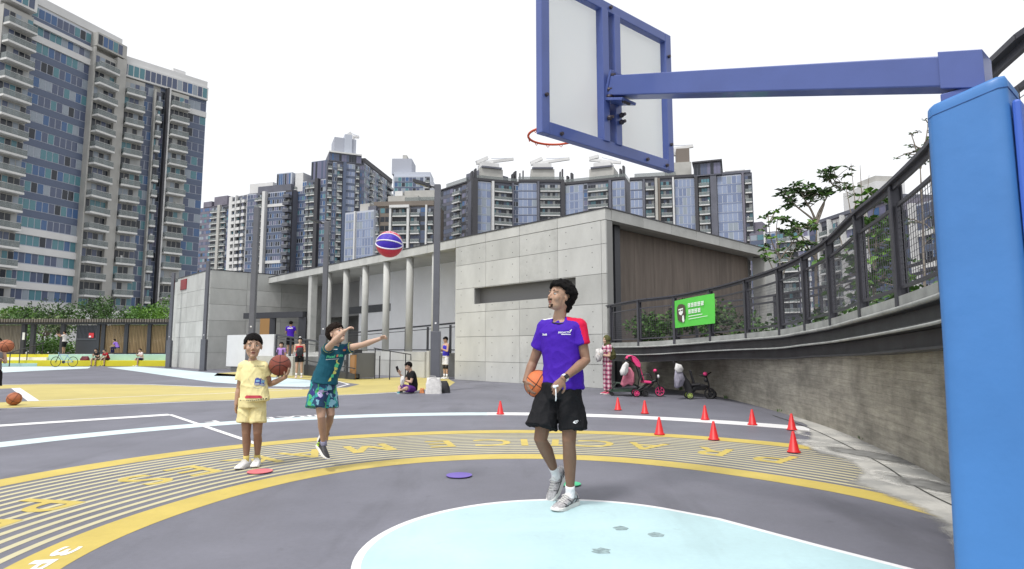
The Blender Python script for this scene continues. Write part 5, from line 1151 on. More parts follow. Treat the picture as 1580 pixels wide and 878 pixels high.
# ================================================================= TRICYCLES, BIKE, BAGS
M_tyre = mat('tyre', (.02, .02, .022), .7); M_pink = mat('pink_plastic', (.72, .05, .20), .45); M_frame = mat('black_plastic', (.022, .022, .025), .45); M_gdark = mat('green_black', (.025, .05, .035), .5)
M_cloth_w = mat('cloth_white', (.62, .61, .60), .85, var=.15, vscale=9, bump=.5, bscale=14); M_cloth_p = mat('cloth_pink', (.55, .17, .24), .85, var=.25, vscale=9, bump=.5, bscale=14); M_cloth_g = mat('cloth_grey', (.27, .26, .32), .85, var=.2, vscale=9, bump=.5, bscale=14); M_bagb = mat('bag_black', (.02, .02, .024), .7, bump=.4, bscale=20)
def wheel(t, x, y, r_, hubm, w_=.03, tyrem=None, spokes=0):
    mb = MB(); mb.tube([V(x+math.cos(a*math.pi/14)*(r_-.014), y, r_+math.sin(a*math.pi/14)*(r_-.014)) for a in range(29)], .016, tyrem or M_tyre, 7, cap=False); wh = mb.build('wheel', t, smooth=True)
    mb = MB()
    mb.tube([V(x+math.cos(a*math.pi/14)*(r_-.034), y, r_+math.sin(a*math.pi/14)*(r_-.034)) for a in range(29)], .010, hubm, 6, cap=False)
    mb.tube([V(x, y-w_, r_), V(x, y+w_, r_)], .03, hubm, 10)
    n = spokes or 6
    for k in range(n): a = 6.283*k/n; mb.beam((x, y, r_), (x+math.cos(a)*(r_-.03), y, r_+math.sin(a)*(r_-.03)), .012 if not spokes else .004, .018 if not spokes else .004, hubm)
    mb.build('rim', wh)
def clothbag(name, label, parent, pts_, th, m, seed=0, cat=None, loc=None):
    """hanging soft bag: an outline in x,z given thickness and lumps"""
    mb = MB(); n = len(pts_); cx_ = sum(p[0] for p in pts_)/n; cz = sum(p[1] for p in pts_)/n; rings = 6; vs = []
    for k in range(-rings, rings+1):
        f = k/rings; s_ = math.sqrt(max(0, 1-f*f))**.6
        for (x, z) in pts_:
            w_ = noise.noise(V(x*11+seed, z*7, f*2))+.5*noise.noise(V(x*25+seed, z*12, f*3)); vs.append(V(cx_+(x-cx_)*s_*(1+.22*w_), f*th*(1+.5*w_), cz+(z-cz)*min(1, s_*1.1)*(1+.08*w_)))
    R_ = 2*rings+1; mb.add(vs, [(i*n+j, i*n+(j+1) % n, (i+1)*n+(j+1) % n, (i+1)*n+j) for i in range(R_-1) for j in range(n)], m)
    o = mb.build(name, parent, smooth=True)
    if loc is not None: o.location = loc
    if cat: tag(o, label, cat)
    return o
g = G(981, 612); t1 = thing('push_tricycle', 'pink and black push tricycle with an open curved pink hood by the wall', 'tricycle', (g.x, g.y, 0), R(-4))
wheel(t1, 0, -.2, .10, M_pink); wheel(t1, 0, .2, .10, M_pink); wheel(t1, .63, 0, .145, M_pink)
wheel(t1, .24, -.05, .085, M_frame)
mb = MB(); mb.tube([(0, -.2, .1), (0, .2, .1)], .018, M_frame); mb.tube([(0, 0, .12), (.1, 0, .2), (.33, 0, .34), (.5, 0, .42), (.56, 0, .42)], [.03, .032, .03, .03, .025], M_frame); mb.tube([(.0, 0, .14), (.3, 0, .2), (.5, 0, .4)], .022, M_frame); mb.build('frame', t1, smooth=True)
mb = MB()
for s_ in (-1, 1): mb.tube([(.63, .045*s_, .145), (.60, .045*s_, .34), (.57, .02*s_, .42)], .014, M_frame)
mb.tube([(.57, 0, .4), (.54, 0, .62)], .022, M_frame); mb.tube([(.50, -.2, .66), (.53, -.1, .64), (.54, 0, .62), (.53, .1, .64), (.50, .2, .66)], .015, M_frame); mb.ell((.52, 0, .68), .05, .07, .05, M_pink); mb.build('fork', t1, smooth=True)
mb = MB(); mb.ell((.60, 0, .53), .035, .05, .05, M_white, None, 10, 8); mb.build('headlight', t1, smooth=True)
mb = MB(); mb.obox((.27, 0, .39), (.13, 0, -.01), (0, .13, 0), (0, 0, .03), M_pink); mb.obox((.16, 0, .58), (-.05, 0, .19), (0, .12, 0), (.02, 0, .005), M_pink); mb.build('seat', t1, bevel=.015)
mb = MB(); mb.obox((.13, 0, .60), (-.055, 0, .21), (0, .14, 0), (.015, 0, .004), M_frame); mb.tube([(.12, -.17, .36), (.15, -.17, .56), (.36, -.16, .6), (.42, -.1, .5), (.42, .1, .5), (.36, .16, .6), (.15, .17, .56)], .014, M_frame); mb.tube([(.05, 0, .2), (.1, 0, .5), (.02, 0, .85), (-.26, 0, 1.0)], .016, M_frame); mb.tube([(-.26, -.15, 1.0), (-.26, .15, 1.0)], .016, M_frame); mb.build('push_handle', t1, smooth=True)
mb = MB(); A = []; B = []
for k in range(13):
    f = k/12; a = R(35+115*f); A.append(V(-.14+.34*math.cos(a)+.05, -.17, .74+.34*math.sin(a))); B.append(V(-.14+.34*math.cos(a)+.05, .17, .74+.34*math.sin(a)))
A = [V(.10, -.17, .78), V(.11, -.17, .86), V(.06, -.17, .96), V(-.02, -.17, 1.04), V(-.12, -.17, 1.08), V(-.20, -.17, 1.06), V(-.23, -.17, 1.0)]; B = [V(p.x, .17, p.z) for p in A]
mb.strip(A, B, M_pink); mb.strip([p+V(-.03, .01, -.03) for p in A], [p+V(-.03, -.01, -.03) for p in B], M_pink)
for s_ in (-1, 1): mb.tube([V(p.x, .17*s_, p.z) for p in A], .016, M_pink, 6)
ap_ = [V(.10, 0, .78), V(.0, 0, .80), V(-.08, 0, .9), V(-.18, 0, 1.0)]
for s_ in (-1, 1): mb.add([V(p.x, .172*s_, p.z) for p in A[:5]]+[V(-.07, .172*s_, .93), V(.02, .172*s_, .80)], [(0, 1, 2, 3, 4, 5, 6)], M_pink)
mb.build('hood', t1)
clothbag('jacket', 'pink child jacket hanging from the pink tricycle handle', None, [(-.24, .80), (-.12, .76), (-.05, .62), (-.03, .40), (-.10, .30), (-.20, .34), (-.33, .27), (-.38, .34), (-.31, .55), (-.28, .70)], .10, M_cloth_p, 3, 'jacket', (g.x-.02, g.y-.1, 0))
clothbag('tote_bag', 'white cloth bag hanging at the back of the pink tricycle', None, [(-.27, .92), (-.20, .86), (-.22, .66), (-.30, .56), (-.42, .58), (-.44, .68), (-.36, .84)], .09, M_cloth_w, 5, 'bag', (g.x-.02, g.y-.28, 0))
gt = G(952, 611); tl_ = thing('flat_trolley', 'low dark green tube-framed trolley parked behind the pink tricycle', 'trolley', (gt.x+.30, gt.y+.25, 0))
mb = MB()
for y_ in (-.22, .22): mb.tube([(-.48, y_, .12), (.5, y_, .12)], .018, M_gdark); mb.tube([(-.46, y_, .12), (-.30, y_, .34), (.2, y_, .3), (.48, y_, .14)], .014, M_gdark)
mb.build('frame', tl_, smooth=True); mb = MB(); mb.box(-.45, .48, -.21, .21, .138, .16, M_gdark); mb.build('deck', tl_)
for x_ in (-.42, .42):
    for y_ in (-.2, .2): mb = MB(); mb.tube([(x_, y_-.015, .05), (x_, y_+.015, .05)], .05, M_tyre, 12); mb.build('wheel', tl_)
g2 = G(1063, 615.5); t2 = thing('push_tricycle', 'all-black push tricycle with lime-hubbed wheels leaning by the retaining wall', 'tricycle', (g2.x, g2.y, 0), R(-6)); M_lime = mat('lime_hub', (.35, .45, .12), .5)
wheel(t2, 0, -.17, .095, M_lime); wheel(t2, 0, .17, .095, M_lime); wheel(t2, .52, 0, .14, M_frame); wheel(t2, .60, .1, .11, M_frame)
mb = MB(); mb.tube([(0, -.17, .1), (0, .17, .1)], .018, M_frame); mb.tube([(.02, 0, .14), (.15, 0, .28), (.35, 0, .34), (.48, 0, .30)], [.06, .07, .05, .04], M_frame); mb.tube([(.1, 0, .26), (.42, 0, .28)], .05, M_frame); mb.build('frame', t2, smooth=True)
mb = MB(); mb.tube([(.52, .04, .14), (.50, 0, .36), (.44, 0, .58)], .022, M_frame); mb.tube([(.26, -.14, .60), (.36, -.06, .58), (.44, 0, .55), (.5, .06, .62), (.60, .16, .66)], .016, M_frame); mb.ell((.43, -.02, .48), .05, .05, .07, M_frame); mb.build('fork', t2, smooth=True)
mb = MB(); mb.ell((.41, -.05, .63), .055, .05, .05, M_pink); mb.build('bell', t2, smooth=True)
mb = MB(); mb.obox((.17, 0, .36), (.12, 0, .01), (0, .11, 0), (0, 0, .03), M_frame); mb.obox((.09, 0, .55), (-.05, 0, .18), (0, .09, 0), (.02, 0, .005), M_frame); mb.build('seat', t2, bevel=.02)
mb = MB()
for s_ in (-.06, .06): mb.tube([(.12, s_, .2), (.0, s_, .45), (-.30, s_, .88), (-.36, s_, .92)], .012, M_frame)
mb.tube([(-.36, -.09, .92), (-.36, .09, .92)], .018, M_frame); mb.build('push_handle', t2, smooth=True)
mb = MB(); mb.add([(.10, -.06, .2), (.02, -.06, .45), (-.19, -.06, .72), (-.24, -.06, .55), (-.08, -.06, .2), (.0, -.06, .1)]+[(.10, .06, .2), (.02, .06, .45), (-.19, .06, .72), (-.24, .06, .55), (-.08, .06, .2), (.0, .06, .1)], [(0, 1, 2, 3, 4, 5), (11, 10, 9, 8, 7, 6)]+[(i, i+6, (i+1) % 6+6, (i+1) % 6) for i in range(6)], M_bagb); mb.build('storage_bag', t2, bevel=.02)
clothbag('tote_bag', 'grey cloth bag hanging from the black tricycle handle', None, [(-.38, .72), (-.2, .7), (-.14, .5), (-.20, .34), (-.35, .28), (-.40, .32), (-.40, .5)], .1, M_cloth_g, 8, 'bag', (g2.x, g2.y-.18, 0))
clothbag('plastic_bag', 'white bundle on top of the grey bag at the black tricycle', None, [(-.36, .90), (-.24, .86), (-.19, .76), (-.22, .68), (-.36, .67), (-.40, .76)], .09, M_cloth_w, 2, 'bag', (g2.x, g2.y-.22, 0))
# bicycle
gb = G(100, 566.3); bk = thing('bicycle', 'pale blue and black bicycle parked in front of the yellow bench', 'bicycle', (gb.x, gb.y-.1, 0)); k_ = .352
M_bike = mat('bike_frame', (.22, .34, .44), .4)
for x_ in (-.57, .59):
    mb = MB(); mb.tube([V(x_+math.cos(a*math.pi/16)*(k_-.02), 0, k_+math.sin(a*math.pi/16)*(k_-.02)) for a in range(33)], .022, M_tyre, 6, cap=False); wh = mb.build('wheel', bk, smooth=True)
    mb = MB(); mb.tube([(x_, -.03, k_), (x_, .03, k_)], .03, M_frame, 8)
    for a in range(16): mb.beam((x_, 0, k_), (x_+math.cos(a*.3927)*(k_-.03), 0, k_+math.sin(a*.3927)*(k_-.03)), .004, .004, M_pole)
    mb.build('spokes', wh)
mb = MB()
for a, b_ in (((-.38, .86), (-.04, .36)), ((-.38, .84), (.20, .78)), ((-.04, .33), (.22, .82)), ((.20, .76), (.59, .35)), ((-.04, .33), (.59, .35)), ((-.36, .9), (-.57, .35)), ((-.42, 1.0), (-.38, .82))):
    mb.tube([(a[0], 0, a[1]), (b_[0], 0, b_[1])], .024, M_bike if a[0] != -.36 else M_frame, 7)
mb.build('frame', bk); mb = MB(); mb.tube([(.22, 0, .8), (.25, 0, .95)], .015, M_frame); mb.ell((.24, 0, .97), .13, .06, .03, M_frame); mb.build('saddle', bk, smooth=True)
mb = MB(); mb.tube([(-.5, -.28, 1.0), (-.42, -.05, 1.02), (-.42, .05, 1.02), (-.5, .28, 1.0)], .017, M_frame); mb.build('handlebar', bk); mb = MB(); mb.tube([(-.04, -.05, .34), (-.04, .05, .34)], .09, M_frame, 12); mb.beam((-.04, -.07, .34), (.06, -.07, .2), .02, .02, M_frame); mb.build('crank', bk)
# bags
def softbox(name, label, c, w_, d_, h_, m, seed, top=.8, cat='bag'):
    mb = MB(); n = 20; vs = []; lv_ = 8
    for k in range(lv_+1):
        z = h_*k/lv_; s_ = 1-(1-top)*(k/lv_)**2
        for j in range(n):
            a = 6.283*j/n; kx = math.copysign(abs(math.cos(a))**.55, math.cos(a)); ky = math.copysign(abs(math.sin(a))**.55, math.sin(a)); nn_ = 1+.12*noise.noise(V(kx*1.7+seed, ky*1.7, z*9))
            vs.append(V(kx*w_/2*s_*nn_, ky*d_/2*s_*nn_, z+(.03*noise.noise(V(kx*2, ky*2, seed)) if k == lv_ else 0)))
    mb.add(vs, [(i*n+j, i*n+(j+1) % n, (i+1)*n+(j+1) % n, (i+1)*n+j) for i in range(lv_) for j in range(n)]+[tuple(lv_*n+j for j in range(n))], m)
    o = mb.build(name, smooth=True); o.location = c; tag(o, label, cat); return o
g = G(669, 607.5); b1 = softbox('tote_bag', 'white tote bag standing on the floor right of the seated man', (g.x, g.y, 0), .46, .22, .44, M_cloth_w, 1, .8)
mb = MB(); mb.tube([(-.12, -.1, .4), (-.1, -.12, .5), (.06, -.12, .49), (.1, -.1, .4)], .008, M_cloth_w, 5); mb.build('handle', b1)
g = G(684, 606.5); softbox('backpack', 'slouched black bag leaning against the white tote bag', (g.x, g.y+.12, 0), .36, .3, .33, M_bagb, 4, .5)
q = P(131, 556, 43.6); softbox('sports_bag', 'small dark red and black bag on the yellow bench between bicycle and seated pair', (q.x, 43.6, .402), .6, .35, .3, mat('bag_maroon', (.12, .02, .03), .7, var=.6, vscale=4), 6, .6)
mb = MB(); q = P(628, 573, 18.6)
# ================================================================= PEOPLE
def skinmat(n, c): 
    m = mat('skin_'+n, c, .5, var=.07, vscale=14, spec=.35); b = m.node_tree.nodes['Principled BSDF']
    b.inputs['Subsurface Weight'].default_value = .12; b.inputs['Subsurface Radius'].default_value = (.01, .004, .002); return m
SK_man = skinmat('tan', (.42, .26, .18)); SK_boy = skinmat('boy', (.46, .30, .215)); SK_boy2 = skinmat('boy_light', (.53, .36, .27)); SK_legd = skinmat('legs_dark', (.205, .115, .075)); SK_legb = skinmat('legs_tanned', (.26, .15, .10)); SK_legc = skinmat('legs_light', (.38, .24, .17)); SK_l = skinmat('light', (.50, .33, .24)); SK_m = skinmat('medium', (.36, .21, .14))
M_hairb = mat('hair_black', (.007, .006, .006), .75, bump=.8, bscale=120, spec=.12); M_eyew = mat('eye_white', (.6, .58, .56), .3); M_iris = mat('iris', (.012, .008, .006), .2)
M_lip = mat('lips', (.36, .13, .11), .5); M_beard = mat('beard', (.035, .022, .017), .9, spec=.1)
def cloth(n, c, **k):
    m = mat('fabric_'+n, c, k.pop('rough', .85), spec=.15, bump=k.pop('bump', .35), bscale=k.pop('bscale', 10), **k)
    for nd in m.node_tree.nodes:
        if nd.type == 'BUMP': nd.inputs['Distance'].default_value = .05
    return m
def remesh(mb, name, parent, org, vox, m, smooth=2, disp=None, adapt=None):
    me = bpy.data.meshes.new('tmp'); me.from_pydata([tuple(Vector(v)-Vector(org)) for v in mb.v], [], mb.f); me.update()
    o = bpy.data.objects.new('tmp', me); COL.objects.link(o); r_ = o.modifiers.new('r', 'REMESH'); r_.use_smooth_shade = True; r_.mode = 'VOXEL'; r_.voxel_size = vox
    if smooth: s_ = o.modifiers.new('s', 'SMOOTH'); s_.iterations = smooth; s_.factor = .5
    dg = bpy.context.evaluated_depsgraph_get(); nm = bpy.data.meshes.new_from_object(o.evaluated_get(dg)); bpy.data.objects.remove(o); bpy.data.meshes.remove(me)
    nm.name = name; nm.materials.clear(); nm.materials.append(m)
    if disp:
        nr = [v.normal.copy() for v in nm.vertices]
        for v, n_ in zip(nm.vertices, nr): v.co = v.co+n_*disp(v.co, n_)
    nm.polygons.foreach_set('use_smooth', [True]*len(nm.polygons)); nm.update()
    o = bpy.data.objects.new(name, nm); COL.objects.link(o)
    if parent is not None: o.parent = parent
    return o
def hand(mb, wr, d, pn, k, curl=.5, tside=1, m=None, fan=.0, curls=None):
    """palm, four unequal bent fingers and a thumb; d along the hand, pn the palm-facing normal"""
    d = Vector(d).normalized(); pn = Vector(pn); pn = (pn-d*pn.dot(d)).normalized(); w_ = d.cross(pn)
    mb.tube([wr-d*.012*k, wr+d*.02*k, wr+d*.055*k, wr+d*.09*k], [.026*k, .033*k, .040*k, .038*k], m, 10, ell=[.7, .48, .40, .36], side=w_)
    for i, (o_, L_) in enumerate(zip((-.029, -.010, .010, .028), (.066, .076, .071, .056) if tside < 0 else (.056, .071, .076, .066))):
        c_ = curls[i] if curls else curl; p = wr+d*.084*k+w_*o_*k; pts_ = [p-d*.015*k, p]; a = 0; dd_ = d+w_*(o_*6*fan)
        for s_ in (.42, .32, .26):
            a += c_; v_ = (dd_*math.cos(a)+pn*math.sin(a)).normalized(); p = p+v_*L_*s_*k; pts_.append(p)
        mb.tube(pts_, [.0098*k, .0095*k, .0088*k, .0082*k, .0066*k], m, 8)
    b_ = wr+d*.022*k+w_*tside*.026*k; p1 = b_+(d*.55+w_*tside*.75+pn*.35).normalized()*.038*k; p2 = p1+(d*.85+w_*tside*.25+pn*.45).normalized()*.030*k; p3 = p2+(d*.85-w_*tside*.05+pn*.55).normalized()*.022*k
    mb.tube([b_-d*.01*k, b_, p1, p2, p3], [.012*k, .0135*k, .011*k, .010*k, .0075*k], m, 8)
def frame(f, up=(0, 0, 1)):
    f = Vector(f).normalized(); l = Vector(up).cross(f).normalized(); u = f.cross(l); return Matrix((f, l, u)).transposed()
def head(mb, c, Mx, k, m, mouth_open=0):
    T = lambda x, y, z: c+Mx@V(x, y, z)*k
    E3 = lambda p, r_: mb.ell(T(*p), r_[0]*k, r_[1]*k, r_[2]*k, m, Mx, 20, 14)
    E3((-.014, 0, .040), (.098, .077, .084)); E3((.024, 0, -.012), (.066, .061, .098)); E3((.028, 0, -.068), (.051, .051, .041)); E3((.062, 0, -.091), (.025, .026, .019)); E3((-.02, 0, -.03), (.075, .062, .07))
    mb.tube([T(.084, 0, .022), T(.100, 0, -.010), T(.108, 0, -.026)], [.008*k, .0095*k, .012*k], m, 8)
    for s_ in (-1, 1):
        E3((.095, s_*.012, -.031), (.010, .009, .008)); E3((.058, s_*.040, -.022), (.026, .022, .028)); E3((.072, s_*.030, .033), (.016, .026, .008))
        mb.ell(T(-.008, s_*.077, -.004), .016*k, .008*k, .027*k, m, Mx@Matrix.Rotation(s_*.35, 3, 'Z'), 12, 8); E3((-.012, s_*.073, -.006), (.012, .010, .018))
    E3((.082, 0, -.055), (.011, .022, .007)); E3((.080, 0, -.068-mouth_open), (.011, .019, .007))
def face(root, org, c, Mx, k, brow=M_hairb, lip=M_lip, beard=False, look=(0, 0), eyes=True):
    T = lambda x, y, z: c+Mx@V(x, y, z)*k
    mb = MB()
    for s_ in (-1, 1): mb.ell(T(.0755, s_*.030, .008), .0115*k, .0125*k, .0062*k, M_eyew, Mx, 12, 8); mb.ell(T(.0835, s_*.030+look[0], .008+look[1]), .0045*k, .0056*k, .0060*k, M_iris, Mx, 10, 8)
    mb.build('eyes', root, org, smooth=True)
    mb = MB()
    for s_ in (-1, 1): mb.tube([T(.0865, s_*.015, .034), T(.0865, s_*.029, .037), T(.075, s_*.045, .032)], [.0025*k, .0036*k, .0015*k], brow, 6)
    for s_ in (-1, 1): mb.tube([T(.0855, s_*.019, .0130), T(.0865, s_*.030, .0155), T(.079, s_*.041, .0115)], [.0010*k, .0014*k, .0009*k], brow, 5)
    mb.build('eyebrows', root, org, smooth=True)
    mb = MB(); mb.ell(T(.0885, 0, -.0565), .0055*k, .0205*k, .0040*k, lip, Mx, 12, 8); mb.ell(T(.0865, 0, -.066), .0055*k, .0165*k, .0048*k, lip, Mx, 12, 8); mb.ell(T(.0925, 0, -.0612), .002*k, .019*k, .0012*k, M_iris, Mx, 12, 6); mb.build('mouth', root, org, smooth=True)
    if beard:
        mb = MB(); rg = random.Random(4)
        for i in range(420):
            a = rg.uniform(-.75, .75); z = rg.uniform(-.106, -.082)+abs(a)*.010; p = V(.050+math.cos(a)*.032, math.sin(a)*.034, z)
            mb.ell(T(*p), .0033*k, .0033*k, .0033*k, beard, Mx, 6, 5)
        for i in range(70): mb.ell(T(.0905, rg.uniform(-.022, .022), -.044+rg.uniform(-.003, .003)), 0.0028*k, .0028*k, .002*k, beard, Mx, 6, 5)
        mb.build('beard', root, org, smooth=True)
def hair(root, org, c, Mx, k, m, seed=1, n=420, br=.013, jit=.004, line=None, vox=.006, grow=1.03, curly=False, extra=None):
    rg = random.Random(seed); mb = MB(); line = line or ([-.12, -.045, -.02, .02, .055, .09], [-.045, -.045, .0, .045, .062, .078])
    cc = V(-.014, 0, .040); rr = V(.098, .077, .084)*grow; cnt = 0
    while cnt < n:
        d = V(rg.gauss(0, 1), rg.gauss(0, 1), rg.gauss(0, 1)).normalized(); p = cc+V(d.x*rr.x, d.y*rr.y, d.z*rr.z)
        if p.z < interp(p.x, *line)+rg.uniform(-.004, .004): continue
        if abs(p.y) > .06 and abs(p.x+.006) < .022 and p.z < .03: continue
        cnt += 1; p += d*rg.uniform(0, jit); b_ = br*rg.uniform(.7, 1.25)
        mb.ell(c+Mx@p*k, b_*k, b_*k, b_*k, m, None, 8, 6)
    if extra:
        for p, r_ in extra: mb.ell(c+Mx@V(*p)*k, r_*k, r_*k, r_*k, m, None, 10, 8)
    return remesh(mb, 'hair', root, org, vox, m, 1)
def shoe(root, org, an, fwd, up, k, m, solem, lacem=None, name='shoe', hgt=.085, patt=None):
    """an: ankle joint; fwd towards the toes; up normal to the sole"""
    f = Vector(fwd).normalized(); u = Vector(up); u = (u-f*u.dot(f)).normalized(); l = u.cross(f); o_ = an-u*hgt*k
    T = lambda x, y, z: o_+(f*x+l*y+u*z)*k
    xs = [-.078, -.070, -.05, -.02, .02, .06, .10, .135, .165, .185, .192]; hw = [.018, .028, .034, .036, .037, .041, .046, .047, .041, .028, .012]; tp = [.075, .088, .092, .096, .094, .083, .068, .056, .047, .038, .030]
    mb = MB(); n = 14; vs = []
    for x, h_, t_ in zip(xs, hw, tp):
        for j in range(n):
            a = 2*math.pi*j/n; y = math.cos(a)*h_; z = .014+(t_-.014)*(.5+.5*math.sin(a)); 
            if math.sin(a) > 0: y *= 1-.25*math.sin(a)
            vs.append(T(x, y, z))
    mb.add(vs, [(i*n+j, i*n+(j+1) % n, (i+1)*n+(j+1) % n, (i+1)*n+j) for i in range(len(xs)-1) for j in range(n)]+[tuple(range(n))[::-1], tuple((len(xs)-1)*n+j for j in range(n))], m)
    mb.tube([T(-.012, 0, .06), T(-.016, 0, .10)], [.043*k, .037*k], m, 12, ell=.85)
    s_ = mb.build(name, root, org, smooth=True)
    mb = MB(); ox = [-.088, -.080, -.055, -.02, .03, .08, .125, .16, .19, .203]; ow = [.012, .026, .036, .037, .037, .045, .051, .049, .034, .010]
    out_ = [(x, w_) for x, w_ in zip(ox, ow)]+[(x, -w_) for x, w_ in reversed(list(zip(ox, ow)))]; nn_ = len(out_)
    lv_ = [(0, .94), (.006, 1), (.022, 1), (.028, .95)]; vs = [T(x*s2 if x > 0 else x*s2, y*s2, z+(.012*max(0, (x-.12)/.08) if z < .01 else .004)) for z, s2 in lv_ for x, y in out_]
    mb.add(vs, [(i*nn_+j, i*nn_+(j+1) % nn_, (i+1)*nn_+(j+1) % nn_, (i+1)*nn_+j) for i in range(3) for j in range(nn_)]+[tuple(range(nn_))[::-1], tuple(3*nn_+j for j in range(nn_))], solem)
    mb.build('sole', s_, org)
    if lacem:
        mb = MB()
        for q_ in range(5):
            x = .045+.018*q_; z = interp(x, xs, tp)+.002; mb.tube([T(x, -.022, z-.006), T(x+.006, 0, z+.003), T(x, .022, z-.006)], .0032*k, lacem, 5)
        mb.tube([T(.04, -.005, .098), T(.06, -.03, .085)], .0028*k, lacem, 5); mb.tube([T(.04, .005, .098), T(.055, .032, .082)], .0028*k, lacem, 5)
        mb.build('laces', s_, org)
    if patt:
        mb = MB()
        for (x0, z0_, x1, z1_, wd) in patt['l']:
            for s2 in (1, -1):
                def q_(x, z): hh = interp(x, xs, hw); tt = interp(x, xs, tp); sn = max(-1, min(1, (z-.014)/(tt-.014)*2-1)); y = hh*math.sqrt(max(0, 1-sn*sn))*(1-.25*max(0, sn)); return T(x, s2*(y+.0015), z)
                mb.tube([q_(x0+(x1-x0)*i/4, z0_+(z1_-z0_)*i/4) for i in range(5)], wd*k, patt['m'], 5)
        mb.build('overlay', s_, org)
    return s_
def folds(amp, sx=9, sz=5, seed=0):
    def f(co, n_):
        a = noise.noise(V(co.x*sx+seed, co.y*sx, co.z*sz)); b_ = noise.noise(V(co.x*sx*2.3+5+seed, co.y*sx*2.3, co.z*sz*2.6+co.x*7)); r1 = max(0, 1-abs(noise.noise(V(co.x*6+co.z*4+seed, co.y*6, co.z*3.2-co.x*2)))*3.2)**2; r2 = max(0, 1-abs(noise.noise(V(co.x*7-co.z*5+seed+9, co.y*7, co.z*2.6+co.x*3)))*3.6)**2; return amp*(a*.9+.4*(1-abs(b_)*2.2)*.8+.75*r1+.6*r2-.15)
    return f
def decal(tgt, root, org, c, ux, uy, items, name, lift=.003, dirv=None):
    """print shapes onto a garment: items are (verts2d, faces, material); dirv is the projection direction"""
    bvh = BVHTree.FromObject(tgt, bpy.context.evaluated_depsgraph_get()); dirv = Vector(dirv).normalized(); ux = Vector(ux).normalized(); uy = Vector(uy).normalized(); mb = MB()
    for k_, (vs, fs, m) in enumerate(items):
        q = []
        for v in vs:
            p = c+ux*v[0]+uy*v[1]-Vector(org)-dirv*.35; h = bvh.ray_cast(p, dirv, .8)
            if h[0] is None: h = bvh.find_nearest(p+dirv*.35)
            q.append(h[0]-dirv*(lift+.0007*k_*(len(items) < 14 or k_ < 10))+Vector(org))
        mb.add(q, fs, m)
    return mb.build(name, root, org)
def D_text(txt, size, cx_, cy_, m, ang=0, bold=.02, mirror=False):
    vs, fs = text_mesh(txt, size, bold*size); w_ = max(v.x for v in vs); h_ = max(v.y for v in vs); o_ = []
    for v in vs: x, y = v.x-w_/2, v.y-h_/2; o_.append((cx_+x*math.cos(ang)-y*math.sin(ang), cy_+x*math.sin(ang)+y*math.cos(ang)))
    return (o_, fs, m)
def D_poly(pts_, m):
    n = len(pts_); c = (sum(p[0] for p in pts_)/n, sum(p[1] for p in pts_)/n); return (list(pts_)+[c], [(i, (i+1) % n, n) for i in range(n)], m)
def D_rect(x0, x1, y0, y1, m, n=4): 
    vs = [(x0+(x1-x0)*i/n, y) for i in range(n+1) for y in (y0, y1)]; return (vs, [(2*i, 2*i+2, 2*i+3, 2*i+1) for i in range(n)], m)
def tan_legs(o, org, z, m):
    o.data.materials.append(m); O = Vector(org); ix = len(o.data.materials)-1
    for pl_ in o.data.polygons:
        if pl_.center.z+O.z < z: pl_.material_index = ix
def body_parts(J, k, m, kid=0, hk=1, hands=True, mopen=0):
    """one closed mesh soup of head, neck, torso, limbs and hands, to be fused by remeshing"""
    mb = MB(); s_ = (J['shR']-J['shL']).normalized(); Mh = frame(J['f'], J.get('hup', (0, 0, 1)))
    head(mb, J['head'], Mh, hk, m, mopen)
    nb = J['neck']; hc = J['head']+Mh@V(-.025, 0, -.055)*hk
    mb.tube([nb-ZU*.04*k, nb, nb.lerp(hc, .55), hc], [.075*k, .060*k, .050*k*(.9 if kid else 1.02), .052*k], m, 14, side=s_, ell=.95)
    T_w = [.150, .158, .138, .152, .168, .150, .085]; tor = [J['pelvis']-ZU*.06*k, J['pelvis'], J['waist'], J['chest'], J['chest'].lerp(nb, .45), J['chest'].lerp(nb, .78), nb]
    mb.tube(tor, [w_*k for w_ in T_w], m, 20, side=s_, ell=[.68, .70, .70, .70, .64, .58, .65])
    for sd_ in 'LR':
        sh, el, wr = J['sh'+sd_], J['el'+sd_], J['wr'+sd_]
        mb.ell(sh, .056*k, .056*k, .056*k, m); mb.tube([J['chest'].lerp(nb, .7).lerp(sh, .4), sh], [.065*k, .056*k], m, 12)
        mb.tube([sh, sh.lerp(el, .35), sh.lerp(el, .75), el, el.lerp(wr, .25), el.lerp(wr, .65), wr, wr+(wr-el).normalized()*.015*k], [.053*k, .050*k, .043*k, .039*k, .042*k, .033*k, .026*k, .026*k], m, 12)
        if hands and 'hd'+sd_ in J: hand(mb, wr, J['hd'+sd_], J['pn'+sd_], k*(.92 if kid else 1), J.get('cu'+sd_, .35), J.get('ts'+sd_, 1), m, J.get('fan', 0), J.get('cs'+sd_))
        hp, kn, an = J['hip'+sd_], J['kn'+sd_], J['an'+sd_]
        tv = (kn-hp).normalized(); cb = J.get('fw'+sd_, V(0, -1, 0)); back = -Vector(cb).normalized()*.012*k
        mb.tube([hp-tv*.02, hp.lerp(kn, .3), hp.lerp(kn, .75), kn, kn.lerp(an, .12), kn.lerp(an, .32)+back, kn.lerp(an, .62)+back*.6, kn.lerp(an, .88), an, an-ZU*.02*k],
                [.086*k, .080*k, .062*k, .056*k, .052*k, .056*k, .044*k, .034*k, .035*k, .034*k], m, 14)
        if J.get('bare', 0): pass
        fd = J['to'+sd_].normalized(); fu = J.get('fu'+sd_, ZU); fu = (fu-fd*fu.dot(fd)).normalized(); mb.tube([an-fu*.01*k, an+fd*.05*k-fu*.04*k, an+fd*.12*k-fu*.055*k], [.030*k, .028*k, .018*k], m, 10)
    return mb

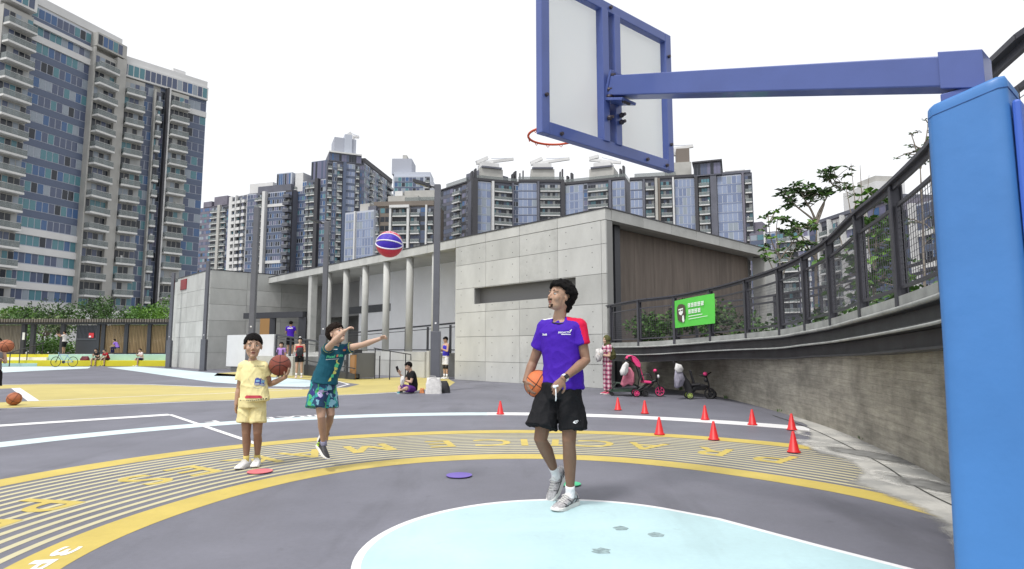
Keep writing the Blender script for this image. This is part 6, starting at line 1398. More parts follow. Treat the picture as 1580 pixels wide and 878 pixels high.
# ------------------------------------------------------------------ the man in the purple shirt
def man():
    q = lambda x, y, Y: P(x, y, Y+.145)
    org = tuple(G(866, 780)); root = thing('person', 'young man in purple shirt and black shorts looking up, ball under his arm', 'person', org)
    J = dict(head=q(864, 459.5, 4.90), f=V(-.80, -.52, .24), neck=q(863, 494, 4.93), chest=q(865, 524, 4.93), waist=q(868, 564, 4.93), pelvis=q(864, 600, 4.93),
             shL=q(843, 505, 4.98), elL=q(822.5, 559, 5.05), wrL=q(811, 588, 4.98), shR=q(892, 504, 4.88), elR=q(904, 556, 4.84), wrR=q(869, 585, 4.66),
             hipL=q(847, 606, 4.97), knL=q(834, 678, 4.93), anL=q(858, 731, 5.22), hipR=q(880, 606, 4.89), knR=q(878, 680, 4.84), anR=q(880, 764, 4.95))
    J['anR'].z = .099
    J['hdL'] = q(818, 606, 4.95)-J['wrL']; J['pnL'] = V(.8, .3, .35); J['tsL'] = 1; J['cuL'] = .45
    J['hdR'] = V(-.62, -.10, -.70); J['pnR'] = V(-.1, .85, -.3); J['csR'] = [.75, .6, .4, .3]; J['tsR'] = 1
    J['fwL'] = V(-.5, -.8, 0); J['fwR'] = V(-.3, -.9, 0); J['toL'] = q(842, 762, 5.13)-J['anL']; J['fuL'] = V(-.35, -.25, .75); J['toR'] = V(-.62, -.72, -.02)
    k = 1.0
    mb = body_parts(J, k, SK_man, hk=1.05); bo = remesh(mb, 'body', root, org, .0055, SK_man, 2); tan_legs(bo, org, 1.33, skinmat('arms_tan', (.27, .155, .105))); tan_legs(bo, org, .70, SK_legd)
    Mh = frame(J['f']); face(root, org, J['head'], Mh, 1.05, beard=M_beard, look=(0, .001))
    hair(root, org, J['head'], Mh, 1.05, M_hairb, 3, 620, .0145, .017, line=([-.12, -.06, -.03, .0, .02, .05, .09], [-.085, -.08, -.045, .0, .055, .064, .080]), vox=.0065, grow=1.08,
         extra=[((-.075+.01*i, .05-.02*i, -.06-.008*i), .022) for i in range(5)]+[((-.09, -.02, -.085), .02), ((-.07, .04, -.09), .018), ((.075, .03, .090), .014), ((.085, .0, .090), .014), ((.07, -.03, .09), .014)])
    # shirt
    M_sh = cloth('purple', (.060, .015, .36), bump=.25, bscale=14, rough=.65); M_red = cloth('red', (.62, .012, .06), bump=.25, bscale=14, rough=.65); M_wh = mat('print_white', (.8, .8, .82), .6)
    s_ = (J['shR']-J['shL']).normalized(); nb = J['neck']; ch = J['chest']; mb = MB()
    hemc = q(867, 597, 4.93)
    mb.tube([hemc, hemc.lerp(J['waist'], .5), J['waist'], ch.lerp(J['waist'], .5), ch, ch.lerp(nb, .45), ch.lerp(nb, .78), nb-ZU*.008], [.178, .172, .163, .165, .173, .182, .155, .072], M_sh, 28, side=s_, ell=[.70, .70, .72, .73, .72, .66, .58, .75])
    sleeves = {}
    for sd_, f_ in (('L', .60), ('R', .54)):
        sh, el = J['sh'+sd_], J['el'+sd_]; mb.ell(sh, .072, .072, .070, M_sh); mb.tube([ch.lerp(nb, .68).lerp(sh, .35), sh.lerp(ch.lerp(nb, .8), .1)], [.082, .072], M_sh, 14)
        e_ = sh.lerp(el, f_); mb.tube([sh, sh.lerp(el, .3), e_], [.070, .068, .067], M_sh, 16)
    fo = folds(.013, 8, 3.0, 3)
    def dsp(co, n_):
        z = co.z; low = max(0, min(1, (1.18-z)/.3)); return fo(co, n_)*(.45+.9*low)+.004*math.sin(co.z*55+noise.noise(co*6)*5)*low
    so = remesh(mb, 'shirt', root, org, .0065, M_sh, 2, dsp)
    # coloured shoulder panels follow the garment: faces along the top of the sleeves
    so.data.materials.append(M_red); so.data.materials.append(M_wh); O = Vector(org)
    a0 = nb+s_*.055; a1 = J['shR']+s_*.02+ZU*.05; a2 = J['shR'].lerp(J['elR'], .56)+s_*.05+V(.02, -.015, 0)
    def dseg(p, a, b_): t_ = max(0, min(1, (p-a).dot(b_-a)/(b_-a).length_squared)); return (p-(a+(b_-a)*t_)).length
    for pl_ in so.data.polygons:
        c_ = pl_.center+O
        if c_.x > nb.x+.055 and (dseg(c_, a0+ZU*.02, a1) < .056 or dseg(c_, a1, a2) < .062): pl_.material_index = 1
        elif c_.x < nb.x-.045 and dseg(c_, nb-s_*.05+ZU*.03-V(0, .02, 0), J['shL']+ZU*.075-s_*.01) < .030: pl_.material_index = 2
    col = MB(); col.tube([nb+V(0, -.03, -.004)+Matrix.Rotation(a*6.283/20, 3, 'Z')@V(.066, 0, 0)-V(0, 0, .030 if False else .018*(1+math.cos(a*6.283/20+1.57)))+V(0, 0, .008) for a in range(21)], .0048, M_black, 7, cap=False); col.build('collar', root, org, smooth=True)
    uxx = V(1, -.06, 0); dv = V(.02, 1, -.05)
    c = q(871, 513, 4.8)
    decal(so, root, org, c, uxx, ZU, [D_text('PROACTIV', .021, 0, 0, M_wh, .02, .03), D_poly([(.040, .012), (.062, .030), (.052, .006)], M_wh), D_rect(-.028, .050, -.019, -.014, M_wh)], 'chest_lettering', .004, dv)
    c = q(841, 515, 4.8); decal(so, root, org, c, uxx, ZU, [D_text('hct', .026, 0, 0, M_wh, 0, .04)], 'chest_badge', .004, dv)
    # shorts
    M_shb = cloth('black_shorts', (.012, .012, .014), bump=.3, bscale=12, rough=.75); mb = MB()
    hL = q(835.5, 659, 4.90); hR = q(884, 663, 4.84)
    mb.tube([J['pelvis']+ZU*.05, J['pelvis'], J['pelvis']-ZU*.08], [.166, .174, .172], M_shb, 24, side=s_, ell=.72)
    mb.tube([J['hipL']+ZU*.02+s_*.01, J['hipL'].lerp(hL, .5), hL], [.100, .112, .130], M_shb, 20, side=s_, ell=.92); mb.tube([J['hipR']+ZU*.02-s_*.01, J['hipR'].lerp(hR, .5), hR], [.100, .106, .112], M_shb, 20, side=s_, ell=.98)
    sho = remesh(mb, 'shorts', root, org, .0075, M_shb, 2, folds(.012, 8, 3, 9))
    c = q(890.5, 652, 4.7)
    sw = [(-.030, -.004), (-.012, -.012), (.034, .010), (-.010, -.004), (-.018, .002), (-.014, .010), (-.026, .004)]
    decal(sho, root, org, c, uxx, ZU, [D_text('NIKE', .014, -.002, .009, M_wh, .12, .04), (sw, [(0, 1, 3, 4), (1, 2, 3), (0, 4, 5, 6)], M_wh)], 'shorts_logo', .003, dv)
    # socks and shoes
    M_sock = cloth('white_sock', (.78, .78, .80), bump=.3, bscale=60); M_silver = mat('shoe_silver', (.42, .41, .42), .35, metal=.25, var=.3, vscale=60); M_solew = mat('sole_white', (.66, .65, .63), .6); M_lace = mat('laces_pale', (.7, .69, .66), .7); M_over = mat('shoe_dark_overlay', (.06, .06, .065), .5)
    for sd_, fr_ in (('L', .20), ('R', .17)):
        kn, an = J['kn'+sd_], J['an'+sd_]; t_ = an.lerp(kn, fr_*1.0); fd = J['to'+sd_].normalized(); fu = J.get('fu'+sd_, ZU); mb = MB(); mb.tube([t_, t_.lerp(an, .3), an.lerp(t_, .2), an-fu*.02+fd*.01, an+fd*.05-fu*.035], [.0395, .0385, .0385, .042, .034], M_sock, 16); mb.build('sock', root, org, smooth=True)
    pat = dict(m=M_over, l=[(-.07, .045, .0, .06, .004), (.0, .06, .06, .03, .004), (.06, .03, .13, .035, .004), (.02, .03, .07, .07, .003), (.10, .03, .12, .055, .003), (-.05, .07, -.01, .03, .003)])
    tl_ = q(842, 762, 5.13)-J['anL']; upL = V(-.35, -.25, .75)
    shoe(root, org, J['anL'], tl_, upL, 1.15, M_silver, M_solew, M_lace, 'shoe', patt=pat)
    shoe(root, org, J['anR'], V(-.62, -.72, -.02), ZU, 1.15, M_silver, M_solew, M_lace, 'shoe', patt=pat)
    # watch
    wd = (J['wrR']-J['elR']).normalized(); wc = J['wrR']-wd*.018; mb = MB(); mb.tube([wc-wd*.011, wc+wd*.011], .0325, mat('watch_band', (.72, .72, .72), .5), 18, cap=True); wo_ = mb.build('watch', root, org)
    ov = V(.10, -1, .18); ov = (ov-wd*ov.dot(wd)).normalized(); mb = MB(); mb.obox(wc+ov*.034, wd*.017, wd.cross(ov)*.017, ov*.007, M_black); mb.build('watch_face', wo_, org, bevel=.003)
    # whistle on a cord held in the hand
    hc = J['wrR']+J['hdR'].normalized()*.095+V(.0, -.025, -.01); wt = thing('whistle', 'white whistle hanging on a pale cord from the man\'s hand', 'whistle', tuple(hc)); mb = MB(); mb.tube([(0, 0, .02), (.002, -.006, -.02), (.003, -.004, -.065), (.0, 0, -.085)], .0052, M_wh, 8); mb.build('cord', wt, smooth=True)
    mb = MB(); mb.ell((-.008, -.004, .026), .016, .012, .013, M_wh, None, 12, 8); mb.beam((-.01, -.005, .026), (.022, -.008, .034), .016, .014, M_wh); mb.build('whistle_body', wt, smooth=False, bevel=.003)
man()

# ------------------------------------------------------------------ boy in yellow
def boy1():
    q = P; Y = 6.72; org = tuple(G(388, 719)); root = thing('person', 'boy in pale yellow shirt and shorts standing with a ball on his raised palm', 'person', org); k = .80
    J = dict(head=q(390.5, 535.0, Y-.02), f=V(.42, -.90, .04), neck=q(390, 557, Y+.02), chest=q(391, 580, Y+.02), waist=q(389, 603, Y+.02), pelvis=q(389, 622, Y+.02),
             shL=q(375.5, 566, Y+.03), elL=q(369, 600, Y+.05), wrL=q(364.5, 623, Y), shR=q(406, 566, Y), elR=q(417, 593, Y+.09), wrR=q(440.5, 582, Y-.04),
             hipL=q(381, 626, Y+.02), knL=q(380, 669, Y), anL=q(380, 708.4, Y+.03), hipR=q(398, 626, Y+.02), knR=q(397.5, 668, Y), anR=q(397, 706, Y+.13))
    J['anL'].z = J['anR'].z = .080
    J['hdL'] = V(.02, -.1, -1); J['pnL'] = V(1, 0, .0); J['tsL'] = -1; J['cuL'] = .22
    J['hdR'] = V(.38, -.10, .62); J['pnR'] = V(-.9, .05, .45); J['tsR'] = 1; J['cuR'] = .22
    for s_ in 'LR': J['fw'+s_] = V(0, -1, 0)
    J['toL'] = V(-.1, -1, -.1); J['toR'] = V(.15, -1, -.1)
    mb = body_parts(J, k, SK_boy, kid=1, hk=1.12); bo = remesh(mb, 'body', root, org, .0052, SK_boy, 2); tan_legs(bo, org, .98, skinmat('boy_arms', (.38, .235, .165))); tan_legs(bo, org, .58, SK_legb)
    Mh = frame(J['f']); face(root, org, J['head'], Mh, 1.12, look=(-.001, .0)); hair(root, org, J['head'], Mh, 1.12, M_hairb, 5, 700, .0095, .001, line=([-.12, -.06, -.03, .0, .03, .06, .09], [-.05, -.045, -.02, .012, .034, .055, .066]), vox=.005, grow=1.035)
    M_y = cloth('pale_yellow', (.76, .68, .36), bump=.3, bscale=12); M_ys = cloth('yellow_shorts', (.70, .62, .33), bump=.3, bscale=12)
    s_ = (J['shR']-J['shL']).normalized(); nb, ch = J['neck'], J['chest']; mb = MB(); hem = q(393.5, 620, Y)
    mb.tube([hem, hem.lerp(ch, .5), ch, ch.lerp(nb, .45), ch.lerp(nb, .80), nb+ZU*.002], [.162, .146, .140, .136, .116, .056], M_y, 26, side=s_, ell=[.72, .74, .76, .70, .62, .8])
    for sd_, f_ in (('L', .60), ('R', .46)):
        sh, el = J['sh'+sd_], J['el'+sd_]; mb.ell(sh, .060, .058, .058, M_y); mb.tube([ch.lerp(nb, .6).lerp(sh, .4), sh], [.07, .058], M_y, 12); mb.tube([sh, sh.lerp(el, .3), sh.lerp(el, f_)], [.058, .060, .064], M_y, 16)
    so = remesh(mb, 'shirt', root, org, .006, M_y, 2, folds(.008, 9, 4, 2))
    mb = MB(); hl, hr_ = q(377.5, 652, Y-.01), q(397.5, 652, Y-.01); mb.tube([J['pelvis']+ZU*.05, J['pelvis']-ZU*.04], [.138, .142], M_ys, 22, side=s_, ell=.86)
    for a, b_ in ((J['hipL'], hl), (J['hipR'], hr_)): mb.tube([a, a.lerp(b_, .5), b_], [.082, .088, .086], M_ys, 18, side=s_, ell=.95)
    sho = remesh(mb, 'shorts', root, org, .006, M_ys, 2, folds(.009, 9, 3, 6))
    mbk = mat('print_black', (.03, .03, .035), .7); mbl = mat('print_blue', (.05, .07, .36), .7); mb2 = mat('print_sky', (.22, .42, .62), .7); mrd = mat('print_red', (.50, .05, .08), .7); mgy = mat('print_grey', (.45, .45, .38), .7); mgn = mat('print_steel', (.36, .38, .45), .7)
    ux = V(1, .0, 0); dv = V(0, 1, -.04); mm = .00695
    def pc(x, y): return ((x-393)*mm, (590-y)*mm)
    c = q(393, 590, Y-.1); it = [D_text('LE MUSEUM', .020, *pc(396.7, 565), mbk, .04, .02)]
    # blue bus
    def R_(x0, x1, y0, y1, m_): a = pc(x0, y0); b_ = pc(x1, y1); return D_rect(a[0], b_[0], b_[1], a[1], m_)
    it += [R_(392.5, 408, 584, 593.5, mbl), R_(394, 397.5, 583, 585, mbl), R_(394, 399, 586.3, 589.5, mb2), R_(401.5, 407, 586.8, 590.5, mb2), R_(393.5, 399, 591, 594.5, mgn), R_(400, 407.5, 592.5, 595, mgn)]
    it += [R_(379, 405, 611.2, 614, mrd), R_(381, 403, 609.8, 611.2, mrd)]
    cur = [pc(x, y) for x, y in [(382, 581), (383, 586), (386, 592), (391, 597), (397, 598.5), (402, 597.5)]]
    for i in range(len(cur)-1):
        (x0, y0), (x1, y1) = cur[i], cur[i+1]; it.append(([(x0, y0), (x1, y1), (x1+.004, y1-.006), (x0+.004, y0-.006)], [(0, 1, 2, 3)], mgy))
    for i in range(17):
        x = 370+3*i; y = 616.8-(0 if i < 9 else (i-8)*.55); it.append(R_(x, x+1.6, y, y+1.6, mbk))
    decal(so, root, org, c, ux, ZU, it, 'shirt_print', .0035, dv)
    M_sockY = cloth('yellow_sock', (.62, .50, .16), bump=.3, bscale=50); M_shw = mat('shoe_white', (.74, .74, .74), .5, var=.08, vscale=30); M_solew = MATS['sole_white']
    for sd_ in 'LR': an, kn = J['an'+sd_], J['kn'+sd_]; mb = MB(); mb.tube([an.lerp(kn, .16), an.lerp(kn, .05), an-ZU*.02], [.031, .031, .034], M_sockY, 14); mb.build('sock', root, org, smooth=True)
    shoe(root, org, J['anL'], V(-.12, -1, 0), ZU, .93, M_shw, M_solew, MATS['laces_pale']); shoe(root, org, J['anR'], V(.22, -1, 0), ZU, .93, M_shw, M_solew, MATS['laces_pale'])
boy1()

# ------------------------------------------------------------------ leaping boy
def boy2():
    q = P; Y = 6.55; org = tuple(G(500, 722)); root = thing('person', 'boy in dark teal shirt and patterned shorts leaping with both arms flung forward', 'person', org); k = .78
    J = dict(head=q(519.5, 516, Y-.04), f=V(.80, -.46, .45), neck=q(517, 533, Y), chest=q(512, 552, Y), waist=q(504, 574, Y), pelvis=q(499, 594, Y),
             shL=q(504, 540, Y-.09), elL=q(514, 528, Y-.30), wrL=q(532, 510.5, Y-.36), shR=q(531, 539, Y+.07), elR=q(561, 531.5, Y+.02), wrR=q(587, 522.5, Y-.05),
             hipL=q(492.5, 598, Y-.02), knL=q(496, 644, Y-.10), anL=q(499.5, 686, Y), hipR=q(507, 598, Y+.04), knR=q(510, 640, Y+.0), anR=q(503, 671, Y+.22))
    J['hdL'] = V(.55, -.15, .35); J['pnL'] = V(.25, .3, -.8); J['tsL'] = 1; J['csL'] = [.15, .5, .6, .6]
    J['hdR'] = V(.8, -.1, .32); J['pnR'] = V(.25, -.5, -.6); J['tsR'] = -1; J['cuR'] = 1.05
    J['fwL'] = V(.3, -1, 0); J['fwR'] = V(.3, -1, 0); J['toL'] = V(.6, -.4, -.5); J['toR'] = V(-.4, .3, -.8)
    mb = body_parts(J, k, SK_boy2, kid=1, hk=.93, mopen=.004); bo = remesh(mb, 'body', root, org, .005, SK_boy2, 2); tan_legs(bo, org, .66, SK_legc)
    Mh = frame(J['f']); face(root, org, J['head'], Mh, .93); hair(root, org, J['head'], Mh, .93, mat('hair_dark_brown', (.016, .010, .008), .75, bump=.8, bscale=120, spec=.12), 8, 560, .013, .010, line=([-.12, -.06, -.03, .0, .03, .06, .09], [-.07, -.06, -.03, .03, .040, .050, .056]), vox=.0055, grow=1.05)
    M_t = cloth('teal', (.012, .085, .125), bump=.25, bscale=12, rough=.7); s_ = (J['shR']-J['shL']).normalized(); nb, ch = J['neck'], J['chest']; mb = MB(); hem = q(501, 591, Y)
    mb.tube([hem, hem.lerp(J['waist'], .6), J['waist'].lerp(ch, .5), ch, ch.lerp(nb, .45), ch.lerp(nb, .80), nb], [.140, .132, .130, .132, .130, .108, .052], M_t, 26, side=s_, ell=[1.0, .94, .86, .78, .72, .66, .85])
    for sd_, f_ in (('L', .28), ('R', .34)):
        sh, el = J['sh'+sd_], J['el'+sd_]; mb.ell(sh, .056, .054, .054, M_t); mb.tube([ch.lerp(nb, .6).lerp(sh, .4), sh], [.068, .056], M_t, 12); mb.tube([sh, sh.lerp(el, f_)], [.055, .056], M_t, 16)
    so = remesh(mb, 'shirt', root, org, .006, M_t, 2, folds(.0075, 9, 4, 12))
    tr_ = mat('trim_lime', (.62, .62, .16), .7)
    for sd_, f_ in (('L', .28), ('R', .34)):
        sh, el = J['sh'+sd_], J['el'+sd_]; d_ = (el-sh).normalized(); e_ = sh+(el-sh)*f_; mb = MB(); mb.tube([e_-d_*.002, e_+d_*.006], [.0575, .0572], tr_, 18, cap=False); mb.build('sleeve_trim', root, org)
    gr = mat('print_green', (.10, .60, .30), .6); wm = MATS['print_white']; pk = mat('print_orange', (.6, .2, .1), .6); bl = mat('print_dark_blue', (.02, .03, .2), .6)
    ux = V(.97, .22, .08); uy = V(.12, 0, .99); dv = V(.15, 1, -.03); mm = .00695; c = q(515, 550, Y-.1)
    it = [D_text('Pixel', .040, -.030, .0, gr, .02, .03), D_text('BE', .034, .055, .006, gr, .03, .03), D_rect(-.07, .04, -.030, -.026, wm), D_rect(.018, .030, -.008, .018, pk), D_rect(-.006, .01, .070, .080, wm), D_rect(.055, .09, .075, .10, bl), D_rect(.05, .08, .055, .073, pk)]
    for i in range(6): it.append(D_poly([(.055-.012*i, -.05-.035*i), (.078-.014*i, -.045-.035*i), (.070-.012*i, -.082-.035*i), (.048-.012*i, -.086-.035*i)], [tr_, gr, tr_, tr_, gr, tr_][i]))
    decal(so, root, org, c, ux, uy, it, 'shirt_print', .0035, dv)
    # patterned shorts: leafy voronoi print in teal, green, navy and white
    m = bpy.data.materials.new('fabric_leaf_print'); m.use_nodes = True; n_ = m.node_tree; b_ = n_.nodes['Principled BSDF']; tc = n_.nodes.new('ShaderNodeTexCoord'); mp = n_.nodes.new('ShaderNodeMapping'); mp.inputs['Scale'].default_value = (1, 1, .55); mp.inputs['Rotation'].default_value = (.4, .5, .3)
    vo = n_.nodes.new('ShaderNodeTexVoronoi'); vo.inputs['Scale'].default_value = 30; vo.inputs['Randomness'].default_value = 1; cr_ = n_.nodes.new('ShaderNodeValToRGB'); cr_.color_ramp.interpolation = 'CONSTANT'
    cols_ = [(0, (.01, .05, .12)), (.25, (.02, .20, .26)), (.42, (.03, .32, .30)), (.55, (.02, .02, .16)), (.68, (.06, .38, .12)), (.80, (.22, .45, .55)), (.90, (.01, .04, .1))]
    cr_.color_ramp.elements[0].color = (*cols_[0][1], 1); cr_.color_ramp.elements[1].position = cols_[1][0]; cr_.color_ramp.elements[1].color = (*cols_[1][1], 1)
    for p_, c_ in cols_[2:]: e = cr_.color_ramp.elements.new(p_); e.color = (*c_, 1)
    nzz = n_.nodes.new('ShaderNodeTexNoise'); nzz.inputs['Scale'].default_value = 16; mxx = n_.nodes.new('ShaderNodeMix'); mxx.data_type = 'RGBA'; mxx.blend_type = 'ADD'; mxx.inputs[0].default_value = .09; n_.links.new(tc.outputs['Object'], nzz.inputs[0]); n_.links.new(tc.outputs['Object'], mxx.inputs[6]); n_.links.new(nzz.outputs['Color'], mxx.inputs[7]); n_.links.new(mxx.outputs[2], mp.inputs[0]); n_.links.new(mp.outputs[0], vo.inputs[0]); sp = n_.nodes.new('ShaderNodeSeparateColor'); n_.links.new(vo.outputs['Color'], sp.inputs[0]); n_.links.new(sp.outputs[0], cr_.inputs[0]); n_.links.new(cr_.outputs[0], b_.inputs['Base Color']); b_.inputs['Roughness'].default_value = .75
    mb = MB(); hl, hr_ = q(487.5, 629, Y-.07), q(508.5, 629, Y+.04); mb.tube([J['pelvis']+ZU*.035, J['pelvis']-ZU*.05], [.124, .132], m, 22, side=s_, ell=.98)
    mb.tube([J['hipL'], J['hipL'].lerp(hl, .5), hl], [.085, .100, .104], m, 18, side=s_, ell=1.0); mb.tube([J['hipR'], J['hipR'].lerp(hr_, .5), hr_], [.080, .086, .088], m, 18, side=s_, ell=1.0)
    sho = remesh(mb, 'shorts', root, org, .006, m, 2, folds(.009, 8, 4, 15))
    lav = mat('print_lavender', (.50, .44, .70), .7); c = q(494, 607, Y-.15)
    blobp = [(.045*math.cos(a*.5236)*(1+.25*math.sin(a*2.7)), .036*math.sin(a*.5236)*(1+.2*math.cos(a*1.9))) for a in range(12)]; rt = lambda P_, an, ox, oy: [(x*math.cos(an)-y*math.sin(an)+ox, x*math.sin(an)+y*math.cos(an)+oy) for x, y in P_]
    it = [D_poly(rt(blobp, -.6, 0, .0), lav)]+[D_poly(rt([(-.035, -.003), (.035, -.003), (.035, .003), (-.035, .003)], -.6, .005*i, .014*(i-1)), bl) for i in range(3)]
    it += [D_poly(rt([(-.01, -.008), (.012, -.006), (.006, .01)], .3, .095, .085), lav)]
    decal(sho, root, org, c, ux, uy, it, 'shorts_print', .004, dv)
    M_shk = mat('shoe_black', (.03, .03, .033), .6, var=.3, vscale=60); M_lm = mat('sole_lime', (.40, .65, .05), .5); M_shw = MATS['shoe_white']
    mb = MB(); an, kn = J['anL'], J['knL']; mb.tube([an.lerp(kn, .14), an.lerp(kn, .04), an-ZU*.01], [.032, .033, .036], cloth('grey_sock', (.25, .25, .35), bump=.3, bscale=50), 14); mb.build('sock', root, org, smooth=True)
    s1 = shoe(root, org, J['anL'], V(.62, -.55, -.50), V(.55, -.10, .80), .88, M_shk, MATS['sole_white'], None, patt=dict(m=M_lm, l=[(-.075, .03, -.02, .045, .010), (-.07, .055, -.04, .07, .007)]))
    s2 = shoe(root, org, J['anR'], V(-.35, .35, -.88), V(-.75, .10, .45) if False else V(.55, -.6, -.45), .88, M_shk, MATS['shoe_white'], None)
boy2()

# ------------------------------------------------------------------ bystanders
def phone(hc, d, label, w_=.075, h_=.15):
    t = MB(); t.box(-w_/2, w_/2, -.005, .005, -h_/2, h_/2, M_black); o = t.build('phone', bevel=.003); o.location = hc; o.rotation_euler = d; tag(o, label, 'phone'); return o
def person(label, base, ht, face_deg, skin, shirt, short, pose='stand', arms='down', tank=False, long_legs=False, hairm=M_hairb, long_hair=False, shoem=None, sockm=None, lean=0, seat=.45, cap=None, vox=.014, kid=False, hd_tilt=0, short_len=.45, noshadow=0):
    """life-size figure; face_deg: heading measured from +X counter-clockwise"""
    k = ht/1.75; base = Vector(base); org = tuple(base); root = thing('person', label, 'person', org)
    a = R(face_deg); f = V(math.cos(a), math.sin(a), 0); l = V(-f.y, f.x, 0)
    W = lambda x, y, z: base+f*x*k+l*y*k+ZU*z*k
    hk = k*(1.0 if not kid else 1.12)
    if pose == 'stand':
        J = dict(head=W(.03+lean*1.5, 0, 1.62), neck=W(lean*1.2, 0, 1.47), chest=W(lean, 0, 1.32), waist=W(lean*.5, 0, 1.12), pelvis=W(0, 0, .96))
        hipz = .93; leg = {s_: (W(0, y, .92), W(.02, y*1.1, .50), W(0, y*1.25, .085)) for s_, y in (('L', .09), ('R', -.09))}; zs = 1.42; lx = lean*1.15
    elif pose == 'sit':
        sz = seat/k; J = dict(head=W(.10+lean, 0, sz+.78-lean*.35), neck=W(.04+lean*.85, 0, sz+.62-lean*.3), chest=W(.02+lean*.6, 0, sz+.46-lean*.15), waist=W(0+lean*.2, 0, sz+.24), pelvis=W(0, 0, sz+.10))
        leg = {s_: (W(.02, y, sz+.08), W(.42, y*1.6, sz+.10), W(.40, y*1.5, .085)) for s_, y in (('L', .1), ('R', -.1))}; zs = sz+.58-lean*.28; lx = .03+lean*.75
    elif pose == 'cross':
        J = dict(head=W(.14, 0, .76), neck=W(.06, 0, .62), chest=W(.02, 0, .46), waist=W(-.02, 0, .24), pelvis=W(0, 0, .11))
        leg = {'L': (W(.02, .10, .11), W(.30, .36, .16), W(.34, -.06, .07)), 'R': (W(.02, -.10, .11), W(.30, -.36, .16), W(.42, .06, .06))}; zs = .58; lx = .05
    J['f'] = (f+ZU*hd_tilt).normalized()
    J['shL'] = W(lx, .175, zs); J['shR'] = W(lx, -.175, zs)
    for s_, sg in (('L', 1), ('R', -1)):
        if arms == 'down': e, w_, hd, pn = (lx-.01, .22, zs-.29), (lx+.06, .23, zs-.54), (.1, 0, -1), (0, -sg, 0)
        elif arms == 'phone': e, w_, hd, pn = (lx+.06, .24, zs-.27), (lx+.28, .07, zs-.16), (.5, -sg*.5, .5), (0, -sg*.5, .8)
        elif arms == 'knees': e, w_, hd, pn = (lx+.12, .22, zs-.24), (lx+.34, .14, zs-.33), (.8, 0, -.4), (0, 0, -1)
        elif arms == 'carry': e, w_, hd, pn = (lx+.05, .22, zs-.28), (lx+.26, .10, zs-.24), (.6, -sg*.7, .1), (0, 0, 1)
        elif arms == 'raise': e, w_, hd, pn = (lx+.22, .22, zs-.08), (lx+.42, .16, zs+.06), (1, 0, .3), (0, -sg, 0)
        elif arms == 'hold': e, w_, hd, pn = ((lx+.10, .20, zs-.24), (lx+.32, .10, zs-.02), (.3, -sg*.2, .9), (0, -sg, .1)) if s_ == 'R' else ((lx+.06, .22, zs-.26), (lx+.24, .08, zs-.20), (.6, -sg*.7, .1), (0, 0, 1))
        J['el'+s_] = W(e[0], e[1]*sg, e[2]); J['wr'+s_] = W(w_[0], w_[1]*sg, w_[2]); J['hd'+s_] = f*hd[0]+l*hd[1]+ZU*hd[2]; J['pn'+s_] = f*pn[0]+l*pn[1]+ZU*pn[2]; J['ts'+s_] = -sg; J['cu'+s_] = .5
        J['hip'+s_], J['kn'+s_], J['an'+s_] = leg[s_]; J['fw'+s_] = f; J['to'+s_] = f if pose != 'cross' else (l*(-sg)*.8+f*.3)
    mb = body_parts(J, k, skin, hk=hk); remesh(mb, 'body', root, org, vox*.8 if vox < .02 else vox, skin, 1)
    Mh = frame(J['f'])
    if cap == 'hijab': pass
    else:
        ex = [((-.07-.012*i, y, -.02-.035*i), .035) for i in range(5) for y in (-.03, .03)] if long_hair else None
        hair(root, org, J['head'], Mh, hk, hairm, 3, 260, .015, .008, vox=.010*max(1, vox/.014), grow=1.06, extra=ex)
    if vox < .016: face(root, org, J['head'], Mh, hk)
    s_ = (J['shR']-J['shL']).normalized(); nb, ch = J['neck'], J['chest']; mb = MB(); pv = J['pelvis']
    if tank: mb.tube([pv+ZU*.0, J['waist'], ch, ch.lerp(nb, .4), ch.lerp(nb, .72)], [.170*k, .155*k, .168*k, .165*k, .10*k], shirt, 20, side=s_, ell=[.8, .78, .76, .7, .8])
    else:
        mb.tube([pv+ZU*.0, J['waist'], ch, ch.lerp(nb, .45), ch.lerp(nb, .78), nb], [.176*k, .160*k, .172*k, .176*k, .152*k, .066*k], shirt, 20, side=s_, ell=[.8, .78, .76, .7, .62, .8])
        for sd_ in 'LR': sh, el = J['sh'+sd_], J['el'+sd_]; mb.ell(sh, .066*k, .066*k, .066*k, shirt); mb.tube([ch.lerp(nb, .65).lerp(sh, .4), sh], [.08*k, .066*k], shirt, 12); mb.tube([sh, sh.lerp(el, .55)], [.064*k, .064*k], shirt, 12)
    remesh(mb, 'shirt', root, org, vox*.8, shirt, 1, folds(.006, 6, 4, base.x))
    mb = MB(); mb.tube([pv+ZU*.06*k, pv-ZU*.05*k], [.160*k, .165*k], short, 18, side=s_, ell=.8)
    for sd_ in 'LR':
        hp, kn, an = J['hip'+sd_], J['kn'+sd_], J['an'+sd_]
        if long_legs: mb.tube([hp, kn, kn.lerp(an, .9)], [.098*k, .08*k, .07*k], short, 14)
        else: mb.tube([hp, hp.lerp(kn, .45), hp.lerp(kn, short_len+.4)], [.098*k, .098*k, .100*k], short, 14)
    remesh(mb, 'trousers' if long_legs else 'shorts', root, org, vox*.8, short, 1, folds(.006, 6, 4, base.y))
    shoem = shoem or mat('shoe_dark', (.03, .03, .035), .6)
    for sd_ in 'LR':
        an, kn = J['an'+sd_], J['kn'+sd_]
        if sockm: mb = MB(); mb.tube([an.lerp(kn, .3), an], [.042*k, .040*k], sockm, 10); mb.build('sock', root, org, smooth=True)
        shoe(root, org, an, J['to'+sd_], ZU, k, shoem, MATS['sole_white'])
    return root, J, Mh, k
def C_(n, c): return cloth(n, c, bump=.3, bscale=12)
g = G(688, 584.5)
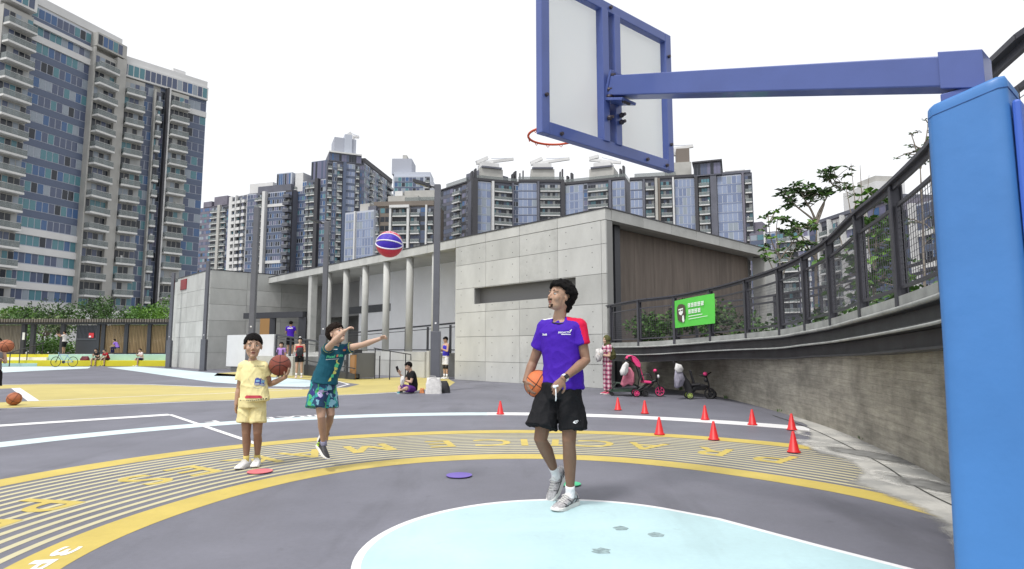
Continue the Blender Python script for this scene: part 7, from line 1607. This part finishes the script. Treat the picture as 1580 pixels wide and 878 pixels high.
r_, J, Mh, k = person('man in blue tank top and white shorts using a phone beside the lamp post', (g.x, g.y-.1, 0), 1.74, 215, SK_l, C_('royal_blue', (.06, .05, .50)), C_('white_shorts', (.68, .68, .70)), arms='phone', tank=True, shoem=MATS['shoe_white'], sockm=MATS['fabric_white_sock'], hd_tilt=-.35, short_len=.38)
phone((J['wrL']+J['wrR'])/2+V(-.08, -.08, .08), (R(-30), 0, R(35)), 'black phone in the hands of the man in the blue tank top')
for sd_ in 'LR': mb = MB(); kn = J['kn'+sd_]; mb.tube([kn+ZU*.07, kn-ZU*.07], .066*k, M_black, 12); mb.build('knee_sleeve', r_, tuple(r_.location), smooth=True)
g = G(637, 606)
r_, J, Mh, k = person('man in black T-shirt sitting cross-legged on the floor holding up a phone', (g.x, g.y-.05, 0), 1.72, 205, SK_l, C_('black_tee', (.016, .016, .018)), C_('orange_purple_shorts', (.10, .03, .20)), pose='cross', arms='hold', shoem=mat('slipper_teal', (.03, .16, .20), .6), hd_tilt=-.35)
phone(J['wrR']+V(-.06, -.02, .13), (R(0), R(-22), R(45)), 'phone held up by the seated man in the black T-shirt', .08, .17)
clothbag('towel', 'white towel in the hands of the seated man', None, [(-.02, .10), (.05, .09), (.07, .0), (.05, -.12), (-.01, -.2), (-.05, -.1), (-.05, .03)], .05, M_cloth_w, 4, 'towel', tuple(J['wrL']+V(-.03, -.07, .02)))
g = G(652, 606); softbox('snack_pouch', 'orange and white pouch on the floor beside the seated man', (g.x, g.y-.12, 0), .14, .1, .13, mat('pouch_orange', (.6, .22, .08), .6, var=.5, vscale=20), 2, .7, 'pouch')
# landing behind the ramp railing
lz = .88; q0 = P(447, 549, 31.0)
mb = MB(); mb.obox((q0.x+.2, q0.y+.3, lz/2), V(-.69, .724, 0)*2.6, V(.724, .69, 0)*1.3, ZU*(lz/2), M_conc); o = mb.build('ramp_landing', None); tag(o, 'raised concrete landing behind the ramp railing where a man in purple stands', 'landing')
r_, J, Mh, k = person('man seen from behind in a purple shirt on the landing at the canopy', (q0.x, q0.y, lz), 1.76, 95, SK_m, MATS['fabric_purple'], C_('black_short', (.014, .014, .016)), arms='phone', shoem=MATS['shoe_white'], vox=.017)
sh_ = [c_ for c_ in r_.children if c_.name.startswith('shirt')][0]
decal(sh_, r_, tuple(r_.location), J['chest']+ZU*.05, V(1, 0, 0), ZU, [D_text('COACH', .075, 0, .02, MATS['print_white'], 0, .05)], 'back_lettering', .01, V(0, 1, 0))
g = G(432.5, 582)
person('girl in a lilac top with dark backpack straps left of the woman in red', (g.x, g.y, 0), 1.52, 262, SK_l, C_('lilac', (.38, .22, .52)), C_('dark_skirt', (.03, .03, .05)), arms='down', long_hair=True, vox=.017, kid=True)
g2_ = g; mb = MB()
for s_ in (-.11, .11): mb.tube([(s_, -.11, 1.22), (s_*1.1, -.155, 1.05), (s_*1.2, -.12, .86)], .028, M_bagb, 6)
mb.box(-.15, .15, .10, .24, .82, 1.24, M_bagb); o = mb.build('backpack', bevel=.02); o.location = (g.x, g.y, 0); tag(o, 'dark backpack worn by the girl in the lilac top', 'bag')
g = G(461, 583)
r_, J, Mh, k = person('woman in a red tank top and black shorts holding a black bag near the ramp', (g.x, g.y, 0), 1.72, 285, SK_l, C_('red_tank', (.45, .015, .04)), C_('black_short', (.014, .014, .016)), arms='carry', tank=True, long_hair=True, shoem=mat('shoe_pinkish', (.62, .5, .52), .6), sockm=MATS['fabric_white_sock'], vox=.017, short_len=.15)
clothbag('shoulder_bag', 'black shoulder bag carried in front of the woman in red', None, [(-.12, .15), (.12, .16), (.15, -.1), (.08, -.2), (-.1, -.19), (-.14, -.05)], .09, M_bagb, 4, 'bag', tuple(J['chest']+V(.10, -.26, -.15)))
mb = MB(); mb.ell((0, 0, 0), .05, .05, .035, M_cloth_w, None, 10, 8); o = mb.build('hair_bobble', r_, smooth=True); o.location = J['head']-Vector(r_.location)+V(0, 0, .15)
# woman in the headscarf
g = G(938, 608.5)
m = bpy.data.materials.new('fabric_pink_check'); m.use_nodes = True; n_ = m.node_tree; b_ = n_.nodes['Principled BSDF']; tc = n_.nodes.new('ShaderNodeTexCoord'); ck = []
for ax_ in ('X', 'Z'):
    wv = n_.nodes.new('ShaderNodeTexWave'); wv.bands_direction = ax_; wv.inputs['Scale'].default_value = 3.6 if ax_ == 'X' else 2.6; wv.wave_profile = 'SIN'; n_.links.new(tc.outputs['Object'], wv.inputs[0]); gt_ = n_.nodes.new('ShaderNodeMath'); gt_.operation = 'GREATER_THAN'; gt_.inputs[1].default_value = .6; n_.links.new(wv.outputs['Fac'], gt_.inputs[0]); ck.append(gt_)
ad = n_.nodes.new('ShaderNodeMath'); ad.operation = 'ADD'; n_.links.new(ck[0].outputs[0], ad.inputs[0]); n_.links.new(ck[1].outputs[0], ad.inputs[1]); dv_ = n_.nodes.new('ShaderNodeMath'); dv_.operation = 'MULTIPLY'; dv_.inputs[1].default_value = .5; n_.links.new(ad.outputs[0], dv_.inputs[0])
cr_ = n_.nodes.new('ShaderNodeValToRGB'); cr_.color_ramp.interpolation = 'CONSTANT'; cr_.color_ramp.elements[0].color = (.62, .50, .52, 1); cr_.color_ramp.elements[1].position = .3; cr_.color_ramp.elements[1].color = (.42, .12, .20, 1); e = cr_.color_ramp.elements.new(.8); e.color = (.12, .02, .06, 1)
n_.links.new(dv_.outputs[0], cr_.inputs[0]); n_.links.new(cr_.outputs[0], b_.inputs['Base Color']); b_.inputs['Roughness'].default_value = .85; M_check = m
M_olive = C_('olive', (.085, .085, .035))
r_, J, Mh, k = person('woman in an olive headscarf and pink checked trousers by the pavilion corner', (g.x, g.y, 0), 1.62, 200, SK_l, M_check, M_check, arms='carry', long_legs=True, cap='hijab', shoem=mat('shoe_pink', (.5, .08, .14), .6), vox=.013)
mb = MB(); hc = J['head']; Tq = lambda x, y, z: hc+Mh@V(x, y, z)
mb.ell(Tq(-.03, 0, .025), .105, .098, .115, M_olive, Mh); mb.tube([Tq(-.03, 0, -.02), Tq(-.04, 0, -.14), Tq(-.06, 0, -.26), Tq(-.09, 0, -.42), Tq(-.12, 0, -.52)], [.085, .12, .19, .215, .19], M_olive, 18, side=(J['shR']-J['shL']).normalized(), ell=.75)
remesh(mb, 'headscarf', r_, tuple(r_.location), .011, M_olive, 2, folds(.012, 9, 4, 3))
clothbag('bundle', 'white and grey bundle carried by the woman in the headscarf', None, [(-.10, .10), (.02, .13), (.10, .08), (.09, -.06), (.02, -.22), (-.08, -.25), (-.13, -.1)], .1, mat('cloth_mixed', (.55, .53, .52), .85, var=.5, vscale=12), 7, 'bundle', tuple(J['chest']+V(-.22, -.10, -.08)))
# people at the far left
q0 = P(98, 546, 45.3)
person('man in a white shirt and black shorts on the upper tier in the screen opening', (q0.x, 45.3, .80), 1.74, 190, SK_m, C_('white_tee', (.66, .60, .60)), C_('black_short', (.014, .014, .016)), arms='raise', vox=.024)
q0 = P(150, 560, 43.5)
person('person in black with dark shoes, left one of the pair on the yellow bench', (q0.x, 43.55, 0), 1.66, 262, SK_l, C_('black_tee', (.016, .016, .018)), C_('khaki_short', (.18, .16, .13)), pose='sit', arms='phone', seat=.42, lean=.16, vox=.024)
q0 = P(165.5, 560, 43.5)
person('person in a dark red shirt, right one of the pair on the yellow bench', (q0.x, 43.55, 0), 1.62, 250, SK_l, C_('dark_red', (.32, .02, .03)), C_('maroon_short', (.05, .02, .03)), pose='sit', arms='knees', seat=.42, lean=.25, vox=.024, hairm=mat('cap_black', (.02, .02, .02), .8))
q0 = P(181, 546, 44.8)
person('person in a bright violet top bending forward on the upper tier behind the pair', (q0.x, 44.8, .82), 1.5, 185, SK_l, C_('violet', (.30, .16, .62)), C_('navy', (.02, .02, .07)), pose='sit', arms='knees', seat=.40, lean=.22, vox=.024, long_legs=True)
q0 = P(218, 560, 43.5)
person('person in a white shirt and navy trousers alone on the yellow bench', (q0.x, 43.55, 0), 1.62, 240, SK_l, C_('white_tee', (.66, .60, .60)), C_('navy', (.02, .02, .07)), pose='sit', arms='phone', seat=.42, lean=.1, vox=.024, long_legs=False, shoem=MATS['shoe_white'])
# the person cut by the left edge, arm round a ball
g = G(-16, 632); g.z = 0
person('person cut off by the left edge with one bare arm and a ball showing', (g.x, g.y, 0), 1.50, 330, SK_boy, C_('edge_shirt', (.20, .20, .22)), C_('black_short', (.014, .014, .016)), arms='carry', tank=True, kid=True)
